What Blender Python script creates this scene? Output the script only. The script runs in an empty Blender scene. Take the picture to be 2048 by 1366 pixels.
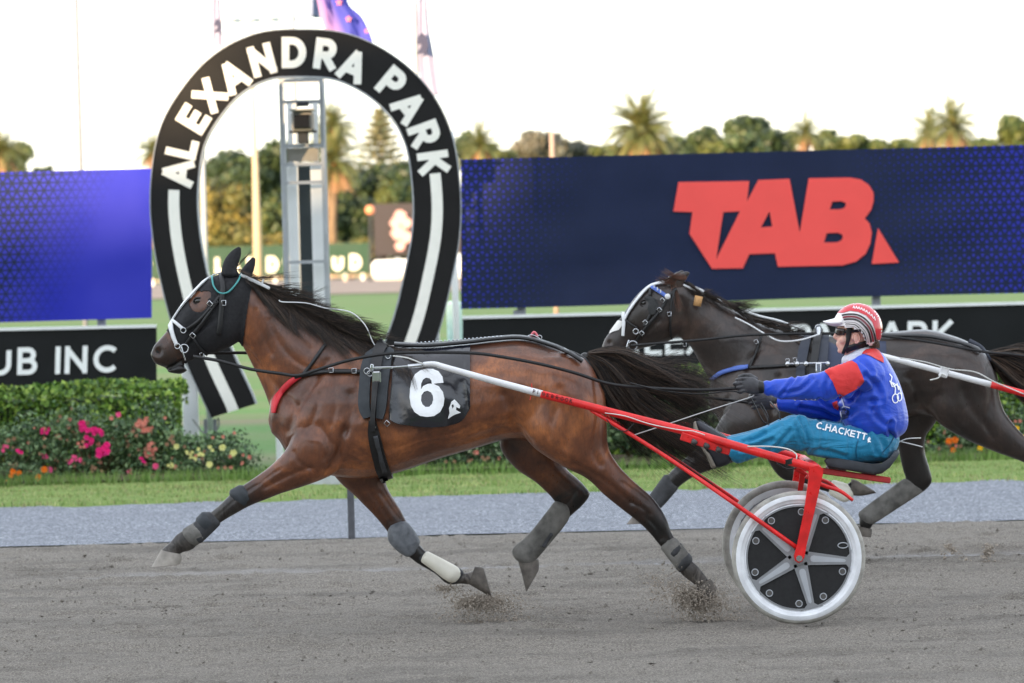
import bpy, bmesh, math, random
import numpy as np
from math import radians as R, sin, cos, pi
from mathutils import Vector, Matrix
from mathutils.bvhtree import BVHTree
from mathutils import noise as mnoise

SC = bpy.context.scene
COL = SC.collection
# ------------------------------------------------------------------ camera
FPX = 10530.0; HC = 1.93; PITCH = 171.0 / FPX; ROLL = R(1.52)
cam_d = bpy.data.cameras.new("camera"); cam = bpy.data.objects.new("camera", cam_d); COL.objects.link(cam)
cam_d.sensor_width = 36.0; cam_d.lens = 36.0 * FPX / 2048; cam_d.clip_start = 0.5; cam_d.clip_end = 6000
_f = Vector((0, cos(PITCH), -sin(PITCH))); _u = Vector((0, sin(PITCH), cos(PITCH))); _r = Vector((1, 0, 0))
CR = _r * cos(ROLL) - _u * sin(ROLL); CU = _r * sin(ROLL) + _u * cos(ROLL)
CPOS = Vector((0, -27.0, HC))
cam.matrix_world = Matrix(((CR.x, CU.x, -_f.x, CPOS.x), (CR.y, CU.y, -_f.y, CPOS.y), (CR.z, CU.z, -_f.z, CPOS.z), (0, 0, 0, 1)))
SC.camera = cam
cam_d.dof.use_dof = True; cam_d.dof.focus_distance = 27.5; cam_d.dof.aperture_fstop = 5.6
# ------------------------------------------------------------------ light
SUN_EL = R(9.0); SUN_AZ = R(33)      # the low sun stands behind the camera and to its left
tow = Vector((sin(SUN_AZ) * cos(SUN_EL), cos(SUN_AZ) * cos(SUN_EL), -sin(SUN_EL)))   # light travels this way
sun_d = bpy.data.lights.new("sun", 'SUN'); sun = bpy.data.objects.new("sun", sun_d); COL.objects.link(sun)
sun_d.energy = 4.0; sun_d.angle = R(0.5); sun_d.color = (1.0, 0.72, 0.42)
sun.rotation_euler = tow.to_track_quat('-Z', 'Y').to_euler(); sun.location = (-60, -90, 40)
W = bpy.data.worlds.new("World"); SC.world = W; W.use_nodes = True
nt = W.node_tree; bg = nt.nodes['Background']
sky = nt.nodes.new('ShaderNodeTexSky'); sky.sky_type = 'NISHITA'; sky.sun_disc = False
sky.sun_elevation = SUN_EL; sky.sun_rotation = math.atan2(-tow.x, -tow.y)
sky.air_density = 1.0; sky.dust_density = 0.4; sky.ozone_density = 1.5; sky.altitude = 50
veil = nt.nodes.new('ShaderNodeMix'); veil.data_type = 'RGBA'; veil.inputs[0].default_value = .62     # even pale colour added to the sky to soften and level its light
nt.links.new(sky.outputs[0], veil.inputs[6]); veil.inputs[7].default_value = (4.7, 4.8, 5.0, 1)
nt.links.new(veil.outputs[2], bg.inputs[0]); bg.inputs[1].default_value = 0.15
SC.view_settings.view_transform = 'Standard'; SC.view_settings.look = 'None'
SC.view_settings.exposure = 1.66; SC.view_settings.gamma = 1.0
SC.cycles.max_bounces = 6; SC.cycles.use_denoising = True

# ------------------------------------------------------------------ helpers
def P(x, y, Y=0.0):
    """a pixel of the 2048x1366 picture and a real distance along the track's depth axis -> world point"""
    d = _f + CR * ((x - 1024) / FPX) - CU * ((y - 683) / FPX)
    t = (Y - CPOS.y) / d.y
    return CPOS + d * t
def G(x, y, z=0.0):
    """a pixel and a height -> world point (for things standing on the ground)"""
    d = _f + CR * ((x - 1024) / FPX) - CU * ((y - 683) / FPX)
    return CPOS + d * ((z - CPOS.z) / d.z)
def GX(x, Y, z=0.0):
    """world point at height z and depth Y seen in picture column x (near the horizon row)"""
    p = P(x, 600, Y)
    q = P(x, 600 + (p.z - z) * FPX / (Y + 27), Y)
    return Vector((q.x, Y, z))
def S(Y): return (Y + 27.0) / FPX        # metres per pixel at depth Y
def lin(c): return tuple(((v / 255) / 12.92 if v / 255 <= .04045 else ((v / 255 + .055) / 1.055) ** 2.4) for v in c)

class MB:
    def __init__(s): s.v = []; s.f = []; s.m = []
    def add(s, vs, fs, mi=0):
        b = len(s.v); s.v += [tuple(v) for v in vs]; s.f += [tuple(i + b for i in f) for f in fs]; s.m += [mi] * len(fs); return s
    def box(s, c, d, rot=None, mi=0, bev=0.0):
        c = Vector(c); hx, hy, hz = d[0] / 2, d[1] / 2, d[2] / 2
        if bev > 0:
            b = min(bev, hx * .9, hy * .9, hz * .9); vs = []; idx = {}
            for sx in (-1, 1):
                for sy in (-1, 1):
                    for sz in (-1, 1):
                        for a in range(3):
                            p = [sx * (hx - b), sy * (hy - b), sz * (hz - b)]
                            p[a] = (sx * hx, sy * hy, sz * hz)[a]
                            idx[(sx, sy, sz, a)] = len(vs); vs.append(Vector(p))
            fs = []
            for a in range(3):
                o = [k for k in range(3) if k != a]
                for sg in (-1, 1):
                    q = []
                    for (u, w) in ((-1, -1), (1, -1), (1, 1), (-1, 1)):
                        k = [0, 0, 0]; k[a] = sg; k[o[0]] = u; k[o[1]] = w; q.append(idx[(*k, a)])
                    fs.append(q)
                o0, o1 = o
                for s0 in (-1, 1):
                    for s1 in (-1, 1):
                        q = []
                        for (sg, ax) in ((-1, o0), (1, o0), (1, o1), (-1, o1)):
                            k = [0, 0, 0]; k[a] = sg; k[o0] = s0; k[o1] = s1; q.append(idx[(*k, ax)])
                        fs.append(q)
            for sx in (-1, 1):
                for sy in (-1, 1):
                    for sz in (-1, 1): fs.append([idx[(sx, sy, sz, a)] for a in range(3)])
        else:
            vs = [Vector((x * hx, y * hy, z * hz)) for x in (-1, 1) for y in (-1, 1) for z in (-1, 1)]
            fs = [(0, 1, 3, 2), (4, 6, 7, 5), (0, 4, 5, 1), (2, 3, 7, 6), (0, 2, 6, 4), (1, 5, 7, 3)]
        if rot is not None: vs = [rot @ v for v in vs]
        return s.add([v + c for v in vs], fs, mi)
    def beam(s, a, b, w, d, mi=0, bev=0.0):
        """a box from a to b: w in the picture plane, d in depth"""
        a = Vector(a); b = Vector(b); x = (b - a); L = x.length; x.normalize()
        y = Vector((0, 1, 0)); y = (y - x * y.dot(x)); y = y.normalized() if y.length > .01 else Vector((1, 0, 0)); z = x.cross(y)
        rot = Matrix((x, y, z)).transposed()
        return s.box((a + b) / 2, (L, d, w), rot, mi, bev)
    def tube(s, pts, r, n=8, mi=0, cap=True, flat=1.0):
        pts = [Vector(p) for p in pts]; k = len(pts); rs = r if isinstance(r, (list, tuple)) else [r] * k
        vs = []; up = Vector((0, 1, 0)); prev = None
        for i, p in enumerate(pts):
            t = (pts[min(i + 1, k - 1)] - pts[max(i - 1, 0)])
            t = t.normalized() if t.length > 1e-9 else Vector((0, 0, 1))
            a = prev if prev is not None else (up if abs(t.dot(up)) < .9 else Vector((0, 0, 1)))
            a = (a - t * a.dot(t)); a = a.normalized() if a.length > 1e-6 else t.orthogonal().normalized(); prev = a; b = t.cross(a)
            for j in range(n):
                th = 2 * pi * (j + .5) / n; vs.append(p + a * (cos(th) * rs[i] * flat) + b * (sin(th) * rs[i]))
        fs = [(i * n + j, i * n + (j + 1) % n, (i + 1) * n + (j + 1) % n, (i + 1) * n + j) for i in range(k - 1) for j in range(n)]
        if cap: fs += [tuple(range(n))[::-1], tuple((k - 1) * n + j for j in range(n))]
        return s.add(vs, fs, mi)
    def ball(s, c, r, mi=0, n=12, rot=None):
        c = Vector(c); r = Vector((r, r, r)) if not hasattr(r, '__len__') else Vector(r); vs = []; m = n // 2 + 1
        for i in range(1, m):
            ph = pi * i / m
            for j in range(n):
                th = 2 * pi * j / n; vs.append(Vector((r.x * sin(ph) * cos(th), r.y * sin(ph) * sin(th), r.z * cos(ph))))
        vs += [Vector((0, 0, r.z)), Vector((0, 0, -r.z))]; q = (m - 1) * n
        fs = [(i * n + j, (i + 1) * n + j, (i + 1) * n + (j + 1) % n, i * n + (j + 1) % n) for i in range(m - 2) for j in range(n)]
        fs += [(q, j, (j + 1) % n) for j in range(n)] + [(q + 1, (m - 2) * n + (j + 1) % n, (m - 2) * n + j) for j in range(n)]
        if rot is not None: vs = [rot @ v for v in vs]
        return s.add([v + c for v in vs], fs, mi)
    def rings(s, rings, mi=0, cap=True, closed=True):
        n = len(rings[0]); vs = [p for r_ in rings for p in r_]; k = len(rings); J = n if closed else n - 1
        fs = [(i * n + j, i * n + (j + 1) % n, (i + 1) * n + (j + 1) % n, (i + 1) * n + j) for i in range(k - 1) for j in range(J)]
        if cap and closed: fs += [tuple(range(n))[::-1], tuple((k - 1) * n + j for j in range(n))]
        return s.add(vs, fs, mi)
    def loft(s, st, sub=4, n=20, ex=1.0, mi=0, egg=0.0, flat=False):
        """st: (ax,ay, bx,by, halfdepth, Y): two edge pixels of the side view, half thickness in metres and depth"""
        rows = []
        for q in st:
            A = P(q[0], q[1], q[5]); B = P(q[2], q[3], q[5]); rows.append(list(A) + list(B) + [q[4]])
        a = np.array(rows); k = len(a); out = []
        for i in range(k - 1):
            p0 = a[max(i - 1, 0)]; p1 = a[i]; p2 = a[i + 1]; p3 = a[min(i + 2, k - 1)]
            for j in range(sub):
                t = j / sub; out.append(.5 * ((2 * p1) + (-p0 + p2) * t + (2 * p0 - 5 * p1 + 4 * p2 - p3) * t * t + (-p0 + 3 * p1 - 3 * p2 + p3) * t ** 3))
        out.append(a[-1]); rg = []
        def ring(o, k_=1.0, sh=Vector((0, 0, 0))):
            A = Vector(o[:3]); B = Vector(o[3:6]); c = (A + B) / 2; u = (A - B) / 2; L = []
            for j in range(n):
                th = 2 * pi * j / n; cc = cos(th); ss = sin(th)
                cc = math.copysign(abs(cc) ** ex, cc); ss = math.copysign(abs(ss) ** ex, ss)
                L.append(c + sh + (u * cc + Vector((0, o[6] * ss * (1 - egg * cc), 0))) * k_)
            return L
        c0 = Vector((out[0][:3] + out[0][3:6]) / 2); c1 = Vector((out[1][:3] + out[1][3:6]) / 2)
        d0 = (c0 - c1).normalized(); r0 = (Vector(out[0][:3]) - Vector(out[0][3:6])).length / 2
        e0 = Vector((out[-1][:3] + out[-1][3:6]) / 2); e1 = Vector((out[-2][:3] + out[-2][3:6]) / 2)
        d1 = (e0 - e1).normalized(); r1 = (Vector(out[-1][:3]) - Vector(out[-1][3:6])).length / 2
        if not flat: rg.append(ring(out[0], .45, d0 * r0 * .42)); rg.append(ring(out[0], .8, d0 * r0 * .26))
        rg += [ring(o) for o in out]
        if flat: rg.append(ring(out[-1], .93, d1 * .002))
        else: rg.append(ring(out[-1], .8, d1 * r1 * .26)); rg.append(ring(out[-1], .45, d1 * r1 * .42))
        return s.rings(rg, mi)
    def mesh(s, name='m'):
        me = bpy.data.meshes.new(name); me.from_pydata(s.v, [], s.f); me.update(); return me
    def build(s, name, mats, parent=None, smooth=False, angle=None):
        me = s.mesh(name)
        mats = mats if isinstance(mats, (list, tuple)) else [mats]
        for m in mats: me.materials.append(m)
        if len(mats) > 1: me.polygons.foreach_set('material_index', s.m)
        return link(name, me, parent, smooth, angle)
def link(name, me, parent=None, smooth=False, angle=None):
    bm = bmesh.new(); bm.from_mesh(me); bmesh.ops.recalc_face_normals(bm, faces=bm.faces)
    if angle is not None:
        for e in bm.edges:
            if len(e.link_faces) == 2 and e.calc_face_angle(0) > R(angle): e.smooth = False
    bm.to_mesh(me); bm.free()
    if smooth or angle is not None: me.polygons.foreach_set('use_smooth', [True] * len(me.polygons))
    me.update()
    o = bpy.data.objects.new(name, me); COL.objects.link(o)
    if parent is not None: child(o, parent)
    return o
def wpos(o):
    p = Vector(o.location)
    return p
def child(o, parent):
    o.parent = parent
    if parent.type == 'EMPTY': o.matrix_parent_inverse = Matrix.Translation(-Vector(parent.location))
def thing(name, loc, label, cat, group=None):
    o = bpy.data.objects.new(name, None); COL.objects.link(o); o.location = loc; o.empty_display_size = .1
    o['label'] = label; o['category'] = cat
    if group: o['group'] = group
    return o
def tag(o, label=None, cat=None, group=None, kind=None):
    if label: o['label'] = label
    if cat: o['category'] = cat
    if group: o['group'] = group
    if kind: o['kind'] = kind
    return o
def dup(root, loc, label=None, group=None):
    r = root.copy(); COL.objects.link(r); r.location = loc
    if label: r['label'] = label
    if group: r['group'] = group
    for ch in list(root.children):
        c = ch.copy(); COL.objects.link(c); c.parent = r
        for g in ch.children:
            d = g.copy(); COL.objects.link(d); d.parent = c
    return r
def spline(pts, sub=6):
    a = [np.array(p, float) for p in pts]; k = len(a); out = []
    for i in range(k - 1):
        p0 = a[max(i - 1, 0)]; p1 = a[i]; p2 = a[i + 1]; p3 = a[min(i + 2, k - 1)]
        for j in range(sub):
            t = j / sub; out.append(.5 * ((2 * p1) + (-p0 + p2) * t + (2 * p0 - 5 * p1 + 4 * p2 - p3) * t * t + (-p0 + 3 * p1 - 3 * p2 + p3) * t ** 3))
    out.append(a[-1]); return out
def remesh(mb, vox, smooth=3, fac=.5):
    me = mb.mesh('tmp'); o = bpy.data.objects.new('tmp', me); COL.objects.link(o)
    m = o.modifiers.new('r', 'REMESH'); m.mode = 'VOXEL'; m.voxel_size = vox
    if smooth: s = o.modifiers.new('s', 'SMOOTH'); s.iterations = smooth; s.factor = fac
    dg = bpy.context.evaluated_depsgraph_get(); dg.update()
    out = bpy.data.meshes.new_from_object(o.evaluated_get(dg)); bpy.data.objects.remove(o); bpy.data.meshes.remove(me)
    return out
def bvh_of(me):
    return BVHTree.FromPolygons([v.co.copy() for v in me.vertices], [tuple(p.vertices) for p in me.polygons])
def cast(bvh, x, y, off, Yf=None):
    d = (_f + CR * ((x - 1024) / FPX) - CU * ((y - 683) / FPX)).normalized()
    h, nrm, _, _ = bvh.ray_cast(CPOS, d)
    if h is None or (Yf is not None and h.y > Yf + .35): return None
    if nrm.dot(d) > 0: nrm = -nrm
    return h + nrm * off - d * off * .5
def tomap(bvh, off, Yf):
    """pixel -> point on the surface of a body, a little proud of it"""
    def g(x, y, k=0):
        h = cast(bvh, x, y, off + k)
        if h is None:
            near = bvh.find_nearest(P(x, y, Yf)); h = near[0] + (P(x, y, Yf) - near[0]) * .0 + near[1] * (off + k)
        return h
    return g
def strap(mb, mp, px, w, th=.004, sub=6, mi=0, mirror=None, cols=2):
    """a band w pixels wide laid along a pixel path on the surface mp"""
    pts = spline(px, sub); L = []
    for i, p in enumerate(pts):
        t = pts[min(i + 1, len(pts) - 1)] - pts[max(i - 1, 0)]; t = t[:2] / (np.linalg.norm(t[:2]) + 1e-9); nn = np.array((-t[1], t[0]))
        ww = p[2] if len(p) > 2 else w
        L.append([p[:2] + nn * ww * (c / cols - .5) for c in range(cols + 1)])
    top = [[mp(q[0], q[1], th) for q in r] for r in L]; bot = [[mp(q[0], q[1], -th) for q in r] for r in L]
    rg = [t_ + b_[::-1] for t_, b_ in zip(top, bot)]
    mb.rings(rg, mi)
    if mirror is not None:
        mb.rings([[Vector((p.x, 2 * mirror - p.y, p.z)) for p in r] for r in rg], mi)
    return mb
def fill(outlines, edge=None):
    """2D outlines (holes by nesting) -> triangulated (verts, faces)"""
    cu = bpy.data.curves.new('t', 'CURVE'); cu.dimensions = '2D'; cu.fill_mode = 'FRONT'
    for ol in outlines:
        sp = cu.splines.new('POLY'); sp.points.add(len(ol) - 1)
        for i, p in enumerate(ol): sp.points[i].co = (p[0], p[1], 0, 1)
        sp.use_cyclic_u = True
    o = bpy.data.objects.new('t', cu); COL.objects.link(o); dg = bpy.context.evaluated_depsgraph_get(); dg.update()
    me = bpy.data.meshes.new_from_object(o.evaluated_get(dg)); bpy.data.objects.remove(o)
    bm = bmesh.new(); bm.from_mesh(me); bmesh.ops.remove_doubles(bm, verts=bm.verts, dist=1e-4)
    bmesh.ops.triangulate(bm, faces=bm.faces)
    if edge:
        for _ in range(6):
            es = [e for e in bm.edges if e.calc_length() > edge]
            if not es: break
            bmesh.ops.subdivide_edges(bm, edges=es, cuts=1); bmesh.ops.triangulate(bm, faces=bm.faces)
    vs = [(v.co.x, v.co.y) for v in bm.verts]; bm.verts.index_update(); fs = [tuple(v.index for v in f.verts) for f in bm.faces]
    bm.free(); bpy.data.meshes.remove(me); bpy.data.curves.remove(cu)
    return vs, fs
def decal(mb, outlines, mp, edge=None, th=0.0, mi=0, k=0.0):
    sc = 1.0
    vs, fs = fill(outlines, edge)
    vs3 = [mp(x, y, k) for x, y in vs]
    mb.add(vs3, fs, mi)
    if th:
        b = [v + Vector((0, th, 0)) for v in vs3]; n = len(vs3)
        cnt = {}
        for f in fs:
            for i in range(3):
                e = (f[i], f[(i + 1) % 3]); cnt[tuple(sorted(e))] = cnt.get(tuple(sorted(e)), 0) + 1
        sf = [(e[0], e[1], e[1] + n, e[0] + n) for e, c in cnt.items() if c == 1]
        mb.add(vs3 + b, sf + [tuple(i + n for i in f) for f in fs], mi)
    return mb
def arc(cx, cy, rx, ry, a0, a1, n=8):
    return [(cx + rx * cos(R(a0 + (a1 - a0) * i / n)), cy + ry * sin(R(a0 + (a1 - a0) * i / n))) for i in range(n + 1)]
GL = {
 'A': (.9, [[(0, 0), (.41, .99)], [(.9, 0), (.49, .99)], [(.17, .3), (.73, .3)]]), 'L': (.55, [[(0, 1), (0, 0), (.55, 0)]]),
 'E': (.6, [[(.6, 1), (0, 1), (0, 0), (.6, 0)], [(0, .5), (.54, .5)]]), 'X': (.8, [[(0, 0), (.8, 1)], [(0, 1), (.8, 0)]]),
 'N': (.78, [[(0, 0), (0, 1)], [(.78, 0), (.78, 1)], [(.03, .94), (.75, .06)]]), 'D': (.8, [[(0, 0), (0, 1)], [(0, 1)] + arc(.3, .5, .5, .5, 90, -90, 10) + [(0, 0)]]),
 'R': (.68, [[(0, 0), (0, 1)], [(0, 1)] + arc(.38, .72, .28, .28, 90, -90, 7) + [(0, .44)], [(.32, .44), (.68, 0)]]),
 'P': (.66, [[(0, 0), (0, 1)], [(0, 1)] + arc(.38, .72, .28, .28, 90, -90, 7) + [(0, .44)]]),
 'K': (.68, [[(0, 0), (0, 1)], [(.66, 1), (.03, .38)], [(.24, .56), (.68, 0)]]),
 'C': (.85, [arc(.5, .5, .5, .5, 45, 315, 14)]), 'U': (.75, [[(0, 1)] + arc(.375, .37, .375, .37, 180, 360, 10) + [(.75, 1)]]),
 'B': (.68, [[(0, 0), (0, 1)], [(0, 1)] + arc(.36, .76, .24, .24, 90, -90, 6) + [(0, .52)], [(0, .52), (.36, .52)] + arc(.4, .26, .27, .26, 85, -90, 6) + [(0, 0)]]),
 'I': (.0, [[(0, 0), (0, 1)]]), 'H': (.75, [[(0, 0), (0, 1)], [(.75, 0), (.75, 1)], [(0, .5), (.75, .5)]]),
 'T': (.7, [[(0, 1), (.7, 1)], [(.35, 1), (.35, 0)]]), 'O': (1.0, [arc(.5, .5, .5, .5, 90, 450, 18)]),
 'S': (.6, [arc(.31, .75, .28, .25, 35, 260, 8) + arc(.3, .26, .3, .26, 85, -150, 8)[1:]]), '.': (.08, [[(0, .01), (.16, .01)]]),
 'W': (1.2, [[(0, 1), (.3, 0), (.6, 1), (.9, 0), (1.2, 1)]]), 'M': (.9, [[(0, 0), (0, 1), (.45, .3), (.9, 1), (.9, 0)]]),
 'Y': (.8, [[(0, 1), (.4, .5), (.8, 1)], [(.4, .5), (.4, 0)]])}
def rib(mb, pts, w, mp, mi=0, k=0.0, step=None):
    if step:
        q = []
        for a, b in zip(pts, pts[1:]):
            n = max(1, int(math.hypot(b[0] - a[0], b[1] - a[1]) / step))
            q += [(a[0] + (b[0] - a[0]) * i / n, a[1] + (b[1] - a[1]) * i / n) for i in range(n)]
        pts = q + [pts[-1]]
    L = []
    for i, p in enumerate(pts):
        a = pts[i - 1] if i > 0 else None; b = pts[i + 1] if i < len(pts) - 1 else None
        def dr(u, v): l = math.hypot(v[0] - u[0], v[1] - u[1]) + 1e-9; return ((v[0] - u[0]) / l, (v[1] - u[1]) / l)
        if a is None: d = dr(p, b); n = (-d[1], d[0]); s_ = 1; p = (p[0] - 0 * d[0], p[1])
        elif b is None: d = dr(a, p); n = (-d[1], d[0]); s_ = 1
        else:
            d1 = dr(a, p); d2 = dr(p, b); n = (-(d1[1] + d2[1]), d1[0] + d2[0]); l = math.hypot(*n) + 1e-6; n = (n[0] / l, n[1] / l)
            s_ = 1 / max(.42, n[0] * -d1[1] + n[1] * d1[0])
        L.append(((p[0] + n[0] * w / 2 * s_, p[1] + n[1] * w / 2 * s_), (p[0] - n[0] * w / 2 * s_, p[1] - n[1] * w / 2 * s_)))
    vs = []
    for l_, r_ in L: vs += [mp(l_[0], l_[1], k), mp(r_[0], r_[1], k)]
    mb.add(vs, [(2 * i, 2 * i + 1, 2 * i + 3, 2 * i + 2) for i in range(len(L) - 1)], mi)
def text(mb, s, h, wt, gap, mp, mi=0, k=.0006, step=None, upx=1.0):
    """stroke lettering; mp(x, y, k) maps the plane of the writing (y up from the foot line) to the place"""
    x = 0.0; j = 0; hh = h - wt
    for ch in s:
        if ch == ' ': x += h * .45; continue
        gw, st = GL[ch]
        for ln in st:
            j += 1
            q = [(x + wt / 2 + a * hh * upx, wt / 2 + b * hh) for a, b in ln]
            for e_, f_ in ((0, 1), (-1, -2)):
                if ch not in 'OSC' or True:
                    dx, dy = q[e_][0] - q[f_][0], q[e_][1] - q[f_][1]; l_ = math.hypot(dx, dy) + 1e-9; ex_ = wt * .5 if len(q) < 5 and (q[e_][1] < wt or q[e_][1] > hh or ch in 'ELT') else 0
                    q[e_] = (q[e_][0] + dx / l_ * ex_, q[e_][1] + dy / l_ * ex_)
            rib(mb, q, wt, mp, mi, k * (j % 4), step)
            if len(ln) == 2 or True:
                pass
        x += gw * hh * upx + wt + gap
    return x - gap

# ------------------------------------------------------------------ materials
class NB:
    def __init__(s, name):
        s.mat = bpy.data.materials.new(name); s.mat.use_nodes = True; s.t = s.mat.node_tree; s.b = s.t.nodes['Principled BSDF']
    def n(s, typ, **kw):
        nd = s.t.nodes.new(typ)
        for k_, v in kw.items(): setattr(nd, k_, v)
        return nd
    def put(s, sock, v):
        if hasattr(v, 'is_output') or isinstance(v, bpy.types.NodeSocket): s.t.links.new(v, sock)
        else:
            try: sock.default_value = v
            except Exception: sock.default_value = (*v, 1.0) if len(v) == 3 else v
    def m(s, op, a, b=0.0, c=0.0, clamp=False):
        nd = s.n('ShaderNodeMath', operation=op, use_clamp=clamp); s.put(nd.inputs[0], a); s.put(nd.inputs[1], b)
        if op in ('MULTIPLY_ADD', 'SMOOTH_MIN', 'COMPARE'): s.put(nd.inputs[2], c)
        return nd.outputs[0]
    def co(s, kind='Object'): return s.n('ShaderNodeTexCoord').outputs[kind]
    def mapv(s, v, sc=(1, 1, 1), rot=(0, 0, 0), loc=(0, 0, 0)):
        nd = s.n('ShaderNodeMapping'); s.put(nd.inputs[0], v); nd.inputs['Scale'].default_value = sc; nd.inputs['Rotation'].default_value = rot; nd.inputs['Location'].default_value = loc; return nd.outputs[0]
    def noise(s, sc, det=4, v=None, rough=.55, dist=0.0):
        nd = s.n('ShaderNodeTexNoise'); nd.inputs['Scale'].default_value = sc; nd.inputs['Detail'].default_value = det; nd.inputs['Roughness'].default_value = rough; nd.inputs['Distortion'].default_value = dist
        s.put(nd.inputs['Vector'], v if v is not None else s.co()); return nd.outputs['Fac']
    def vor(s, sc, v=None, out='Distance'):
        nd = s.n('ShaderNodeTexVoronoi'); nd.inputs['Scale'].default_value = sc; s.put(nd.inputs['Vector'], v if v is not None else s.co()); return nd.outputs[out]
    def ramp(s, f, st, interp='LINEAR'):
        nd = s.n('ShaderNodeValToRGB'); s.put(nd.inputs[0], f); cr = nd.color_ramp; cr.interpolation = interp
        while len(cr.elements) < len(st): cr.elements.new(.5)
        for e, (p, c) in zip(cr.elements, st): e.position = p; e.color = (*c, 1) if len(c) == 3 else c
        return nd.outputs[0]
    def mix(s, f, a, b, bt='MIX'):
        nd = s.n('ShaderNodeMix', data_type='RGBA', blend_type=bt); s.put(nd.inputs[0], f)
        for sock, v in ((nd.inputs[6], a), (nd.inputs[7], b)):
            if isinstance(v, bpy.types.NodeSocket): s.t.links.new(v, sock)
            else: sock.default_value = (*v, 1) if len(v) == 3 else v
        return nd.outputs[2]
    def rng(s, f, a, b, c=0.0, d=1.0):
        nd = s.n('ShaderNodeMapRange'); s.put(nd.inputs[0], f); nd.inputs[1].default_value = a; nd.inputs[2].default_value = b; nd.inputs[3].default_value = c; nd.inputs[4].default_value = d; return nd.outputs[0]
    def bump(s, h, st=.3, dist=.01):
        nd = s.n('ShaderNodeBump'); s.put(nd.inputs['Height'], h); nd.inputs['Strength'].default_value = st; nd.inputs['Distance'].default_value = dist
        s.t.links.new(nd.outputs[0], s.b.inputs['Normal']); return nd
    def col(s, c): s.put(s.b.inputs['Base Color'], c if isinstance(c, bpy.types.NodeSocket) else (*c[:3], 1.0))
    def set(s, rough=None, metal=None, spec=None, **kw):
        if rough is not None: s.put(s.b.inputs['Roughness'], rough)
        if metal is not None: s.put(s.b.inputs['Metallic'], metal)
        if spec is not None: s.b.inputs['Specular IOR Level'].default_value = spec
        for k_, v in kw.items(): s.put(s.b.inputs[k_], v)
        return s.mat
_mc = {}
def M(name, c, rough=.5, metal=0.0, var=.12, sc=12.0, bump=.15, bd=.002, spec=.5, bs=None):
    """plain painted / leather / cloth surface with a little wear"""
    if name in _mc: return _mc[name]
    b = NB(name); n1 = b.noise(sc, 5)
    lo = tuple(v * (1 - var) for v in c); hi = tuple(min(1, v * (1 + var)) for v in c)
    b.col(b.ramp(n1, [(.3, lo), (.7, hi)]))
    rr = b.rng(b.noise(sc * 2.3, 3), .3, .7, max(.02, rough - .08), min(1, rough + .1))
    if bump: b.bump(b.noise(bs or sc * 5, 4), bump, bd)
    _mc[name] = b.set(rough=rr, metal=metal, spec=spec); return b.mat
# ================================================================== THE SETTING
def grid_sheet(name, x0, x1, y0, y1, z, mat, nx=1, ny=1, hf=None):
    xs = np.linspace(x0, x1, nx + 1); ys = np.linspace(y0, y1, ny + 1)
    X, Y = np.meshgrid(xs, ys); Z = np.full_like(X, z) + (hf(X, Y) if hf is not None else 0)
    v = np.stack([X, Y, Z], -1).reshape(-1, 3)
    i = np.arange(ny)[:, None] * (nx + 1) + np.arange(nx)[None, :]
    f = np.stack([i, i + 1, i + nx + 2, i + nx + 1], -1).reshape(-1, 4)
    me = bpy.data.meshes.new(name); me.vertices.add(len(v)); me.vertices.foreach_set('co', v.ravel())
    me.loops.add(f.size); me.loops.foreach_set('vertex_index', f.ravel()); me.polygons.add(len(f))
    me.polygons.foreach_set('loop_start', np.arange(len(f)) * 4); me.polygons.foreach_set('loop_total', np.full(len(f), 4))
    me.update(calc_edges=True); me.materials.append(mat); me.polygons.foreach_set('use_smooth', [True] * len(f))
    o = bpy.data.objects.new(name, me); COL.objects.link(o); o['kind'] = 'structure'; return o
rng = np.random.default_rng(5)
def vnoise(X, Y, s, seed):
    """cheap smooth value noise"""
    r = np.random.default_rng(seed); T = r.random((256, 256))
    u = X / s; v = Y / s; i = np.floor(u).astype(int); j = np.floor(v).astype(int); fu = u - i; fv = v - j
    fu = fu * fu * (3 - 2 * fu); fv = fv * fv * (3 - 2 * fv); g = lambda a, b: T[a & 255, b & 255]
    return (g(i, j) * (1 - fu) + g(i + 1, j) * fu) * (1 - fv) + (g(i, j + 1) * (1 - fu) + g(i + 1, j + 1) * fu) * fv
# --- materials of the ground
b = NB('infield_turf'); o_ = b.co(); big = b.noise(.22, 4, b.mapv(o_, (.10, 1, 1)), .6); fine = b.noise(9, 4)
b.col(b.mix(b.rng(fine, .3, .7), b.ramp(big, [(.32, lin((122, 118, 86))), (.46, lin((92, 124, 62))), (.6, lin((72, 120, 50)))]), b.ramp(big, [(.32, lin((118, 114, 94))), (.6, lin((98, 126, 78)))])))
b.bump(fine, .5, .05); TURF = b.set(rough=.9, spec=.2)
b = NB('track_dirt'); o_ = b.co(); n1 = b.noise(130, 5, b.mapv(o_, (.75, 1, 1)), .8); n2 = b.noise(1.8, 5, b.mapv(o_, (.3, 1.2, 1)), .65); n3 = b.noise(240, 3)
c1 = b.ramp(n1, [(.3, lin((72, 68, 63))), (.5, lin((130, 124, 116))), (.72, lin((196, 189, 177)))])
b.col(b.mix(b.rng(n2, .48, .68, 0, .75), c1, b.mix(.6, c1, lin((84, 80, 76)))))
sp_y = b.n('ShaderNodeSeparateXYZ'); b.put(sp_y.inputs[0], o_); wob = b.m('ADD', sp_y.outputs[1], b.m('MULTIPLY', b.noise(.8, 3), .35)); bandf = b.m('MULTIPLY', b.m('SUBTRACT', 1.0, b.m('ABSOLUTE', b.m('DIVIDE', b.m('SUBTRACT', wob, 5.9), .30)), clamp=True), b.rng(b.noise(2.2, 4, b.mapv(o_, (.3, 1, 1))), .35, .6))
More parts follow.
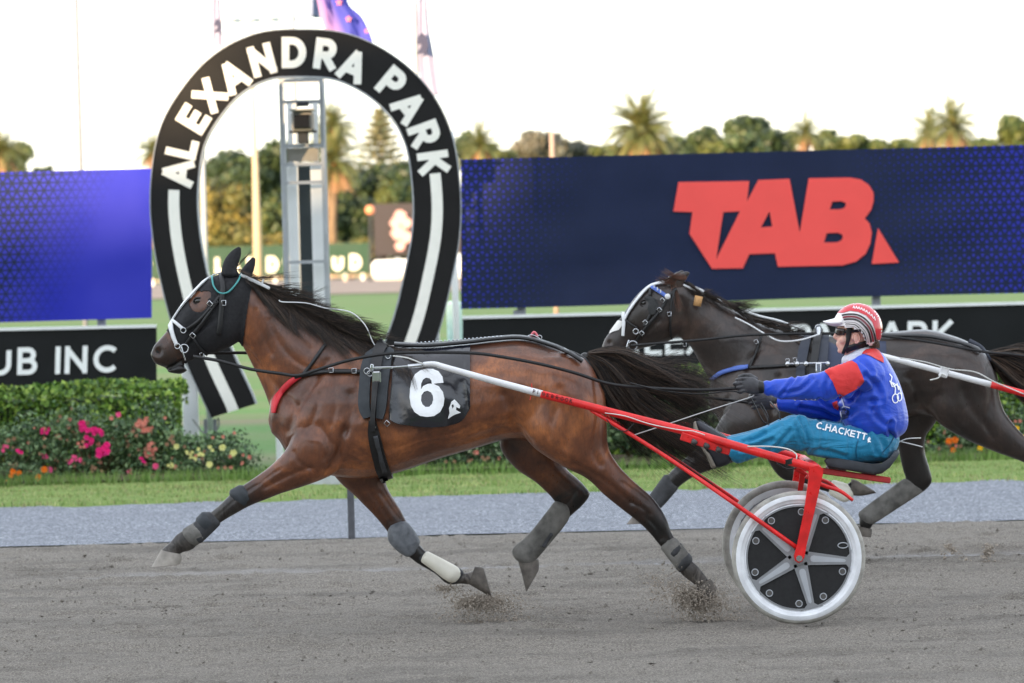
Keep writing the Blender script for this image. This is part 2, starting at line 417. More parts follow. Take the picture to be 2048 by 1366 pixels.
b.col(b.mix(b.m('MULTIPLY', bandf, .6), b.b.inputs['Base Color'].links[0].from_socket, lin((176, 178, 184)))); b.bump(b.m('ADD', n1, b.m('MULTIPLY', n3, .5)), .9, .012); DIRT = b.set(rough=.93, spec=.25)
b = NB('strip_gravel'); n1 = b.noise(46, 5, b.mapv(b.co(), (1, .5, 1)), rough=.9); n2 = b.noise(2.4, 5, b.mapv(b.co(), (.25, 1, 1)))
c1 = b.ramp(n1, [(.34, lin((74, 77, 82))), (.5, lin((112, 117, 126))), (.64, lin((206, 210, 218)))])
b.col(b.mix(b.rng(n2, .4, .7, 0, .45), c1, lin((120, 122, 130)))); b.bump(n1, .8, .012); GRAVEL = b.set(rough=.85, spec=.3)
b = NB('lawn_turf'); n1 = b.noise(7, 5); n2 = b.noise(60, 3)
b.col(b.mix(b.rng(n2, .3, .7), b.ramp(n1, [(.3, lin((92, 116, 52))), (.55, lin((124, 144, 76))), (.75, lin((164, 166, 118)))]), lin((108, 132, 66)))); b.bump(n2, .6, .03); LAWN = b.set(rough=.9, spec=.2)
b = NB('bed_soil'); n1 = b.noise(14, 5); b.col(b.ramp(n1, [(.3, lin((52, 42, 36))), (.7, lin((104, 88, 76)))])); b.bump(n1, .8, .04); SOIL = b.set(rough=.95, spec=.15)
b = NB('far_dirt'); n1 = b.noise(.2, 4); b.col(b.ramp(n1, [(.3, lin((128, 116, 108))), (.7, lin((160, 146, 136)))])); FARD = b.set(rough=.95, spec=.1)
# --- sheets
grid_sheet('ground', -1500, 1500, -300, 3000, -.03, TURF, 4, 4)
_r = np.random.default_rng(99); PRINTS = [(_r.uniform(-4, 4), -4.6 + 13 * _r.random(), _r.uniform(.045, .075)) for _ in range(75)]
def track_h(X, Y):
    h = .045 * (vnoise(X * .4, Y * 1.5, .55, 1) - .5) + .022 * (vnoise(X * .6, Y * 1.5, .16, 2) - .5) + .016 * (vnoise(X, Y, .055, 3) - .5) + .014 * (vnoise(X * .06, Y, .07, 5) - .5) + .010 * (vnoise(X, Y, .026, 4) - .5)
    cl = vnoise(X * .6, Y, .3, 9); h = h + .022 * np.clip(cl - .72, 0, 1) * 3 * (vnoise(X, Y, .05, 11))
    # the drag line that runs along the track and the wheel marks
    h = h - .018 * np.exp(-((Y - 5.75 - .06 * np.sin(X)) / .2) ** 2) - .012 * np.exp(-((Y - .04) / .03) ** 2)
    for px_, py_, pr_ in PRINTS:
        if px_ - .3 > X.max() or px_ + .3 < X.min(): continue
        d_ = np.hypot((X - px_) / 1.25, Y - py_); h = h - .030 * np.exp(-(d_ / pr_) ** 4) + .012 * np.exp(-((d_ - pr_ * 1.45) / (.35 * pr_)) ** 2)
    h = h - .014 * np.exp(-((Y - 1.24) / .03) ** 2) * (X > 1.5) - .010 * np.exp(-((Y - 3.35 - .02 * np.sin(X * 2)) / .035) ** 2) - .010 * np.exp(-((Y - 7.2) / .04) ** 2)
    ed = np.clip((Y - 9.0) / .35, 0, 1); h = h * (1 - ed) - .02 * ed * (1 - ed); return h * np.clip((4.4 - np.abs(X)) / .3, 0, 1) * np.clip((Y + 5.2) / .3, 0, 1)
grid_sheet('track', -4.4, 4.4, -5.2, 9.38, .006, DIRT, 420, 620, track_h)
grid_sheet('track_shoulder', -150, -4.4, -14, 9.38, .006, DIRT, 40, 10)
grid_sheet('track_shoulder', 4.4, 150, -14, 9.38, .006, DIRT, 40, 10)
grid_sheet('track_apron', -4.4, 4.4, -14, -5.2, .006, DIRT, 10, 10)
grid_sheet('gravel_path', -150, 150, 9.40, 15.6, .012, GRAVEL, 600, 60, lambda X, Y: .012 * (vnoise(X, Y, .3, 6) - .5) + .01 * (vnoise(X, Y, .07, 7) - .5))
edge = lambda X, Y: .03 * (vnoise(X, Y, .35, 8)) + .045 * np.clip((Y - 15.0 - .5 * vnoise(X, Y * 0, .5, 81) - .2 * vnoise(X, Y * 0, .13, 82)) / .25, 0, 1)
grid_sheet('lawn', -150, -9, 14.9, 19.4, -.022, LAWN, 60, 40, edge); grid_sheet('lawn', -9, 9, 14.9, 19.4, -.022, LAWN, 500, 90, edge); grid_sheet('lawn', 9, 150, 14.9, 19.4, -.022, LAWN, 60, 40, edge)
grid_sheet('flower_bed', -150, -2.55, 18.9, 22.6, .045, SOIL, 60, 12, lambda X, Y: .05 * vnoise(X, Y, .4, 12))
grid_sheet('flower_bed', -1.75, 150, 18.9, 22.6, .045, SOIL, 60, 12, lambda X, Y: .05 * vnoise(X, Y, .4, 13))
grid_sheet('back_straight', -900, 900, 275, 520, .02, FARD, 4, 4)

# --- grass blades on the lawn strip
def blades(name, n, xr, yf, z, h, cols, label, seed, w=.006):
    r = np.random.default_rng(seed); X = r.uniform(*xr, n); Y = yf(r, n); a = r.uniform(0, 2 * pi, n); L = r.uniform(h * .4, h, n); t = r.uniform(-.4, .4, (n, 2)) * L[:, None]
    wx = np.cos(a) * w; wy = np.sin(a) * w * .5; zz = np.full(n, z)
    v = np.stack([np.stack([X - wx, Y - wy, zz], -1), np.stack([X + wx, Y + wy, zz], -1), np.stack([X + t[:, 0], Y + t[:, 1], zz + L], -1)], 1).reshape(-1, 3)
    me = bpy.data.meshes.new(name); me.from_pydata(v.tolist(), [], np.arange(3 * n).reshape(-1, 3).tolist())
    for c in cols: me.materials.append(c)
    me.polygons.foreach_set('material_index', r.integers(0, len(cols), n)); me.update()
    o = bpy.data.objects.new(name, me); COL.objects.link(o); return tag(o, label, 'grass', kind='stuff')
def leafm(name, c, tr=.25):
    if name in _mc: return _mc[name]
    b = NB(name); n1 = b.noise(1.7, 3); hi = tuple(min(1, v * 1.35) for v in c); lo = tuple(v * .7 for v in c)
    b.col(b.ramp(n1, [(.3, lo), (.7, hi)])); b.set(rough=.5, spec=.35)
    b.b.inputs['Transmission Weight'].default_value = 0.0; b.b.inputs['Subsurface Weight'].default_value = 0.0
    _mc[name] = b.mat; return b.mat
g1 = leafm('grass_green', lin((118, 144, 72))); g2 = leafm('grass_pale', lin((166, 172, 112))); g3 = leafm('grass_deep', lin((92, 122, 56)))
blades('lawn_grass', 42000, (-7.5, 7.5), lambda r, n: 15.15 + 4.1 * r.random(n) ** .75, .02, .05, [g1, g2, g2, g3, leafm('grass_straw', lin((150, 142, 104)))], 'short green mown grass between the gravel path and the flower beds', 21)
blades('bed_edge_grass', 9000, (-7, 7), lambda r, n: 18.75 + .35 * r.random(n), .03, .15, [g1, g3], 'longer green grass tufts along the front edge of the flower beds', 22)
# --- loose clods on the track
def clods(name, pts, rs, mat, seed):
    r = np.random.default_rng(seed); n = len(pts); base = np.array([(1, 0, 0), (-1, 0, 0), (0, 1, 0), (0, -1, 0), (0, 0, 1), (0, 0, -1)], float)
    F = np.array([(0, 2, 4), (2, 1, 4), (1, 3, 4), (3, 0, 4), (2, 0, 5), (1, 2, 5), (3, 1, 5), (0, 3, 5)])
    V = base[None] * rs[:, None, None] * r.uniform(.55, 1.35, (n, 6, 1)) + r.normal(0, .25, (n, 6, 3)) * rs[:, None, None] + pts[:, None, :]
    f = (F[None] + 6 * np.arange(n)[:, None, None]).reshape(-1, 3)
    me = bpy.data.meshes.new(name); me.from_pydata(V.reshape(-1, 3).tolist(), [], f.tolist()); me.materials.append(mat); me.update()
    o = bpy.data.objects.new(name, me); COL.objects.link(o); return o
n = 15000; cx = rng.uniform(-4, 4, n); cy = -5 + 14 * rng.random(n) ** .9; m_ = vnoise(cx * .5, cy * 1.2, .5, 31); k_ = (m_ > .53) | (rng.random(n) < .15)
cx, cy = cx[k_], cy[k_]; rs = rng.gamma(1.5, .0021, len(cx)) + .0012
tag(clods('loose_track_dirt', np.stack([cx, cy, .006 + track_h(cx, cy) + rs * .3], -1), rs, DIRT, 3), 'loose grey dirt crumbs scattered over the track surface', 'dirt', kind='stuff')

# ================================================================== BOARDS
WHITE = M('white_paint', lin((238, 240, 242)), .4, var=.06, sc=3); BLACKB = M('board_black', lin((20, 22, 25)), .5, var=.25, sc=2.0, spec=.25)
NAVY = lin((38, 50, 88)); ALU = M('brushed_aluminium', lin((176, 180, 186)), .4, .6, var=.12, sc=5); STEEL = M('galvanised_steel', lin((140, 144, 148)), .5, .4)
DGREY = M('dark_grey_metal', lin((52, 54, 58)), .5, .2)
def banner_mat(name, f):
    """printed vinyl: three sets of thin navy lines over blue, thinning out along the board"""
    b = NB(name); sp = b.n('ShaderNodeSeparateXYZ'); b.put(sp.inputs[0], b.co()); x, z = sp.outputs[0], sp.outputs[2]
    pit = .080; lines = []
    for a in (0, 60, 120):
        d = b.m('ADD', b.m('MULTIPLY', x, sin(R(a)) / pit), b.m('MULTIPLY', z, cos(R(a)) / pit))
        lines.append(b.m('ABSOLUTE', b.m('SUBTRACT', b.m('FRACT', b.m('ADD', d, 100.5)), .5)))
    d = b.m('MINIMUM', b.m('MINIMUM', lines[0], lines[1]), lines[2])
    s2 = b.m('ADD', b.m('ADD', lines[0], lines[1]), lines[2])           # small near the stars
    fade = f(b, x, z)                                                    # 1 = plain blue, 0 = plain navy
    wid = b.m('ADD', b.m('MULTIPLY', b.m('SUBTRACT', 1.0, fade), .27), .045)
    ln = b.m('SUBTRACT', 1.0, b.rng(b.m('SUBTRACT', d, wid), -.02, .05), clamp=True)
    star = b.m('SUBTRACT', 1.0, b.rng(b.m('SUBTRACT', s2, b.m('MULTIPLY', wid, 2.2)), -.03, .06), clamp=True)
    dark = b.m('MAXIMUM', ln, star, clamp=True)
    dark = b.m('MULTIPLY', dark, b.rng(fade, .98, .8, 0, 1))
    n1 = b.noise(.9, 3); blue = b.mix(b.rng(n1, .35, .65), lin((36, 44, 172)), lin((54, 58, 182)))
    b.col(b.mix(dark, blue, b.mix(b.noise(2.2, 2), lin((24, 34, 62)), lin((34, 44, 76)))))
    wv = b.noise(1.1, 2, b.mapv(b.co(), (.5, 1, 2.2))); b.bump(wv, .12, .05)
    return b.set(rough=.6, spec=.2)
def board(name, px0, px1, Y, yt0, yt1, yb0, yb1, mat, label, d=.05, wav=.0, sag=0):
    """a printed sheet stretched on a frame, px0..px1, top and bottom rows at both ends"""
    t = thing(name, P((px0 + px1) / 2, max(yb0, yb1), Y), label, 'billboard')
    mb = MB(); n = 48; fr = []; 
    for i in range(n + 1):
        u = i / n; a = P(px0 + (px1 - px0) * u, yt0 + (yt1 - yt0) * u, Y); c = P(px0 + (px1 - px0) * u, yb0 + (yb1 - yb0) * u + sag * sin(u * pi * 3.3) * 2, Y)
        fr.append([a.lerp(c, v / 14) + Vector((0, wav * (sin(u * 17 + v) * .5 + sin(u * 41 + v * .7) * .3) * sin(pi * v / 14) - (wav * 3 * max(0, v - 11) / 3 * sin(u * 9) ** 2), 0)) for v in range(15)])
    back = [[p + Vector((0, d, 0)) for p in r_] for r_ in fr]
    mb.rings([a + b_[::-1] for a, b_ in zip(fr, back)])
    mb.build('printed_sheet', mat, t, smooth=False, angle=40); return t
YB = 26.5
LX0 = P(0, 500, YB).x; LX1 = P(303, 500, YB).x
def fl(b, x, z):
    zc = (P(0, 490, YB).z)
    u = b.m('ADD', x, b.m('MULTIPLY', b.m('SUBTRACT', z, zc), .42)); u = b.m('SUBTRACT', x, b.m('MULTIPLY', b.m('SUBTRACT', z, zc), .42)); 
    return b.rng(u, LX0 - 1.0, LX0 + 1.05, .50, 1.0)
RX0 = P(920, 460, YB).x; RX1 = P(2048, 460, YB).x
def fr_(b, x, z):
    zc = P(1500, 460, YB).z; zz = b.m('MULTIPLY', b.m('SUBTRACT', z, zc), .25)
    a = b.rng(b.m('ADD', x, b.m('MULTIPLY', zz, -1.0)), RX0 + 1.2, RX0 - .25, 0.0, .68); c = b.rng(b.m('ADD', x, b.m('MULTIPLY', zz, .9)), RX1 - 1.75, RX1 + .45, 0.0, .86)
    return b.m('MAXIMUM', a, c)
BL = banner_mat('banner_left_print', fl); BRM = banner_mat('banner_right_print', fr_)
bl = board('billboard', -420, 303, YB, 354, 337, 657, 636, BL, 'blue billboard with dark triangle lattice pattern left of the black arch', wav=.006)
br_ = board('billboard', 922, 2560, YB, 319, 277, 618, 570, BRM, 'navy and blue billboard with large red TAB lettering', wav=.012, sag=.6)
RED = M('tab_red', lin((252, 84, 80)), .5, var=.05, sc=2)
tabo = [[(1357, 364), (1498.6, 362), (1494, 403), (1516.6, 360), (1579, 357.5), (1599.5, 464.7), (1617.5, 356.5), (1700, 355), (1722, 359), (1738, 370), (1747, 385), (1747.5, 402), (1742, 420), (1729.6, 436.6), (1739, 447), (1743.5, 465), (1740.8, 487), (1731, 508), (1712, 523), (1684.7, 530.8), (1555.8, 533.6), (1550, 506.7), (1498.6, 508.4), (1485.7, 536.4), (1424, 537.5), (1379, 467.4), (1384.8, 424.3), (1346.7, 423)],
        [(1446.5, 424.3), (1480, 422.6), (1432.5, 517.9)], [(1539, 422.6), (1544.6, 453), (1522, 454.6)],
        [(1665, 403), (1684, 402.6), (1691, 406), (1692, 411), (1688, 416), (1680, 418.5), (1659.5, 419)], [(1653.5, 466.5), (1676, 465.5), (1684, 469), (1686, 475), (1682, 481), (1674, 484.5), (1648, 485)],
        [(1756, 456), (1798, 525), (1743.5, 528)]]
mb = MB(); decal(mb, tabo[:-1], lambda x, y, k: P(x, y, YB - .022 - k), edge=None, th=.006); mb.build('tab_lettering', RED, br_)
mb = MB(); decal(mb, tabo[-1:], lambda x, y, k: P(x, y, YB - .022 - k), edge=None, th=.006); mb.build('logo_triangle', RED, br_)
def stand(t, pxs, ytop, z0, Y):
    for x in pxs:
        a = P(x, ytop, Y); MB().box(((a.x), Y, (a.z + z0) / 2), (.09, .07, a.z - z0), bev=.01).build('support_post', STEEL, t)
stand(bl, (-250, 195), 345, 0, YB + .1); stand(br_, (1035, 1430, 1745, 2100), 320, 0, YB + .1)
def sill(t, pts, Y):
    MB().beam(P(*pts[0], Y), P(*pts[1], Y), .03, .10).build('lower_rail', WHITE, t)
# black name boards below
nb1 = board('name_board', -420, 313, YB, 667, 651, 800, 779, BLACKB, 'black name board lettered CLUB INC below the left billboard')
nb2 = board('name_board', 925, 2560, YB, 634, 592, 790, 738, BLACKB, 'black name board lettered ALEXANDRA PARK below the navy billboard')
stand(nb1, (-250, 195), 660, 0, YB + .09); stand(nb2, (1035, 1430, 1745, 2100), 620, 0, YB + .09)
sill(nb1, ((-420, 668), (313, 652)), YB + .02); sill(nb2, ((925, 635), (2560, 593)), YB + .02)
LETW = M('letter_white', lin((246, 248, 250)), .45, var=.03, bump=0)
def place_word(t, word, segs, y_at, h, wt, name):
    """each letter at its own picture column; y_at gives the foot line"""
    for ch, x0 in zip(word, segs):
        mb = MB(); y0 = y_at(x0); text(mb, ch, h, wt, 0, lambda x, y, k, x0=x0, y0=y0: P(x0 + x + y * .026, y0 - y - x * .0265, YB - .012 - k), k=.0012); mb.build(name, LETW, t)
place_word(nb1, 'CLUBINC', (-112, -62, -22, 34, 110, 129, 186), lambda x: 751 - x * .0265, 55, 10, 'letter')
place_word(nb2, 'ALEXANDRAPARK', (1228, 1289, 1330, 1372, 1422, 1476, 1528, 1582, 1620, 1712, 1757, 1814, 1864), lambda x: 710 - (x - 1340) * .0265, 55, 10, 'letter')

# ================================================================== HORSESHOE ARCH
YA = 23.0
cl = [(466, 822, 47), (459, 803, 47), (424, 727, 46), (392, 645, 46), (369, 560, 46), (352, 467, 46), (348, 380, 46), (362, 280, 46), (400, 208, 46), (455, 148, 46), (527, 112, 46), (606, 106, 46),
      (682, 113, 46), (757, 148, 46), (820, 206, 46), (858, 280, 46), (873, 380, 46), (872, 467, 46), (855, 560, 46), (834, 645, 46), (803, 727, 46), (768, 803, 47), (760, 820, 47)]
cc = spline([(x, y) for x, y, _ in cl], 6)
def arch_band(w0, w1, i0, i1, dy, mb, th):
    L = []
    for i in range(i0, i1):
        p = cc[i]; t = cc[min(i + 1, len(cc) - 1)] - cc[max(i - 1, 0)]; t = t / np.linalg.norm(t); n_ = np.array((t[1], -t[0]))
        a = P(*(p + n_ * w0), YA); c = P(*(p + n_ * w1), YA); a.y = c.y = YA + dy
        L.append([a, c, c + Vector((0, th, 0)), a + Vector((0, th, 0))])
    mb.rings(L); return mb
base = G(610, 930); at_ = thing('horseshoe_arch', (base.x, YA, 0), 'black horseshoe shaped arch lettered ALEXANDRA PARK in white capitals', 'arch')
arch_band(-46, 46, 0, len(cc), 0, MB(), .16).build('face', M('arch_black', lin((24, 23, 24)), .55, var=.15, sc=2, spec=.25), at_, angle=40)
arch_band(-49.5, -46.3, 0, len(cc), -.012, MB(), .18).build('inner_rim', ALU, at_, angle=40)
arch_band(46.3, 48.5, 0, len(cc), -.012, MB(), .18).build('outer_rim', ALU, at_, angle=40)
iA = min(range(len(cc)), key=lambda i: abs(cc[i][1] - 380) + abs(cc[i][0] - 348)); iB = min(range(len(cc)), key=lambda i: abs(cc[i][1] - 352) + abs(cc[i][0] - 872))
CREAM = M('arch_letter', lin((246, 244, 236)), .5, var=.03, bump=0)
arch_band(-11, 11, 0, iA + 1, -.006, MB(), .004).build('stripe', CREAM, at_); arch_band(-11, 11, iB, len(cc), -.006, MB(), .004).build('stripe', CREAM, at_)
lt = MB()
for ch, x, y in [('A', 356, 346), ('L', 364, 296), ('E', 387, 238), ('X', 420, 191), ('A', 467, 153), ('N', 524, 120), ('D', 588, 105), ('R', 651, 108), ('A', 706, 132), ('P', 784, 166), ('A', 818, 214), ('R', 849, 268), ('K', 867, 325)]:
    j = min(range(len(cc)), key=lambda i: (cc[i][0] - x) ** 2 + (cc[i][1] - y) ** 2); t = cc[j + 2] - cc[j - 2]; t /= np.linalg.norm(t); up = np.array((t[1], -t[0]))
    lt = MB(); h = 62.5; wt = 15.2; gw = GL[ch][0] * (h - wt) * .9 + wt
    def mp(u, v, k, t=t, up=up, c=np.array((x, y), float), gw=gw, h=h):
        q = c + t * (u - gw / 2) + up * (v - h / 2); return P(q[0], q[1], YA - .008 - k)
    text(lt, ch, h, wt, 0, mp, k=.0012, upx=.9); lt.build('letter', CREAM, at_)
for x, yb in ((378, 690), (865, 700)):
    a = P(x, yb, YA + .3); MB().box((a.x, YA + .3, a.z / 2 + .1), (.145, .12, a.z + .2), bev=.008).build('support_post', WHITE, at_)
    MB().beam(P(x, yb + 10, YA + .25), P(x + (22 if x < 600 else -22), yb + 10, YA + .1), .05, .05).build('bracket', ALU, at_)
for x in (411, 430):
    a = P(x, 838, YA + .12); MB().box((a.x, YA + .12, a.z / 2), (.035, .06, a.z), bev=.005).build('foot_post', STEEL, at_)
cb = [P(x, y, YA + .1) for x, y in ((436, 835), (438, 850), (430, 864), (418, 870), (405, 864), (394, 850), (385, 838))]
MB().tube([Vector(p) for p in spline(cb, 4)], .009, 6).build('cable', M('grey_cable', lin((150, 152, 150)), .5), at_, smooth=True)

# ================================================================== FINISH TOWER behind the arch
YT = 24.2; tw = thing('finish_tower', GX(608, YT), 'slender aluminium tower with white panels inside the horseshoe arch', 'tower')
def vpost(t, name, x, ytop, Y, w, d, mat, z0=0.0, ybot=None):
    a = P(x, ytop, Y); zb = z0 if ybot is None else P(x, ybot, Y).z
    return MB().box((P(x, (ytop + 550) / 2, Y).x, Y, (a.z + zb) / 2), (w, d, a.z - zb), bev=.006).build(name, mat, t)
xm = P(608, 400, YT).x
for sx in (-1, 1):
    for dy in (0, .42):
        MB().box((xm + sx * .197, YT + dy, 3.74 / 2), (.04, .04, 3.74), bev=.005).build('upright', ALU, tw)
z_at = lambda y: P(608, y, YT).z
for y in (203, 291, 328, 365, 524, 680, 160):
    for dy in (-.004, .42): MB().box((xm, YT + dy, z_at(y)), (.37, .035, .03)).build('crossbar', ALU, tw)
for sx, w in ((-1, .095), (1, .115)):
    MB().box((xm + sx * .118, YT + .2, (z_at(332) + .15) / 2), (w, .02, z_at(332) - .15), bev=.004).build('white_panel', WHITE, tw)
MB().box((xm - .0, YT + .26, (z_at(332) + .15) / 2), (.12, .012, z_at(332) - .15)).build('dark_screen', M('tower_glass', lin((44, 54, 60)), .15, var=.3, sc=2, spec=.8), tw)
for sx in (-1, 1): MB().box((xm + sx * .125, YT + .2, (z_at(205) + z_at(330)) / 2), (.05, .02, z_at(205) - z_at(330))).build('white_panel', WHITE, tw)
MB().box((xm, YT + .06, (z_at(292) + z_at(327)) / 2), (.30, .03, z_at(292) - z_at(327) - .04)).build('grey_plate', M('grey_plate', lin((150, 146, 138)), .6), tw)
for sx in (-1, 1): MB().box((xm + sx * .3, YT + .1, .35), (.06, .06, .7), bev=.01).build('leg', WHITE, tw)
ca = thing('finish_camera', P(606, 245, YT - .15), 'boxy grey finish camera mounted in the tower inside the arch', 'camera')
c = P(606, 243, YT - .2); MB().box(c, (.215, .34, .19), bev=.02).build('housing', M('cam_housing', lin((150, 146, 142)), .5), ca)
MB().box(c + Vector((-.005, -.18, -.005)), (.17, .03, .135), bev=.01).build('window', M('cam_window', lin((26, 22, 22)), .12, spec=.8), ca)
MB().box(c + Vector((0, -.06, .11)), (.235, .44, .02), bev=.005).build('hood', M('cam_hood', lin((200, 198, 194)), .5), ca)
MB().box(c + Vector((0, 0, -.15)), (.10, .12, .13), bev=.01).box(c + Vector((0, 0, -.10)), (.26, .2, .02)).build('pan_head', DGREY, ca)
MB().box(c + Vector((.0, .0, .17)), (.12, .06, .05), bev=.008).build('bracket', DGREY, ca)

# ================================================================== POLES, FLAGS, POSTS
def pole(name, x, ytop, Y, r0, r1, mat, label, cat='pole'):
    p = GX(x, Y); a = P(x, ytop, Y); t = MB().tube([Vector((p.x, Y, z)) for z in (0, a.z * .5, a.z)], [r0, (r0 + r1) / 2, r1], 12).build(name, mat, None, smooth=True)
    return tag(t, label, cat)
CREAMP = M('pole_cream', lin((192, 172, 150)), .7, var=.1, spec=.2); POLW = M('pole_white', lin((176, 180, 188)), .6, var=.05, spec=.2)
def flagpole(x0, Y, top, r, label):
    p = GX(x0, Y); t = thing('flagpole', p, label, 'flagpole')
    MB().tube([Vector((p.x, Y, z)) for z in (0, top * .5, top)], [r, r * .85, r * .6], 12).build('pole', POLW, t, smooth=True)
    MB().ball((p.x, Y, top + .05), .06).build('finial', M('gold_finial', lin((190, 160, 80)), .3, .8), t, smooth=True); return t, p.x
def flag_mesh(name, x, Y, pts, mat, label, rows=10, amp=.05):
    """cloth hanging from a mast: pts are rows of (left px,y)-(right px,y)"""
    mb = MB(); L = []
    sp = spline(pts, 5)
    for i, q in enumerate(sp):
        a = P(q[0], q[1], Y); c = P(q[2], q[3], Y); L.append([a.lerp(c, j / rows) + Vector((0, amp * (sin(j * 1.1 + i * .25) + .4 * sin(j * 2.3 + i * .5)) * min(1, j / 2), 0)) for j in range(rows + 1)])
    bk = [[p + Vector((0, .004, 0)) for p in r_] for r_ in L]
    mb.rings([a + b_[::-1] for a, b_ in zip(L, bk)])
    o = mb.build(name, mat, None, smooth=True); return tag(o, label, 'flag')
YF = 34.0
f1, fx1 = flagpole(420, YF, 6.6, .04, 'white flagpole with a hanging white banner behind the left side of the arch')
f2, fx2 = flagpole(606, YF + 1, 7.5, .045, 'tall white flagpole rising behind the crown of the arch')
f3, fx3 = flagpole(851, YF, 6.6, .04, 'white flagpole with a white banner right of the arch')
b = NB('nz_flag'); sp = b.n('ShaderNodeSeparateXYZ'); b.put(sp.inputs[0], b.co()); n1 = b.noise(1.5, 2)
xx = b.m('SUBTRACT', sp.outputs[0], b.m('MULTIPLY', sp.outputs[2], -.42)); x0 = P(700, 60, YF + 1); k0 = x0.x + .42 * x0.z
b.col(b.mix(b.rng(xx, k0 - .32, k0 - .05), lin((196, 150, 190)), b.mix(n1, lin((52, 56, 158)), lin((80, 84, 180))))); FLAGM = b.set(rough=.7, spec=.2)
nzf = flag_mesh('national_flag', 0, YF + 1, [(632, -150, 700, -160), (612, -60, 700, -75), (632, -5, 694, 0), (640, 30, 722, 32), (650, 60, 738, 62), (662, 90, 748, 92), (690, 118, 752, 118)], FLAGM, 'blue and pink national flag with red stars drooping behind the arch top', amp=.06)
sm = MB()
for (x, y, r_) in ((697, 38, 8), (733, 62, 6), (678, 5, 8), (728, 82, 5), (690, 78, 5)):
    q = []
    for i in range(10):
        rr = r_ if i % 2 == 0 else r_ * .42; q.append((x + rr * sin(i * pi / 5), y - rr * cos(i * pi / 5)))
    decal(sm, [q], lambda x, y, k: P(x, y, YF + .9), None, th=.003)
child(sm.build('star', M('flag_red', lin((214, 120, 140)), .7), None), nzf)
flag_mesh('pale_flag', 0, YF + 2, [(620, -120, 650, -120), (619, -30, 650, -30), (618, 34, 646, 37)], M('flag_greyblue', lin((122, 136, 170)), .7), 'grey blue flag edge hanging beside the national flag', amp=.02)
BANW = M('banner_white', lin((152, 152, 180)), .8, var=.04, spec=.1)
bn1 = flag_mesh('white_banner', 0, YF, [(423, -150, 452, -150), (423, -60, 448, -60), (424, 0, 440, 0), (424, 50, 444, 55), (426, 80, 446, 98)], BANW, 'narrow white banner with dark horse emblem on the left flagpole', amp=.012)
bn2 = flag_mesh('white_banner', 0, YF, [(836, -150, 856, -150), (834, -60, 854, -60), (834, 40, 856, 40), (835, 120, 868, 115), (842, 160, 880, 165), (858, 196, 884, 186)], BANW, 'narrow white banner with dark horse emblem on the right flagpole', amp=.015)
def horse_emblem(cx, cy, s, mir=1):
    o = [(0, -10), (3, -8), (5, -4), (6, 0), (4, 2), (1, 1), (1, 4), (4, 8), (6, 12), (0, 11), (-6, 13), (-4, 8), (-6, 3), (-5, -3), (-3, -7), (-1, -8)]
    return [(cx + mir * x * s, cy + y * s) for x, y in o]
EMB = M('emblem_dark', lin((60, 62, 90)), .7)
for t, cx_, cy_, s_ in ((bn1, 436, 50, 1.3), (bn2, 845, 85, 2.0)):
    mb = MB(); decal(mb, [horse_emblem(cx_, cy_, s_, -1)], lambda x, y, k: P(x, y, YF - .1), None, th=.003); child(mb.build('emblem', EMB, None), t)
pole('lamp_post', 174, -60, 60, .045, .035, M('pole_pale', lin((136, 140, 150)), .7, spec=.1), 'thin pale lamp post rising behind the left billboard')
lp = thing('floodlight_mast', GX(519, 150), 'tall tapered floodlight mast seen through the left of the arch', 'mast')
p = GX(519, 150); a = P(516, 40, 150); MB().tube([p, Vector((p.x, 150, a.z * .45)), Vector((p.x, 150, a.z))], [.20, .11, .03], 14).build('mast', CREAMP, lp, smooth=True)
mb = MB()
MB().box((a.x, 150, a.z), (2.6, .15, .15)).box((a.x, 150, a.z - .9), (2.6, .15, .15)).build('lamp_frame', M('lamp_pale', lin((200, 204, 212)), .6, spec=.1), lp)
for i in range(4):
    for j in range(2): MB().box((a.x - .96 + i * .64, 149.7, a.z - j * .9 + .1), (.42, .3, .36), bev=.06).build('lamp_head', _mc['lamp_pale'], lp)
pole('white_post', 919, 262, 25.2, .033, .033, WHITE, 'white post standing between the arch and the navy billboard', 'post')
pp = thing('padded_post', GX(915, 31), 'pale mint padded post on the infield between arch and billboard', 'post')
p = GX(915, 31); MB().box((p.x, 31, .80), (.17, .17, 1.3), bev=.03).build('padding', M('mint_pad', lin((196, 226, 222)), .6), pp); MB().tube([p, p + Vector((0, 0, .2))], .03, 8).build('stem', WHITE, pp)
pole('steel_post', 1115, 264, 75, .05, .05, M('rust_post', lin((170, 146, 132)), .6), 'short pinkish post standing above the navy billboard top', 'post')
tp = G(706, 1075); tag(MB().box((tp.x, 9.36, .24), (.047, .05, .48), bev=.006).build('marker_post', M('weathered_post', lin((84, 86, 92)), .7, var=.3, sc=9), None), 'short weathered grey post at the edge of the track', 'post')
pl = G(652, 978); tag(MB().box((pl.x, pl.y, .07), (.5, .3, .14), bev=.02).build('concrete_plinth', M('plinth', lin((184, 186, 190)), .8, var=.15), None), 'pale concrete plinth in the lawn behind the leading foreleg', 'plinth')
pv = thing('short_post', GX(559, 23.5), 'short white post behind the bay horse chest', 'post'); p = GX(559, 23.5)
MB().box((p.x, 23.5, .21), (.055, .055, .42), bev=.006).build('shaft', WHITE, pv); MB().box((p.x, 23.5, .43), (.07, .07, .02)).build('cap', ALU, pv)

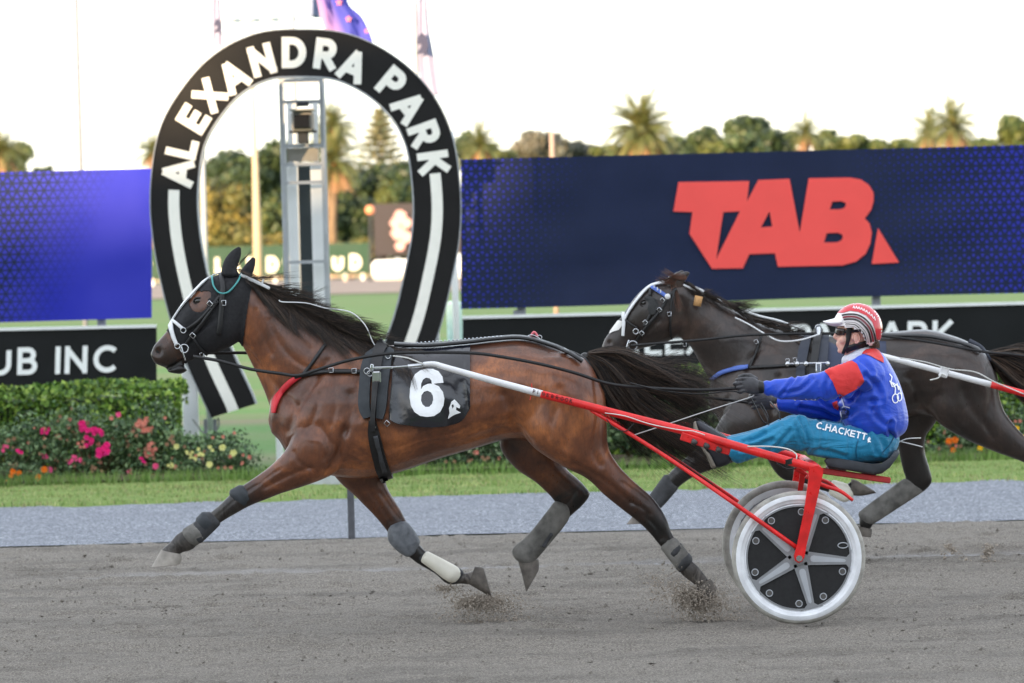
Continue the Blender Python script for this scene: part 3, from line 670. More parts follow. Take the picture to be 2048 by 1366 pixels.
# ================================================================== GRANDSTAND behind the camera: its shade lies over the course
gs = thing('grandstand', (-80, -110, 0), 'long concrete grandstand standing behind the camera', 'grandstand')
CONC = M('stand_concrete', lin((150, 148, 144)), .8, var=.1, sc=.5)
mb = MB()
for i in range(10): mb.box((-80, -56 - i * 3.0, .7 + i * .7), (440, 2.998, 1.4 + i * 1.4))
mb.build('terraces', CONC, gs); MB().box((-80, -87.5, 11.4), (440, 3, 22.8)).build('rear_wall', CONC, gs)
mb = MB()
for i in range(36): mb.box((-285 + i * 12, -85.9, 18.2), (9, .4, 2.6))
mb.build('window', M('stand_glass', lin((40, 50, 60)), .1, spec=.8), gs); MB().box((-185.5, -87, 22.95), (229, 9, .3)).box((44, -87, 23.6), (230, 9, 1.4)).build('roof', M('stand_roof', lin((180, 180, 182)), .5), gs)  # right roof block made taller to shape the shade edge on the arch
# ================================================================== FAR SIDE
FS = 470.0
sg = thing('sponsor_sign', GX(560, FS), 'long green sign lettered WOODLANDS STUD beyond the back straight', 'sign')
GREEN = M('sign_green', lin((24, 62, 42)), .6, var=.06, sc=.3)
x0 = P(250, 500, FS); x1 = P(741, 490, FS); z1 = P(560, 490, FS).z; z0 = P(560, 550, FS).z
MB().box(((x0.x + x1.x) / 2, FS, (z0 + z1) / 2), (x1.x - x0.x, .3, z1 - z0)).build('panel', GREEN, sg)
lt = MB(); 
for ch, x in zip('WOODLANDSSTUD', (272, 316, 352, 391, 430, 455, 494, 533, 566, 602, 634, 664, 699)):
    y0 = 541 - (x - 700) * .0265
    text(lt, ch, 33, 9.5, 0, lambda u, v, k, x=x, y0=y0: P(x + u * .85, y0 - v, FS - .2 - k), k=.02)
lt.build('lettering', M('sign_letter', lin((226, 222, 206)), .6, bump=0), sg)
for i in range(14): MB().box((x0.x + (x1.x - x0.x) * (i + .5) / 14, FS + .3, z0 / 2), (.3, .3, z0)).build('sign_post', WHITE, sg)
sb = thing('emblem_board', GX(785, FS + 8), 'dark board with faded pink emblem beyond the back straight', 'sign')
a = P(746, 408, FS + 8); c = P(1010, 505, FS + 8); MB().box(((a.x + c.x) / 2, FS + 8, (a.z + c.z) / 2), (c.x - a.x, .4, a.z - c.z)).build('panel', M('board_brownblack', lin((52, 46, 50)), .7), sb)
mb = MB()
for cx_, cy_, r_ in ((800, 432, 12), (790, 446, 10), (812, 446, 11), (796, 466, 14), (812, 474, 12), (800, 492, 10)):
    decal(mb, [[(cx_ + r_ * cos(i * pi / 7) * (1 + .2 * sin(3 * i)), cy_ + r_ * sin(i * pi / 7)) for i in range(14)]], lambda x, y, k, q=cx_: P(x, y, FS + 7.6 - q * .0003))
mb.build('emblem', M('emblem_pink', lin((206, 160, 156)), .7), sb)
for x in (760, 960): p = GX(x, FS + 8.3); MB().box((p.x, FS + 8.5, 2.5), (.4, .4, 5)).build('post', DGREY, sb)
mq = thing('white_marquee', GX(790, FS - 6), 'low white marquee beyond the back straight right of the green sign', 'marquee')
a = P(744, 521, FS - 6); c = P(1000, 556, FS - 6); MB().box(((a.x + c.x) / 2, FS - 6, a.z / 2), (c.x - a.x, 6, a.z), bev=.4).build('canopy', WHITE, mq)
rl = thing('outer_rail', (0, 452, 0), 'white rail in front of the green sign on the back straight', 'rail')
mb = MB()
for x in range(-100, 101, 5): mb.box((x, 452, .22), (.22, .2, .44))
MB().box((0, 452, .5), (204, .2, .12)).build('rail_top', CREAMP, rl); mb.build('rail_posts', CREAMP, rl)
lp2 = thing('orange_lamp', GX(741, 440), 'round orange lamp on a thin post beside the dark emblem board', 'lamp')
a = P(740, 420, 440); MB().tube([GX(741, 440), a], .12, 6).build('post', DGREY, lp2); MB().ball(a, .42).build('globe', M('orange_globe', lin((230, 150, 110)), .5), lp2, smooth=True)

# ---- trees
def leafcloud(r, centers, radii, n, size, flat=.8):
    """leaf-sized quads spread over lumpy shells"""
    k = r.integers(0, len(centers), n); C = np.array(centers)[k]; Rr = np.array(radii)[k]
    d = r.normal(size=(n, 3)); d /= np.linalg.norm(d, axis=1)[:, None]; rad = Rr * (r.random((n, 1)) ** .33 * .55 + .45) * (1 + .12 * r.normal(size=(n, 1)))
    p = C + d * rad; nrm = d + r.normal(0, .6, (n, 3)); nrm /= np.linalg.norm(nrm, axis=1)[:, None]
    a = np.cross(nrm, r.normal(size=(n, 3))); a /= np.linalg.norm(a, axis=1)[:, None]; b2 = np.cross(nrm, a)
    s_ = size * r.uniform(.5, 1.3, (n, 1)); q = np.stack([p - a * s_, p - b2 * s_ * flat * .6, p + a * s_, p + b2 * s_ * flat * .6], 1)
    return q.reshape(-1, 3), np.arange(4 * n).reshape(-1, 4), k
def leaf_obj(name, v, f, mats, mi, parent=None):
    me = bpy.data.meshes.new(name); me.from_pydata(v.tolist(), [], f.tolist())
    for m in mats: me.materials.append(m)
    if mi is not None: me.polygons.foreach_set('material_index', mi)
    me.update(); o = bpy.data.objects.new(name, me); COL.objects.link(o)
    if parent: child(o, parent)
    return o
BARK = M('bark', lin((104, 84, 68)), .9, var=.3, sc=2)
LV = {'dark': [leafm('leaf_dark_a', (.028, .048, .021)), leafm('leaf_dark_b', (.05, .075, .027))], 'mid': [leafm('leaf_mid_a', (.05, .08, .028)), leafm('leaf_mid_b', (.10, .115, .033))],
      'gold': [leafm('leaf_gold_a', (.19, .155, .04)), leafm('leaf_gold_b', (.10, .105, .032))], 'grey': [leafm('leaf_grey_a', (.09, .095, .075)), leafm('leaf_grey_b', (.13, .12, .09))]}  # yellowed leaf tones carry warm low sunlight in their colour
def tree(x, ytop, w, Y, kind, label, seed, n=3200, ybot=560, asp=.75, name='broadleaf_tree'):
    """x centre column, w crown width in px"""
    r = np.random.default_rng(seed); g = GX(x, Y); s_ = S(Y); ytop -= 5; w *= 1.12; top = P(x, ytop, Y).z; hw = w * s_ / 2; t = thing(name, g, label, 'tree', None)
    hh = min(top / 2 * .95, hw * asp * 1.15); cz = top - hh
    cs = []; rr = []
    for i in range(16):
        a = r.uniform(0, 2 * pi); e = r.uniform(-.7, 1); q = .72 * r.random() ** .4
        cs.append((g.x + cos(a) * q * hw, Y + sin(a) * q * hw, cz + e * hh * .72)); rr.append([hw * r.uniform(.26, .42), hw * .35, hh * r.uniform(.26, .42)])
    cs += [(g.x, Y, cz), (g.x - hw * .3, Y, cz - hh * .2), (g.x + hw * .3, Y, cz - hh * .25)]; rr += [[hw * .6, hw * .6, hh * .72], [hw * .5, hw * .5, hh * .6], [hw * .5, hw * .5, hh * .6]]
    # keep the crown under its top
    v, f, k = leafcloud(r, cs, rr, int(n * 1.7), .018 * hw * 4 + .16); over = v[:, 2].max() - top; v[:, 2] -= over * .45
    leaf_obj('crown', v, f, LV[kind], (k + r.integers(0, 5, len(f)) // 4) % 2, t)
    mb = MB(); tr = max(.14, hw * .05); mb.tube([g, g + Vector((.1, 0, cz * .5)), Vector((g.x, Y, cz))], [tr * 1.3, tr, tr * .7], 8)
    for i in range(5):
        c = cs[i]; mb.tube([Vector((g.x, Y, cz * .55)), Vector((g.x * .5 + c[0] * .5, Y * .5 + c[1] * .5, cz * .9)), Vector(c)], [tr * .6, tr * .4, tr * .15], 6)
    mb.build('trunk', BARK, t, smooth=True); return t
def palm(x, ycen, Rpx, Y, label, seed, n=70):
    r = random.Random(seed); g = GX(x, Y); s_ = S(Y); top = P(x, ycen, Y); L = Rpx * s_ * 1.42; t = thing('palm_tree', g, label, 'palm')
    MB().tube([g, Vector((g.x, Y, top.z * .5)), Vector((top.x, Y, top.z - .3))], [.55, .42, .5], 10).build('trunk', M('palm_bark', lin((122, 102, 82)), .9, var=.3, sc=3), t, smooth=True)
    MB().ball(top + Vector((0, 0, -L * .07)), (L * .1, L * .1, L * .14)).build('crown_core', M('palm_core', lin((190, 130, 80)), .9, var=.3, sc=2), t, smooth=True)
    mb = MB()
    for i in range(n):
        az = i * 2.399 + r.uniform(-.2, .2); el = R(85 - 118 * (i / n) ** 1.05 + r.uniform(-8, 8)); LL = L * r.uniform(.8, 1.05) * (1.0 if el > -.1 else .85); d = Vector((cos(az) * cos(el), sin(az) * cos(el), sin(el))); pts = []; p = Vector(top); dd = d.copy(); K = 9
        side = Vector((-sin(az), cos(az), 0)); dead = 1 if i / n > .8 else 0
        for j in range(K + 1):
            pts.append(p.copy()); dd = (dd + Vector((0, 0, -.16))).normalized(); p = p + dd * LL / K
        for j in range(1, K):
            c = pts[j]; fw = (pts[j + 1] - pts[j]); wl = LL * .2 * (1 - abs(j / K - .45)) * r.uniform(.8, 1.1)
            for sg_ in (-1, 1):
                for q in range(3):
                    cq = c + fw * (q / 3); tip = cq + side * sg_ * wl + fw.normalized() * wl * .5 + Vector((0, 0, -wl * .45)); mb.add([cq - fw * .13, cq + fw * .13, tip], [(0, 1, 2)], dead + (0 if r.random() < .75 or dead else 2))
        mb.tube(pts, [.06 * (1 - .8 * j / K) for j in range(K + 1)], 3, dead, cap=False)
    mb.build('fronds', [leafm('frond_green', (.10, .12, .04)), leafm('frond_dry', (.42, .23, .12)), leafm('frond_olive', (.19, .165, .06))], t); return t
def pine(x, ytop, w, Y, label, seed):
    r = random.Random(seed); rn = np.random.default_rng(seed); g = GX(x, Y); s_ = S(Y); H = P(x, ytop, Y).z; t = thing('norfolk_pine', g, label, 'tree')
    MB().tube([g, Vector((g.x, Y, H))], [.5, .05], 8).build('trunk', BARK, t); V = []; hw = w * s_ / 2
    cs = []; rr = []
    for k in range(17):
        z = H * (.35 + .64 * k / 16); rad = hw * (1 - ((z / H - .35) / .65)) ** .8 + .25
        for i in range(8):
            a = i * pi / 4 + k * .4
            for q in (.3, .55, .8, 1.0): cs.append((g.x + cos(a) * rad * q, Y + sin(a) * rad * q, z + q * .5)); rr.append([.35 + rad * .1, .35 + rad * .1, .22])
    v, f, k = leafcloud(rn, cs, rr, 7000, .26); leaf_obj('crown', v, f, [leafm('pine_a', (.11, .13, .07)), leafm('pine_b', (.20, .18, .09))], rn.integers(0, 2, len(f)), t); return t
D0 = 560
tree(20, 282, 90, D0, 'mid', 'bushy green tree at the far left above the blue billboard', 1); palm(2, 306, 46, D0 - 20, 'palm cropped by the left edge of the picture above the blue billboard', 2)
tree(95, 334, 46, D0 + 30, 'dark', 'low dark tree top barely showing above the blue billboard', 3, 1200); palm(306, 306, 36, D0, 'palm half hidden behind the left shoulder of the arch', 4, 60)
tree(500, 284, 190, D0 + 40, 'dark', 'large round dark green tree seen through the arch left of the tower', 5, 6500, asp=1.15)
tree(585, 306, 90, D0 + 60, 'dark', 'dark tree directly behind the finish tower', 6, 3500, asp=1.3)
tree(455, 362, 125, D0 - 30, 'gold', 'golden sunlit bushy tree low in the left of the arch', 7, 4200, asp=.95)
tree(560, 395, 90, D0 - 10, 'mid', 'mid green bush between the floodlight mast and the tower', 8, 2600, asp=1.1)
tree(420, 320, 90, D0 + 50, 'dark', 'dark tree against the left inner edge of the arch', 95, 3000, asp=1.1)
tree(545, 470, 70, D0 - 45, 'gold', 'small golden shrub just above the green sign left of the tower', 9, 1600)
palm(664, 262, 52, D0 - 20, 'tall palm with dry hanging fronds right of the finish tower', 10, 80)
palm(668, 330, 60, D0 - 25, 'lower palm with orange dry skirt right of the finish tower', 11, 80)
pine(768, 226, 150, D0 + 20, 'tall conical norfolk pine seen through the right of the arch', 12)
tree(765, 318, 200, D0 + 5, 'dark', 'wide dark green tree below the norfolk pine', 13, 7000, asp=.95)
tree(700, 385, 110, D0 - 15, 'dark', 'dark tree low beside the palm skirt right of the tower', 14, 3500, asp=1.1)
tree(820, 360, 130, D0 - 5, 'mid', 'green tree partly hidden by the right limb of the arch', 15, 4000, asp=1.0)
tree(705, 482, 90, D0 - 60, 'gold', 'low golden shrub above the letters of the green sign', 16, 1800, asp=.5)
tree(960, 264, 90, D0, 'mid', 'green tree first above the left end of the navy billboard', 17, 3000); palm(962, 296, 44, D0 - 20, 'small orange tinted palm above the left end of the navy billboard', 18, 60)
tree(1088, 262, 105, D0 + 30, 'grey', 'grey green open tree behind the short pinkish post', 19, 3000, asp=.6)
tree(1020, 296, 110, D0 - 10, 'mid', 'low green tree left of the short pinkish post', 20, 2400)
tree(1185, 286, 130, D0 + 40, 'grey', 'pale low tree left of the big palm', 21, 2800, asp=.5)
palm(1283, 266, 72, D0 - 30, 'big palm with full round crown above the left of the TAB lettering', 22, 110)
tree(1400, 256, 100, D0 + 20, 'dark', 'dark tree between the big palm and the round topped tree', 23, 3600)
tree(1515, 231, 135, D0 + 10, 'dark', 'tall round topped dark tree above the TAB lettering', 24, 6000, asp=.8)
tree(1470, 268, 130, D0 - 30, 'mid', 'broad green tree low in front of the round topped tree', 25, 3600, asp=.6)
palm(1612, 268, 38, D0 - 10, 'small palm right of the round topped tree', 26, 55)
tree(1575, 262, 80, D0 + 25, 'dark', 'dark tree between the round topped tree and the small palm', 38, 2400)
tree(1690, 272, 110, D0 + 10, 'mid', 'low rounded green tree between the small palm and the twin palms', 27, 2800, asp=.5)
tree(1790, 280, 110, D0 + 10, 'mid', 'lowest green tree just left of the twin palms', 28, 2400, asp=.5)
palm(1858, 268, 44, D0 - 10, 'smaller darker palm of the twin palms on the right', 29, 60); palm(1905, 256, 52, D0 - 25, 'taller golden palm of the twin palms on the right', 30, 80)
tree(2052, 232, 110, D0, 'mid', 'round green tree cropped by the right edge of the picture', 31, 3600, asp=.7)
tree(1345, 276, 80, D0 + 30, 'dark', 'dark tree directly right of the big palm', 90, 2600, asp=.6); tree(1235, 290, 90, D0 + 15, 'mid', 'low green tree directly left of the big palm', 91, 2200, asp=.5)
tree(1655, 262, 60, D0 + 20, 'mid', 'small pale tree directly right of the small palm', 92, 1600, asp=.6); tree(1835, 284, 80, D0 + 30, 'dark', 'dark low tree behind the twin palms', 93, 2000, asp=.5); tree(1960, 278, 90, D0 + 30, 'mid', 'low tree between the twin palms and the right edge', 94, 2000, asp=.4)
v = []; cs = []; rr = []; rn = np.random.default_rng(77)
for i in range(230): cs.append((-220 + 440 * i / 229 + rn.normal() * 1.2, D0 + 75, rn.uniform(1, 9))); rr.append([3.2, 3, 3.4])
vv, ff, kk = leafcloud(rn, cs, rr, 36000, .6); tag(leaf_obj('far_woodland', vv, ff, LV['dark'] + LV['mid'], rn.integers(0, 4, len(ff))), 'dark mass of far woodland behind the trees of the park', 'woodland', kind='stuff')

# ---- hedges
def hedge(x0, x1, y0, y1, ztop, label, seed, n, dens=LV):
    rn = np.random.default_rng(seed); nn = n; X = rn.uniform(x0, x1, nn); side = rn.random(nn)
    Y = np.where(side < .62, y0 + rn.exponential(.05, nn), rn.uniform(y0, y1, nn)); Z = np.where(side < .62, rn.uniform(.02, ztop, nn), ztop - rn.exponential(.03, nn))
    e = rn.random(nn) < .06; X = np.where(e, np.where(rn.random(nn) < .5, x1, x0), X)
    lump = .10 * vnoise(X + 50, Z + Y, .6, seed + 2) + .06 * vnoise(X + 50, Z * 1.0 + Y, .22, seed) + .03 * vnoise(X + 50, Z + Y, .08, seed + 1); Y = Y - lump * (side < .62); Z = Z + (lump - .04) * (side >= .62)
    p = np.stack([X, Y, Z], -1); d = rn.normal(size=(nn, 3)) + np.array((0, -.9, .5)); d /= np.linalg.norm(d, axis=1)[:, None]
    a = np.cross(d, rn.normal(size=(nn, 3))); a /= np.linalg.norm(a, axis=1)[:, None]; b2 = np.cross(d, a); s_ = rn.uniform(.012, .040, (nn, 1))
    v = np.stack([p - a * s_, p - b2 * s_ * .55, p + a * s_, p + b2 * s_ * .55], 1).reshape(-1, 3)
    t = thing('hedge', ((x0 + x1) / 2, y0, 0), label, 'hedge')
    leaf_obj('foliage', v, np.arange(4 * nn).reshape(-1, 4), [leafm('hedge_a', lin((100, 134, 42))), leafm('hedge_b', lin((58, 92, 30))), leafm('hedge_c', lin((146, 172, 72)))], rn.choice([0, 0, 1, 1, 2], nn), t)
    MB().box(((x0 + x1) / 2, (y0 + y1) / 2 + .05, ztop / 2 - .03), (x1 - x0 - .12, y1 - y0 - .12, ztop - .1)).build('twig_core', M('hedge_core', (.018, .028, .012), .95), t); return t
hx = P(360, 850, 21.6).x
hedge(-14, hx, 21.5, 22.7, P(180, 783, 21.6).z, 'clipped green hedge in front of the left name board', 51, 50000)
hedge(P(1205, 850, 21.6).x, 16, 21.5, 22.7, P(1400, 752, 21.6).z, 'clipped green hedge in front of the ALEXANDRA PARK name board', 52, 62000)

# ---- roses and bedding plants
PET = {'hot pink': M('petal_hotpink', lin((240, 44, 140)), .6, bump=0), 'pink': M('petal_pink', lin((238, 96, 150)), .6, bump=0), 'salmon': M('petal_salmon', lin((226, 150, 132)), .6, bump=0), 'cream': M('petal_cream', lin((234, 232, 160)), .6, bump=0),
       'orange': M('petal_orange', lin((240, 130, 24)), .6, bump=0), 'yellow': M('petal_yellow', lin((240, 200, 30)), .6, bump=0), 'dry': M('petal_dry', lin((170, 132, 104)), .7, bump=0)}
def blossom(mb, c, r_, rnd):
    for ring, (k, q, tl) in enumerate(((7, 1.0, .25), (6, .72, .7), (4, .4, 1.2))):
        for i in range(k):
            a = 2 * pi * i / k + ring * .5 + rnd.random(); d = Vector((cos(a), -.35 - .25 * ring, sin(a))).normalized(); s_ = Vector((-sin(a), 0, cos(a)))
            o = c + Vector((0, -r_ * .25 * ring, 0)); w = r_ * q * .55
            mb.add([o, o + d * r_ * q * .6 + s_ * w, o + d * r_ * q + Vector((0, -r_ * .2 * tl, 0)), o + d * r_ * q * .6 - s_ * w], [(0, 1, 2, 3)])
def bush(name, x, Y, w, h, kind, label, seed, flowers, leaf=('rose_a', 'rose_b', 'rose_c'), n=2200, group=None, cat='rose bush', ls=.022):
    """flowers: list of (px, py, colour, radius px)"""
    rn = np.random.default_rng(seed); rnd = random.Random(seed); g = GX(x, Y); t = thing(name, g, label, cat, group)
    w *= 1.1; h *= .92; n = int(n * 1.25)
    cs = [(g.x + rn.uniform(-.42, .42) * w, Y + rn.uniform(-.25, .25) * w * .6, h * rn.uniform(.12, .80)) for _ in range(20)]; rr = [[w * q_, w * q_ * .8, h * q_] for q_ in rn.uniform(.1, .24, 20)]
    v, f, k = leafcloud(rn, cs, rr, n, ls); v[:, 2] = np.maximum(v[:, 2], .03)
    leaf_obj('foliage', v, f, [leafm('rose_a', lin((78, 106, 66))), leafm('rose_b', lin((116, 138, 96))), leafm('rose_c', lin((52, 76, 48)))], rn.integers(0, 3, len(f)), t)
    mb = MB()
    for c in cs: mb.tube([g + Vector((rn.uniform(-.05, .05), 0, 0)), Vector(c)], [.008, .004], 5)
    mb.build('stems', M('rose_stem', lin((84, 76, 46)), .8), t)
    for px, py, colr, rp in flowers:
        rp *= 1.12; c = P(px, py, Y - .16 * w - .08); m_ = MB()
        k = max(1, int(rp / 4.2))
        for q in range(k * 3 - 2): blossom(m_, c + Vector((rnd.uniform(-1, 1), rnd.uniform(-.5, .5), rnd.uniform(-1, 1))) * (S(Y) * rp * .72 if k > 1 else 0), S(Y) * (rp if k == 1 else rp * .42), rnd)
        o = m_.build('flower', PET[colr], t)
        if S(Y) * rp > .05: m2 = MB().tube([c + Vector((0, .02, 0)), Vector((c.x, Y, max(.1, c.z - .35)))], .004, 4); m2.build('flower_stem', _mc['rose_stem'], t)
    if cat == 'rose bush':
        for _ in range(14):
            m_ = MB(); c = cs[rnd.randrange(len(cs))]; blossom(m_, Vector((c[0] + rnd.uniform(-.1, .1), Y - .2 * w, max(.12, c[2] + rnd.uniform(-.05, .1)))), rnd.uniform(.012, .024), rnd)
            m_.build('spent_bloom', PET['dry'] if seed % 2 else PET['salmon'], t)
    return t
YR = 19.9; RG = 'rose bushes in the left flower bed'
bush('rose_bush', 15, YR, .85, .62, 0, 'rose bush with two pink blooms at the left edge of the bed', 61, [(9, 897, 'pink', 9), (40, 899, 'hot pink', 9), (24, 930, 'dry', 8)], group=RG)
bush('rose_bush', 95, YR + .1, .8, .75, 0, 'rose bush with single deep pink bloom against the hedge', 62, [(91, 866, 'hot pink', 10), (90, 910, 'pink', 9), (118, 876, 'dry', 8), (99, 940, 'pink', 7)], group=RG)
bush('rose_bush', 185, YR, .9, .82, 0, 'rose bush crowded with large hot pink bloom clusters', 63, [(167, 855, 'hot pink', 14), (193, 860, 'hot pink', 14), (178, 884, 'hot pink', 13), (205, 902, 'hot pink', 17), (143, 918, 'pink', 10), (156, 923, 'pink', 8), (163, 888, 'salmon', 8)], n=2600, group=RG)
bush('rose_bush', 270, YR + .1, .85, .85, 0, 'rose bush with one red bud on top and salmon clusters', 64, [(237, 829, 'pink', 6), (285, 851, 'salmon', 15), (266, 862, 'pink', 9), (258, 947, 'pink', 9), (257, 888, 'dry', 9), (295, 900, 'salmon', 13)], n=2600, group=RG)
bush('rose_bush', 325, YR, .7, .7, 0, 'rose bush with faded salmon heads beside the white arch post', 65, [(305, 892, 'salmon', 10), (286, 920, 'hot pink', 8), (313, 950, 'salmon', 11), (340, 882, 'dry', 10), (311, 933, 'pink', 7), (190, 935, 'dry', 9)], group=RG)
bush('rose_bush', 405, YR, .9, .55, 0, 'rose bush with pale cream yellow blooms below the arch foot', 66, [(380, 903, 'cream', 8), (403, 904, 'cream', 9), (420, 898, 'cream', 8), (386, 914, 'cream', 8), (445, 895, 'cream', 7), (467, 906, 'cream', 7), (340, 931, 'cream', 8), (419, 929, 'cream', 7), (353, 893, 'cream', 6)], n=2400, group=RG)
for i, (x, fl_) in enumerate(((22, [(26, 943, 'orange', 6), (38, 946, 'orange', 6), (22, 952, 'orange', 5), (14, 965, 'orange', 6)]), (62, [(89, 939, 'orange', 7), (77, 955, 'orange', 7), (37, 962, 'orange', 5), (52, 969, 'orange', 5), (45, 977, 'orange', 5)]))):
    bush('marigold_clump', x, 19.2, .3, .28, 0, ['orange marigold clump at the left edge of the bed', 'orange marigold clump below the deep pink rose bush'][i], 70 + i, fl_, n=700, cat='marigold', ls=.014, group='marigold clumps in the left bed')
RG2 = 'rose bushes between the arch and the right hedge'
bush('rose_bush', 850, YR, .8, .5, 0, 'low rose bush under the bay belly nearest the girth', 81, [(815, 925, 'salmon', 4), (868, 900, 'dry', 5)], n=2400, group=RG2)
bush('rose_bush', 930, YR + .05, .85, .62, 0, 'grey green rose bush under the middle of the bay belly', 82, [(953, 905, 'salmon', 5)], n=2800, group=RG2)
bush('rose_bush', 1005, YR, .8, .6, 0, 'rose bush with one low pink bloom beside the far hind leg', 83, [(1041, 953, 'pink', 9)], n=2600, group=RG2)
bush('leafy_shrub', 1265, 20.6, 1.05, 1.0, 0, 'bright green leafy shrub under the bay horse tail', 84, [], n=3400, cat='shrub', ls=.034)
bush('leafy_shrub', 1385, 20.6, .8, .75, 0, 'yellow green leafy shrub in front of the dark horse chest', 85, [], n=2200, cat='shrub', ls=.03)
bush('rose_bush', 1560, YR, .9, .6, 0, 'rose bush hidden behind the driver legs', 86, [(1600, 935, 'pink', 6)], n=1600)
bush('rose_bush', 1890, YR, .7, .42, 0, 'low bedding bush with orange blooms behind the dark horse hind legs', 87, [(1898, 882, 'orange', 7), (1910, 880, 'orange', 7), (1906, 900, 'orange', 6), (1960, 896, 'yellow', 6)], n=1800)
bush('rose_bush', 2010, YR, .9, .72, 0, 'rose bush with magenta bloom at the right edge of the picture', 88, [(2003, 843, 'hot pink', 12), (2018, 848, 'pink', 7)], n=2400)
bush('marigold_clump', 2040, 19.3, .45, .42, 0, 'yellow and orange flower clump at the right edge of the picture', 89, [(2036, 862, 'yellow', 9), (2046, 868, 'yellow', 8), (2022, 862, 'orange', 6), (2040, 878, 'orange', 6)], n=900, cat='marigold', ls=.016)
# ================================================================== HORSES
from mathutils.kdtree import KDTree
def proj(V):
    """world points -> pixels (numpy), for placing markings on a body"""
    D = V - np.array(CPOS); f = np.array(_f); r = np.array(CR); u = np.array(CU); w = D @ f
    return 1024 + (D @ r) / w * FPX, 683 - (D @ u) / w * FPX
def inpoly(x, y, poly):
    c = np.zeros(len(x), bool); n = len(poly); j = n - 1
    for i in range(n):
        xi, yi = poly[i]; xj, yj = poly[j]
        k = ((yi > y) != (yj > y)) & (x < (xj - xi) * (y - yi) / (yj - yi + 1e-12) + xi); c ^= k; j = i
    return c
def segd(x, y, pts):
    d = np.full(len(x), 1e9)
    for (a, b), (c, e) in zip(pts, pts[1:]):
        t = np.clip(((x - a) * (c - a) + (y - b) * (e - b)) / ((c - a) ** 2 + (e - b) ** 2 + 1e-9), 0, 1)
        d = np.minimum(d, np.hypot(x - a - t * (c - a), y - b - t * (e - b)))
    return d
def coat(name, lo, mid, hi, black, sheen=.42):
    b = NB(name); at = b.n('ShaderNodeAttribute', attribute_name='points'); mu = b.n('ShaderNodeAttribute', attribute_name='mud')
    o = b.co(); n1 = b.noise(3.2, 4, b.mapv(o, (1, 1, 1.3)), .6, .6); n2 = b.noise(60, 4, b.mapv(o, (1, 1, .35), (0, .5, 0)), .7); n3 = b.noise(16, 5, b.mapv(o, (1.6, 1, .8), (0, .6, 0)), .6, 1.0)
    c = b.ramp(n1, [(.30, lo), (.5, mid), (.72, hi)]); c = b.mix(b.m('MULTIPLY', b.rng(n2, .35, .65), .45), c, lo)
    c = b.mix(b.m('ADD', at.outputs['Fac'], b.m('MULTIPLY', b.m('SUBTRACT', n3, .5), .35), clamp=True), c, black)
    c = b.mix(b.m('MULTIPLY', mu.outputs['Fac'], b.rng(n3, .35, .6), clamp=True), c, lin((128, 120, 112)))
    b.col(c); b.bump(b.m('ADD', b.m('MULTIPLY', n3, .45), b.m('MULTIPLY', n2, .55)), .5, .009)
    b.set(rough=b.m('ADD', b.rng(n2, .3, .7, sheen - .08, sheen + .10), b.m('MULTIPLY', mu.outputs['Fac'], .4)), spec=.45)
    b.b.inputs['Coat Weight'].default_value = .22; b.b.inputs['Coat Roughness'].default_value = .28; return b.mat
def make_body(lofts, Yc, vox, muscles=(), grooves=(), smooth=4, dents=(), tr=None):
    mb = MB(); kd = []
    for lf in lofts:
        st = lf['st']; s0 = len(mb.v); mb.loft([q[:6] for q in st], 5, 22, lf.get('ex', 1.0), egg=lf.get('egg', 0))
        for q in st:
            kd.append((P((q[0] + q[2]) / 2, (q[1] + q[3]) / 2, q[5]), q[6] if len(q) > 6 else 0.0, q[7] if len(q) > 7 else 0.0))
    me = remesh(mb, vox, smooth); n = len(me.vertices)
    V = np.empty(n * 3); me.vertices.foreach_get('co', V); V = V.reshape(-1, 3); N = np.empty(n * 3); me.vertices.foreach_get('normal', N); N = N.reshape(-1, 3)
    x, y = proj(V); disp = np.zeros(n); ny = np.clip(np.abs(N[:, 1]) * 1.3, 0, 1)
    near = V[:, 1] < Yc
    for (cx, cy, sx, sy, ang, amp, *sd) in muscles:
        a = R(ang); u = (x - cx) * cos(a) + (y - cy) * sin(a); v = -(x - cx) * sin(a) + (y - cy) * cos(a); w = np.exp(-(u / sx) ** 2 - (v / sy) ** 2)
        m_ = ny * (near if sd and sd[0] == 'n' else (~near if sd and sd[0] == 'f' else 1)); disp += amp * w * m_
    for (pts, wd, dep, *sd) in grooves:
        d = segd(x, y, [tuple(p) for p in spline(pts, 4)]); m_ = ny * (near if sd and sd[0] == 'n' else 1); disp -= dep * np.exp(-(d / wd) ** 2) * m_
    V = V + N * (disp * 1.15)[:, None]
    for (c, r_, dep) in dents:
        d = np.linalg.norm(V - np.array(c), axis=1); V = V - N * (dep * np.exp(-(d / r_) ** 2))[:, None]
    me.vertices.foreach_set('co', V.ravel()); me.update()
    tr_ = KDTree(len(kd)); [tr_.insert(k[0], i) for i, k in enumerate(kd)]; tr_.balance()
    at = me.attributes.new('points', 'FLOAT', 'POINT'); a2 = me.attributes.new('mud', 'FLOAT', 'POINT'); A = np.zeros(n); Bm = np.zeros(n)
    for i in range(n):
        fs_ = tr_.find_n(V[i], 3); w = [1 / (f[2] + .01) ** 2 for f in fs_]; sw = sum(w); A[i] = sum(kd[f[1]][1] * q for f, q in zip(fs_, w)) / sw; Bm[i] = sum(kd[f[1]][2] * q for f, q in zip(fs_, w)) / sw
    return me, V, A, Bm, x, y
def finish_body(me, A, Bm, mat, name, parent):
    me.attributes['points'].data.foreach_set('value', np.clip(A, 0, 1)); me.attributes['mud'].data.foreach_set('value', np.clip(Bm, 0, 1))
    me.materials.clear(); me.materials.append(mat); me.polygons.foreach_set('use_smooth', [True] * len(me.polygons)); me.update()
    o = bpy.data.objects.new(name, me); COL.objects.link(o); child(o, parent); return o
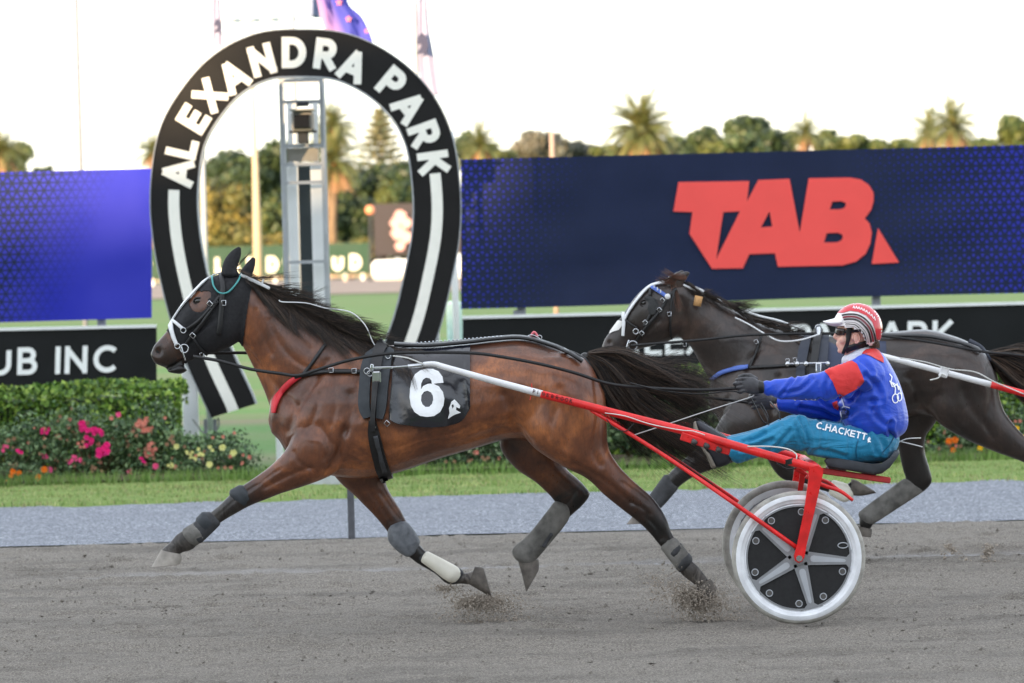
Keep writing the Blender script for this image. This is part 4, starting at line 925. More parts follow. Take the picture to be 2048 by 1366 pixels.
def shell(src, mask, off, name, mat, parent, sub=1, thick=True):
    """a close-fitting cover over part of a body"""
    bm = bmesh.new(); bm.from_mesh(src); bm.verts.ensure_lookup_table()
    V = np.array([v.co[:] for v in bm.verts]); x, y = proj(V); k = mask(x, y, V, 14)
    bmesh.ops.delete(bm, geom=[v for v, q in zip(bm.verts, k) if not q], context='VERTS')
    if sub: bmesh.ops.subdivide_edges(bm, edges=bm.edges[:], cuts=sub, use_grid_fill=True)
    bm.verts.ensure_lookup_table(); V = np.array([v.co[:] for v in bm.verts]); x, y = proj(V); k = mask(x, y, V, 0)
    bmesh.ops.delete(bm, geom=[v for v, q in zip(bm.verts, k) if not q], context='VERTS')
    for _ in range(2): bmesh.ops.smooth_vert(bm, verts=[v for v in bm.verts if v.is_boundary], factor=.5, use_axis_x=True, use_axis_y=True, use_axis_z=True)
    bm.normal_update()
    for v in bm.verts: v.co += v.normal * off
    be = [e for e in bm.edges if e.is_boundary]
    r = bmesh.ops.extrude_edge_only(bm, edges=be); 
    for v in [g for g in r['geom'] if isinstance(g, bmesh.types.BMVert)]:
        v.co -= v.normal * off * 1.3 if v.normal.length > 0 else Vector()
    me = bpy.data.meshes.new(name); bm.to_mesh(me); bm.free(); me.materials.clear(); me.attributes
    for a in ('points', 'mud'):
        if a in me.attributes: me.attributes.remove(me.attributes[a])
    me.materials.append(mat); me.polygons.foreach_set('use_smooth', [True] * len(me.polygons)); me.polygons.foreach_set('material_index', [0] * len(me.polygons)); me.update()
    o = bpy.data.objects.new(name, me); COL.objects.link(o); child(o, parent); return o
def polymask(poly, holes=()):
    cx = sum(p[0] for p in poly) / len(poly); cy = sum(p[1] for p in poly) / len(poly)
    def f(x, y, V, grow):
        if grow:
            k = inpoly(x, y, poly) | (segd(x, y, list(poly) + [poly[0]]) < grow); return k
        k = inpoly(x, y, poly)
        for h in holes: k &= ~(((x - h[0]) / h[2]) ** 2 + ((y - h[1]) / h[3]) ** 2 < 1)
        return k
    return f
def hair(name, paths, r0, mats, parent, seed=0):
    """paths: array [N,K,3] of strands -> thin three-sided tapering tubes"""
    Pm = np.asarray(paths); N_, K, _ = Pm.shape; t = np.gradient(Pm, axis=1); t /= np.linalg.norm(t, axis=2, keepdims=True) + 1e-9
    up = np.array((.1, 1, .15)); a = np.cross(t, up); a /= np.linalg.norm(a, axis=2, keepdims=True) + 1e-9; b = np.cross(t, a)
    r = np.asarray(r0).reshape(-1, 1) * (1 - .8 * np.linspace(0, 1, K) ** 2)[None] ; V = []
    for j in range(3):
        th = 2 * pi * j / 3; V.append(Pm + (a * cos(th) + b * sin(th)) * r[..., None])
    V = np.stack(V, 2).reshape(-1, 3); base = (np.arange(N_) * K * 3)[:, None, None]; i = np.arange(K - 1)[None, :, None] * 3; j = np.arange(3)[None, None]; j2 = (j + 1) % 3
    F = np.stack([base + i + j, base + i + j2, base + i + 3 + j2, base + i + 3 + j], -1).reshape(-1, 4)
    me = bpy.data.meshes.new(name); me.vertices.add(len(V)); me.vertices.foreach_set('co', V.ravel()); me.loops.add(F.size); me.loops.foreach_set('vertex_index', F.ravel()); me.polygons.add(len(F))
    me.polygons.foreach_set('loop_start', np.arange(len(F)) * 4); me.polygons.foreach_set('loop_total', np.full(len(F), 4)); me.update(calc_edges=True)
    for m in mats: me.materials.append(m)
    mi = np.random.default_rng(seed).integers(0, len(mats), N_); me.polygons.foreach_set('material_index', np.repeat(mi, (K - 1) * 3)); me.polygons.foreach_set('use_smooth', [True] * len(F)); me.update()
    o = bpy.data.objects.new(name, me); COL.objects.link(o)
    if parent: child(o, parent)
    return o
def guide_hair(rn, guides, n, K, spread, wav, Yc, rad, env=1.0):
    """guides: pixel paths [(x, y, dy)...]; strands gather in locks blended between neighbouring guides"""
    g = [np.array(spline(gd, 12)) for gd in guides]; g = np.array([a[np.linspace(0, len(a) - 1, K).round().astype(int)] for a in g]); out = []
    t = np.linspace(0, 1, K); nl = max(8, n // 42); LK = []
    for i in range(nl):
        u = rn.random() * (len(g) - 1); a = int(u); f = u - a; LK.append((g[a] * (1 - f) + g[min(a + 1, len(g) - 1)] * f, .6 + .5 * rn.random(), rn.random(3) * 6.3, rn.uniform(3, 8, 3), wav * rn.uniform(.2, 1.5), rn.normal(0, 1, 3) * np.array((spread, spread, 0)), rn.normal() * .03))
    for i in range(n):
        p, L, ph, fr, am, sp_, dl = LK[rn.integers(nl)]; L = min(1.0, L * rn.uniform(.85, 1.1)); idx = t * (K - 1) * L; lo = np.floor(idx).astype(int); hi_ = np.minimum(lo + 1, K - 1); q = p[lo] * (1 - (idx - lo))[:, None] + p[hi_] * (idx - lo)[:, None]
        q = q + np.stack([am * np.sin(fr[0] * t + ph[0]) * t, am * np.sin(fr[1] * t + ph[1]) * t, 0 * t], -1) + sp_[None] * t[:, None] + (rn.normal(0, 1, 3) * np.array((1, 1, 0)))[None] * (1.4 + spread * .34 * t)[:, None]
        dy = q[:, 2] + dl * (.3 + t) + rn.normal() * .008
        out.append([P(a_, b_, Yc + d_)[:] for a_, b_, d_ in zip(q[:, 0], q[:, 1], dy)])
    return np.array(out), rad * rn.uniform(.6, 1.4, n)
LEA = M('harness_leather', lin((22, 22, 24)), .42, var=.25, sc=30, spec=.5); LEAG = M('harness_grey_pad', lin((46, 51, 56)), .6, var=.15, sc=20)
CHROME = M('chrome', lin((200, 202, 206)), .18, 1.0, var=.05, bump=0); WHS = M('white_strap', lin((224, 226, 228)), .45, var=.08, sc=20)
MUDG = M('muddy_boot', lin((108, 106, 102)), .8, var=.5, sc=13, bump=.5, bd=.004); BOOTD = M('dark_boot', lin((56, 57, 60)), .7, var=.5, sc=15, bump=.5, bd=.003)
BOOTW = M('white_boot', lin((226, 222, 208)), .5, var=.08, sc=14); HOOF = M('hoof_horn', lin((96, 90, 84)), .75, var=.5, sc=18, bump=.5, bd=.003)
HOODM = M('hood_cloth', lin((26, 26, 30)), .75, var=.2, sc=26, bump=.5, bd=.002, bs=300); TEAL = M('teal_piping', lin((70, 150, 150)), .5); BLUEST = M('blue_strap', lin((84, 112, 190)), .5)
REDC = M('red_collar', lin((212, 44, 56)), .5); EYE = M('eye_dark', (.006, .004, .003), .06, bump=0, spec=.8); HAIRS = [M('hair_black', (.010, .008, .007), .38, bump=0), M('hair_brown', (.085, .055, .038), .4, bump=0), M('hair_dark', (.018, .013, .011), .34, bump=0)]
ROPE = M('white_cord', lin((214, 214, 210)), .6)
def air(Y): return lambda x, y, k=0: P(x, y, Y)
def cordp(mb, pts, Y, r, sub=5, n=6, mi=0):
    """a cord or strap through the air; pts (x, y[, depth])"""
    q = spline([(p[0], p[1], p[2] if len(p) > 2 else Y) for p in pts], sub); return mb.tube([P(*c) for c in q], r, n, mi)
def belt(mb, pts, Y, w, th=.004, sub=5, mi=0):
    """flat strap in the air: w metres wide"""
    q = spline([(p[0], p[1], p[2] if len(p) > 2 else Y) for p in pts], sub); pp = [P(*c) for c in q]; rg = []
    for i, p in enumerate(pp):
        t = (pp[min(i + 1, len(pp) - 1)] - pp[max(i - 1, 0)]).normalized(); up = t.cross(Vector((0, 1, 0))).normalized() * w / 2; d = Vector((0, th / 2, 0)); rg.append([p + up - d, p - up - d, p - up + d, p + up + d])
    return mb.rings(rg, mi)
def ringm(mb, c, r, rr=.0035, n=14, mi=0):
    return mb.tube([c + Vector((r * cos(2 * pi * i / n), 0, r * sin(2 * pi * i / n))) for i in range(n + 1)], rr, 6, mi, cap=False)
def buckle(mb, c, w=.022, h=.03, ang=0.0, mi=0):
    q = [(-w / 2, -h / 2), (w / 2, -h / 2), (w / 2, h / 2), (-w / 2, h / 2), (-w / 2, -h / 2)]; ca, sa = cos(ang), sin(ang)
    return mb.tube([c + Vector((x * ca - z * sa, -.004, x * sa + z * ca)) for x, z in q], .0028, 5, mi)

# ------------------------------------------------------------------ the bay in front
Y1 = .62; nY = Y1 - .15; fY = Y1 + .15
head1 = dict(ex=.9, st=[(304, 702, 319, 731, .040, Y1, .95), (308, 691, 338, 737, .052, Y1, .9), (321, 676, 358, 735, .055, Y1, .85), (336, 659, 374, 724, .052, Y1, .7), (350, 637, 396, 713, .058, Y1, .4), (366, 613, 428, 705, .078, Y1, .4), (384, 590, 458, 693, .098, Y1, .4), (405, 568, 482, 676, .104, Y1, .4), (430, 553, 497, 645, .1, Y1, .3), (455, 548, 507, 612, .085, Y1, .2), (480, 549, 510, 592, .06, Y1, 0)])
neck1 = dict(egg=-.12, st=[(470, 556, 478, 680, .07, Y1, .1), (503, 565, 488, 698, .078, Y1, 0), (540, 584, 508, 738, .085, Y1, 0), (590, 610, 528, 782, .10, Y1, 0), (650, 640, 545, 830, .125, Y1, 0), (715, 675, 558, 872, .16, Y1, 0), (780, 698, 580, 912, .19, Y1, 0)])
trunk1 = [(572, 760, 558, 880, .13, 0, 0), (620, 716, 592, 928, .195, 0, 0), (690, 695, 655, 950, .23, 0, 0), (770, 690, 735, 957, .255, 0, 0), (840, 692, 800, 944, .272, 0, 0), (927, 686, 880, 917, .28, 0, 0), (997, 679, 950, 897, .275, 0, 0), (1050, 677, 1010, 880, .265, 0, 0), (1103, 690, 1055, 880, .26, 0, 0), (1140, 704, 1110, 885, .245, 0, 0), (1176, 725, 1160, 880, .2, 0, 0), (1199, 768, 1192, 840, .13, 0, 0)]
def tk(t, Yc, f=lambda x, y: (x, y)): return dict(egg=.10, st=[(*f(a, b), *f(c, d), h, Yc, q) for a, b, c, d, h, q, _ in t])
nh1 = dict(st=[(1045, 735, 1185, 735, .11, Y1 - .11), (1032, 790, 1209, 790, .125, nY + .01), (1036, 845, 1214, 845, .125, nY), (1062, 890, 1217, 893, .108, nY), (1120, 930, 1234, 926, .085, nY, .0), (1172, 956, 1256, 951, .064, nY, .1), (1208, 990, 1278, 971, .052, nY, .35), (1240, 1016, 1300, 990, .044, nY, .7), (1272, 1041, 1319, 1012, .041, nY, .9), (1295, 1062, 1334, 1038, .037, nY, 1), (1319, 1091, 1345, 1068, .028, nY, 1), (1350, 1131, 1373, 1110, .025, nY, 1), (1364, 1150, 1394, 1130, .032, nY, 1, .3), (1382, 1164, 1406, 1144, .027, nY, 1, .6), (1396, 1176, 1416, 1158, .03, nY, 1, .8)])
fh1 = dict(st=[(1030, 800, 1110, 800, .10, fY), (1005, 850, 1120, 868, .10, fY, .2), (1000, 895, 1122, 915, .09, fY, .35), (1030, 936, 1136, 940, .07, fY, .4), (1070, 964, 1152, 954, .055, fY, .6), (1100, 992, 1172, 974, .046, fY, .9), (1112, 1008, 1180, 990, .040, fY, 1), (1114, 1010, 1164, 1012, .034, fY, 1), (1104, 1024, 1140, 1034, .028, fY, 1), (1060, 1075, 1084, 1088, .025, fY, 1), (1036, 1100, 1070, 1112, .03, fY, 1, .5), (1038, 1118, 1068, 1124, .027, fY, 1, .8)])  # far thigh blackened above the hock too: shade put into the coat
nf1 = dict(st=[(640, 800, 700, 900, .07, Y1 - .13), (600, 850, 680, 938, .085, Y1 - .15), (572, 899, 652, 956, .085, nY), (540, 932, 610, 972, .062, nY, .05), (512, 953, 566, 986, .05, nY, .3), (488, 969, 530, 1000, .043, nY, .7), (465, 984, 500, 1012, .042, nY, .9), (447, 1002, 474, 1026, .040, nY, 1, .2), (424, 1022, 447, 1042, .030, nY, 1, .2), (398, 1040, 420, 1062, .026, nY, 1, .2), (374, 1056, 399, 1084, .029, nY, 1, .2), (354, 1068, 386, 1099, .031, nY, 1, .2), (338, 1086, 366, 1105, .027, nY, 1, .3), (324, 1098, 352, 1113, .030, nY, 1, .5)])
ff1 = dict(st=[(650, 880, 760, 900, .09, Y1 + .12, .1), (660, 935, 768, 940, .09, fY, .2), (680, 965, 774, 972, .068, fY, .2), (712, 994, 788, 998, .052, fY, .3), (744, 1026, 803, 1022, .044, fY, .5), (772, 1060, 815, 1046, .040, fY, .9), (788, 1086, 828, 1064, .04, fY, 1), (808, 1106, 836, 1084, .033, fY, 1), (836, 1128, 856, 1106, .026, fY, 1), (870, 1148, 888, 1124, .026, fY, 1), (894, 1168, 912, 1140, .031, fY, 1, .3), (922, 1168, 930, 1146, .025, fY, 1, .5), (940, 1170, 948, 1140, .028, fY, 1, .7)])  # far forearm slightly blackened as well, shade held in the coat colour
mus1 = [(655, 800, 42, 95, 28, .016), (680, 885, 48, 50, 20, .020), (625, 900, 35, 40, -40, .012), (590, 855, 26, 45, 10, .012), (1105, 745, 80, 42, 25, .018), (1160, 830, 34, 85, -8, .018, 'n'), (1085, 870, 40, 36, 30, .016, 'n'), (820, 780, 90, 70, 0, .006), (1130, 900, 30, 50, -45, .008, 'n'),
        (560, 935, 30, 14, -35, .008, 'n'), (1235, 975, 36, 12, 42, .008, 'n'), (600, 700, 40, 60, 40, .01), (560, 640, 26, 60, -40, .008), (440, 665, 26, 30, 0, .014), (372, 640, 10, 30, 35, .006), (905, 850, 110, 40, -8, .006), (1030, 760, 26, 30, 0, .012), (735, 1010, 20, 30, -30, .008, 'f')]
gro1 = [([(690, 860), (681, 890), (668, 920), (655, 940)], 8, .016), ([(700, 790), (702, 830), (690, 862)], 9, .009), ([(655, 725), (625, 770), (598, 815), (580, 860)], 9, .011), ([(492, 700), (530, 745), (570, 790), (592, 812)], 8, .011), ([(1010, 790), (1025, 825), (1034, 856), (1060, 884)], 9, .018, 'n'),
        ([(1190, 765), (1196, 830), (1186, 900), (1200, 930)], 7, .010, 'n'), ([(1120, 780), (1136, 840), (1132, 890)], 9, .008, 'n'), ([(620, 935), (580, 950), (530, 975)], 5, .008, 'n'), ([(1150, 925), (1215, 965), (1262, 1005)], 5, .008, 'n'), ([(1290, 1030), (1306, 1048), (1322, 1078)], 4, .006, 'n'),
        ([(960, 878), (990, 862), (1020, 850)], 10, .008), ([(520, 600), (560, 650), (620, 700)], 8, .006), ([(425, 640), (400, 660), (372, 690)], 5, .006), ([(330, 738), (346, 733), (364, 722)], 3.2, .014), ([(640, 850), (655, 880), (650, 915)], 7, .008), ([(1040, 735), (1062, 760), (1070, 800)], 12, .008), ([(760, 900), (840, 890), (930, 860)], 10, .004), ([(800, 930), (880, 905), (960, 870)], 6, .003),
        ([(600, 860), (618, 880), (640, 885), (650, 905)], 2.2, -.003), ([(800, 900), (850, 880), (905, 872), (950, 850)], 2.2, -.003), ([(700, 905), (722, 918), (748, 922)], 2.0, -.003), ([(575, 938), (545, 952), (515, 968)], 1.8, -.003, 'n'), ([(1100, 850), (1112, 885), (1140, 912)], 2.2, -.003, 'n'), ([(1120, 800), (1105, 840), (1100, 870)], 6, .005, 'n'),
        ([(540, 640), (556, 680), (590, 720), (630, 742)], 5, .005), ([(512, 620), (520, 660), (545, 710)], 4, .004), ([(640, 790), (632, 830), (610, 870)], 5, .007), ([(668, 770), (672, 810), (664, 850)], 5, .005), ([(720, 740), (716, 790), (718, 840)], 7, .004), ([(1075, 740), (1120, 730), (1160, 745)], 8, .004), ([(590, 905), (600, 925), (625, 938)], 4, .006, 'n'),
        ([(470, 1000), (452, 1016), (430, 1036)], 2.5, .004, 'n'), ([(560, 940), (520, 966), (492, 984)], 3, .006, 'n'), ([(1300, 1040), (1322, 1064), (1340, 1088)], 2.5, .005, 'n'), ([(1262, 1006), (1285, 1016), (1300, 1030)], 3, .006, 'n'), ([(1245, 965), (1275, 985), (1300, 1005)], 3, .006, 'n'), ([(1150, 985), (1140, 1000), (1130, 1012)], 3, .005), ([(1080, 930), (1110, 960), (1140, 985)], 4, .006), ([(760, 985), (785, 1020), (800, 1040)], 3, .005), ([(720, 960), (760, 1010), (780, 1045)], 3, .005)]
lofts1 = [head1, neck1, tk(trunk1, Y1), nh1, fh1, nf1, ff1, dict(st=[(334, 741, 343, 746, .03, Y1, 1), (338, 735, 362, 748, .04, Y1, 1), (352, 728, 374, 742, .04, Y1, 1)])]
me, V, A, Bm, x, y = make_body(lofts1, Y1, .0095, mus1, gro1, 3, dents=[(P(315, 703, Y1 - .045), .020, .024), (P(315, 703, Y1 + .045), .020, .024), (P(397, 603, Y1 - .095), .022, .006)])
# true markings of the coat: dark along the crest and back of the neck, dun muzzle; the far upper legs are darkened for shade
A = np.maximum(A, .55 * np.exp(-(segd(x, y, [(503, 570), (590, 620), (650, 655), (720, 690), (790, 700)]) / 34) ** 2)); A = np.maximum(A, .35 * np.exp(-(segd(x, y, [(800, 690), (1050, 680), (1140, 705)]) / 26) ** 2))
bay = coat('bay_coat', lin((70, 42, 30)), lin((124, 74, 48)), lin((192, 118, 67)), lin((17, 15, 15)), .33)
h1 = thing('bay_horse', (P(800, 700, Y1).x, Y1, 0), 'bay racing horse in black hood at full trot wearing number six saddle cloth', 'horse')
body1 = finish_body(me, A, Bm, bay, 'body', h1); bv1 = bvh_of(me); mp1 = tomap(bv1, .004, Y1)
# hooves
def hoof(st, parent, mat=HOOF): return MB().loft(st, 3, 20, .9, flat=True).build('hoof', mat, parent, angle=38)
hoof([(322, 1100, 362, 1108, .036, nY), (312, 1118, 364, 1116, .045, nY), (303, 1134, 361, 1128, .052, nY)], h1, M('hoof_pale', lin((148, 142, 134)), .7, var=.3, sc=16, bump=.5))
hoof([(937, 1168, 950, 1133, .033, fY), (958, 1180, 962, 1134, .042, fY), (984, 1196, 967, 1136, .050, fY)], h1)
hoof([(1036, 1122, 1077, 1119, .036, fY), (1044, 1150, 1078, 1128, .042, fY), (1052, 1184, 1078, 1138, .046, fY)], h1)
hoof([(1390, 1180, 1420, 1156, .034, nY), (1402, 1196, 1428, 1166, .042, nY), (1412, 1206, 1434, 1176, .046, nY)], h1)
def lump(name, st, mat, parent, ex=.85): return MB().loft(st, 3, 18, ex).build(name, mat, parent, smooth=True)
# leg boots
o = lump('front_boot', [(412, 1024, 440, 1050, .040, nY), (390, 1043, 418, 1072, .040, nY), (374, 1058, 403, 1086, .042, nY)], BOOTD, h1)
MB().loft([(404, 1024, 432, 1056, .043, nY), (392, 1036, 420, 1068, .043, nY)], 2, 16).build('strap', LEAG, o, smooth=True)
MB().loft([(386, 1046, 410, 1080, .0445, nY), (366, 1058, 392, 1092, .045, nY)], 2, 16).build('strap', MUDG, o, smooth=True)
o = lump('knee_strap', [(460, 980, 492, 1014, .047, nY), (478, 970, 504, 1004, .047, nY)], LEAG, h1)
o = lump('knee_boot', [(776, 1058, 818, 1047, .052, fY - .01), (776, 1080, 832, 1066, .054, fY - .01), (792, 1100, 840, 1084, .05, fY - .01), (810, 1112, 834, 1098, .035, fY - .01)], M('knee_boot_shell', lin((104, 108, 114)), .55, var=.35, sc=30, bump=.5), h1)
o = lump('shin_boot', [(838, 1122, 850, 1104, .034, fY), (866, 1144, 884, 1118, .036, fY), (894, 1162, 916, 1134, .042, fY), (906, 1168, 926, 1142, .036, fY)], BOOTD, h1)
MB().loft([(843, 1125, 857, 1103, .040, fY - .014), (869, 1144, 886, 1118, .042, fY - .014), (893, 1162, 914, 1133, .047, fY - .014), (904, 1166, 922, 1142, .032, fY - .014)], 3, 16).build('white_shell', BOOTW, o, smooth=True)
o = lump('hind_boot', [(1106, 1006, 1140, 1018, .038, fY - .01), (1096, 1020, 1136, 1042, .04, fY - .01), (1056, 1070, 1096, 1092, .037, fY - .01), (1026, 1096, 1074, 1118, .042, fY - .01), (1026, 1112, 1070, 1124, .036, fY - .01)], MUDG, h1)
MB().beam(P(1104, 1066, fY - .02), P(1086, 1094, fY - .02), .02, .06, bev=.004).build('strap', BOOTD, o)
o = lump('hind_shin_boot', [(1322, 1098, 1352, 1076, .036, nY), (1340, 1122, 1368, 1094, .036, nY), (1356, 1142, 1384, 1116, .038, nY)], MUDG, h1)
MB().loft([(1334, 1114, 1362, 1086, .039, nY), (1340, 1120, 1366, 1092, .039, nY)], 2, 16).build('strap', BOOTD, o, smooth=True)
MB().loft([(1352, 1138, 1378, 1106, .042, nY), (1358, 1144, 1384, 1113, .042, nY)], 2, 16).build('strap', BOOTD, o, smooth=True)
# hood, ears, eye
hood = shell(me, polymask([(506, 548), (499, 590), (492, 640), (486, 690), (470, 705), (400, 735), (371, 735), (362, 700), (333, 662), (355, 618), (385, 575), (425, 540), (470, 530)], [(397, 603, 18, 20), (411, 590, 11, 8)]), .005, 'hood', HOODM, h1)
def ear(pts, Y, mat, parent, name='ear'):
    mb = MB(); mb.loft([(a, b, c, d, h, Y) for a, b, c, d, h in pts], 4, 14); o = mb.build(name, mat, parent, smooth=True); return o
ear([(442, 548, 478, 548, .030), (444, 534, 474, 538, .028), (450, 518, 478, 524, .022), (462, 503, 482, 510, .014), (475, 494, 482, 498, .006)], Y1 - .05, HOODM, h1)
ear([(478, 552, 500, 560, .028), (484, 538, 506, 545, .024), (494, 525, 510, 531, .015), (504, 515, 511, 519, .006)], Y1 + .05, HOODM, h1)
e = P(395.5, 602, Y1 - .075); ec = cast(bv1, 395.5, 602, -.006) or e
MB().ball(ec, (.025, .015, .019), n=16).build('eye', EYE, h1, smooth=True)
lid = MB(); lid.tube([ec + Vector((.024 * cos(a * pi / 8), -.009, .018 * sin(a * pi / 8) + .002)) for a in range(-1, 10)], .0045, 6); lid.tube([ec + Vector((.024 * cos(a * pi / 8), -.009, .016 * sin(a * pi / 8))) for a in range(8, 17)], .0035, 6); lid.build('eyelid', M('skin_dark', lin((44, 36, 34)), .5), h1, smooth=True)
nz = cast(bv1, 314, 704, -.004)
if nz is not None:
    mb = MB(); mb.ball(nz + Vector((0, .004, 0)), (.017, .012, .025), rot=Matrix.Rotation(R(-25), 3, 'Y')); mb.build('nostril', M('nostril_dark', (.004, .003, .003), .6, bump=0), h1, smooth=True)
mh = tomap(bvh_of(hood.data), .004, Y1)
def onhead(x, y, k=0):
    h = cast(bv1, x, y, .011 + k); 
    return h if h is not None else mp1(x, y, .008 + k)
mb = MB(); strap(mb, onhead, [(426, 556), (428, 572), (436, 584), (446, 588)], 3); strap(mb, onhead, [(446, 588), (458, 584), (474, 566), (484, 546)], 3); mb.build('teal_piping', TEAL, h1, smooth=True)
# bridle
br1 = MB(); strap(br1, onhead, [(442, 548), (446, 575), (444, 600), (441, 640), (438, 668)], 9, mirror=Y1); strap(br1, onhead, [(440, 592), (420, 618), (398, 642), (374, 658)], 6, mirror=Y1); strap(br1, onhead, [(436, 602), (410, 640), (386, 668), (370, 690)], 6, mirror=Y1)
strap(br1, onhead, [(388, 676), (400, 694), (414, 706)], 4); bro = br1.build('bridle', LEA, h1, smooth=True)
wn = MB(); strap(wn, onhead, [(344, 640), (345, 660), (349, 678), (354, 690)], 8, mirror=Y1); strap(wn, onhead, [(346, 641), (356, 648), (366, 656)], 6); strap(wn, onhead, [(438, 548), (420, 557), (396, 580), (378, 600), (360, 622), (347, 642)], 2.6)
wn.build('white_noseband', WHS, h1, smooth=True)
bk = MB()
for (x_, y_, a_) in ((421, 608, .8), (386, 669, .8), (448, 606, 0), (404, 706, .3)):
    c = onhead(x_, y_, .004); buckle(bk, c, .02, .026, a_)
ringm(bk, onhead(368, 660, .004), .014); ringm(bk, onhead(355, 692, .004), .014); ringm(bk, onhead(368, 697, .006), .022, .004)
cordp(bk, [(362, 690, Y1 - .07), (366, 706, Y1 - .075), (371, 721, Y1 - .07)], Y1, .005)
bk.build('bit_and_buckles', CHROME, h1, smooth=True)
# overcheck from the poll back to the saddle, with plastic clip
oc = MB(); belt(oc, [(481, 549), (510, 563), (539, 577)], Y1 - .06, .017, .008); cordp(oc, [(558, 600), (566, 604), (612, 606), (650, 616), (700, 624), (730, 650), (748, 688), (766, 702)], Y1 - .10, .0032); cordp(oc, [(538, 575), (562, 584), (590, 598)], Y1 - .06, .003)
oc.build('overcheck', WHS, h1, smooth=True); MB().beam(P(505, 560, Y1 - .07), P(540, 577, Y1 - .07), .016, .012, bev=.003).beam(P(524, 566, Y1 - .072), P(527, 558, Y1 - .072), .01, .01).build('check_clip', WHS, h1)
cr = MB(); cordp(cr, [(655, 624), (690, 652), (720, 672), (738, 678)], Y1 - .03, .006); belt(cr, [(680, 640), (705, 660), (735, 676)], Y1 - .05, .014); cr.build('check_strap', LEA, h1, smooth=True)
# saddle pads, girth, breast collar
def pad(mb, px, w, th): return strap(mb, tomap(bv1, th * .5, Y1), px, w, th * .5, 6, cols=4, mirror=Y1)
sp_ = MB(); pad(sp_, [(752, 708, 12), (738, 722, 20), (732, 760, 20), (730, 810, 21), (736, 836, 16)], 20, .03); pad(sp_, [(784, 706, 12), (774, 722, 20), (768, 770, 20), (764, 815, 19), (760, 838, 13)], 18, .03); sp_.build('saddle_pad', LEAG, h1, smooth=True, angle=50)
sd = MB(); pad(sd, [(768, 699, 20), (758, 712, 22), (754, 740, 20), (752, 775, 12), (747, 838, 10), (746, 860, 12)], 18, .044); sd.build('saddle', LEA, h1, smooth=True, angle=50)
gi = MB(); pad(gi, [(745, 842, 14), (748, 868, 24), (756, 905, 26), (766, 938, 26), (776, 958, 22)], 26, .024); gi.build('girth', LEA, h1, smooth=True, angle=50)
gb = MB(); strap(gb, tomap(bv1, .028, Y1), [(752, 870), (760, 905), (768, 935)], 9, .006); gb.build('girth_strap', M('worn_leather', lin((58, 60, 64)), .5, var=.3, sc=40), h1, smooth=True)
bc = MB(); strap(bc, tomap(bv1, .006, Y1), [(601, 752, 9), (580, 766, 12), (562, 786, 12), (552, 806, 11), (549, 826, 6)], 11, .005); bc.build('breast_collar', REDC, h1, smooth=True)
bt = MB(); strap(bt, tomap(bv1, .006, Y1), [(603, 754), (622, 730), (640, 704), (652, 688)], 7, .004, mirror=Y1); strap(bt, tomap(bv1, .008, Y1), [(590, 754), (640, 745), (690, 744), (725, 745)], 8, .004, mirror=Y1); bt.build('collar_strap', LEA, h1, smooth=True)
bk = MB()
for x_, y_, a_ in ((664, 744, 0), (708, 745, 0), (748, 850, 0), (775, 846, .8)): buckle(bk, mp1(x_, y_, .016), .022, .024, a_)
ringm(bk, mp1(735, 748, .03), .016); ringm(bk, mp1(741, 753, .03), .014); ringm(bk, mp1(777, 722, .035), .013); bk.build('harness_rings', CHROME, h1, smooth=True)
# number cloth
NC = M('number_cloth', lin((18, 20, 30)), .22, var=.3, sc=5, bump=.5, bd=.03, bs=3.2, spec=.8)
def cloth(poly_top, poly_bot, bvh, Yc, off, n=26, m=20, rnd=.0, seed=1):
    top = spline(poly_top, 8); bot = spline(poly_bot, 8); L = []
    mp = tomap(bvh, off, Yc); rows = []
    for i in range(m + 1):
        v = i / m; row = []
        for j in range(n + 1):
            u = j / n; a = np.array(top[int(u * (len(top) - 1))][:2]); b_ = np.array(bot[int(u * (len(bot) - 1))][:2]); q = a * (1 - v) + b_ * v; row.append(mp(q[0], q[1], .009 * sin(u * 9 + v * 5) * v + .006 * sin(u * 19 - v * 6) * v))
        rows.append(row)
    full = [[Vector((p.x, 2 * Yc - p.y, p.z)) for p in r_] for r_ in rows[::-1]] + rows
    # smooth the drape
    for _ in range(3):
        for i in range(1, len(full) - 1):
            for j in range(len(full[0])): full[i][j] = full[i][j] * .5 + (full[i - 1][j] + full[i + 1][j]) * .25
    return full
cl1 = cloth([(790, 695), (850, 694), (941, 688)], [(778, 838), (800, 847), (850, 852), (895, 850), (921, 842), (936, 822), (940, 812)], bv1, Y1, .017)
cm = MB(); bk_ = [[p + Vector((0, .004 if p.y < Y1 else -.004, -.001)) for p in r_] for r_ in cl1]; cm.rings([a + b_[::-1] for a, b_ in zip(cl1, bk_)]); nc = cm.build('number_cloth', NC, h1, smooth=True, angle=60)
mc = tomap(bvh_of(nc.data), .002, Y1)
six_o = [(887, 766), (885, 754), (877, 743), (866, 738.5), (853, 738), (841, 741), (830, 749), (823, 762), (820, 778), (819.5, 795), (822, 811), (829, 824), (840, 831.5), (854, 834), (868, 832), (880, 824), (887, 811), (889, 797), (886, 784), (878, 773), (867, 767.5), (856, 768), (847, 772), (842, 779), (842.5, 768), (846, 760), (852, 756), (859, 757), (863, 761), (864, 768)]
six_i = [(855, 782), (862, 785), (866, 792), (866.5, 800), (864, 808), (858, 814), (851, 814), (845, 809), (842, 801), (843, 791), (848, 784)]
mb = MB(); decal(mb, [six_o, six_i], mc, 9, k=.001); mb.build('number', LETW, nc)
mb = MB(); decal(mb, [[(895, 838), (899, 826), (898, 816), (903, 803), (909, 799), (914, 804), (920, 812), (919, 817), (912, 814), (912, 820), (922, 825), (912, 828), (904, 832)], [(903, 811), (906, 808), (908, 812), (905, 817)]], mc, 9, k=.001); mb.build('horse_head_emblem', LETW, nc)
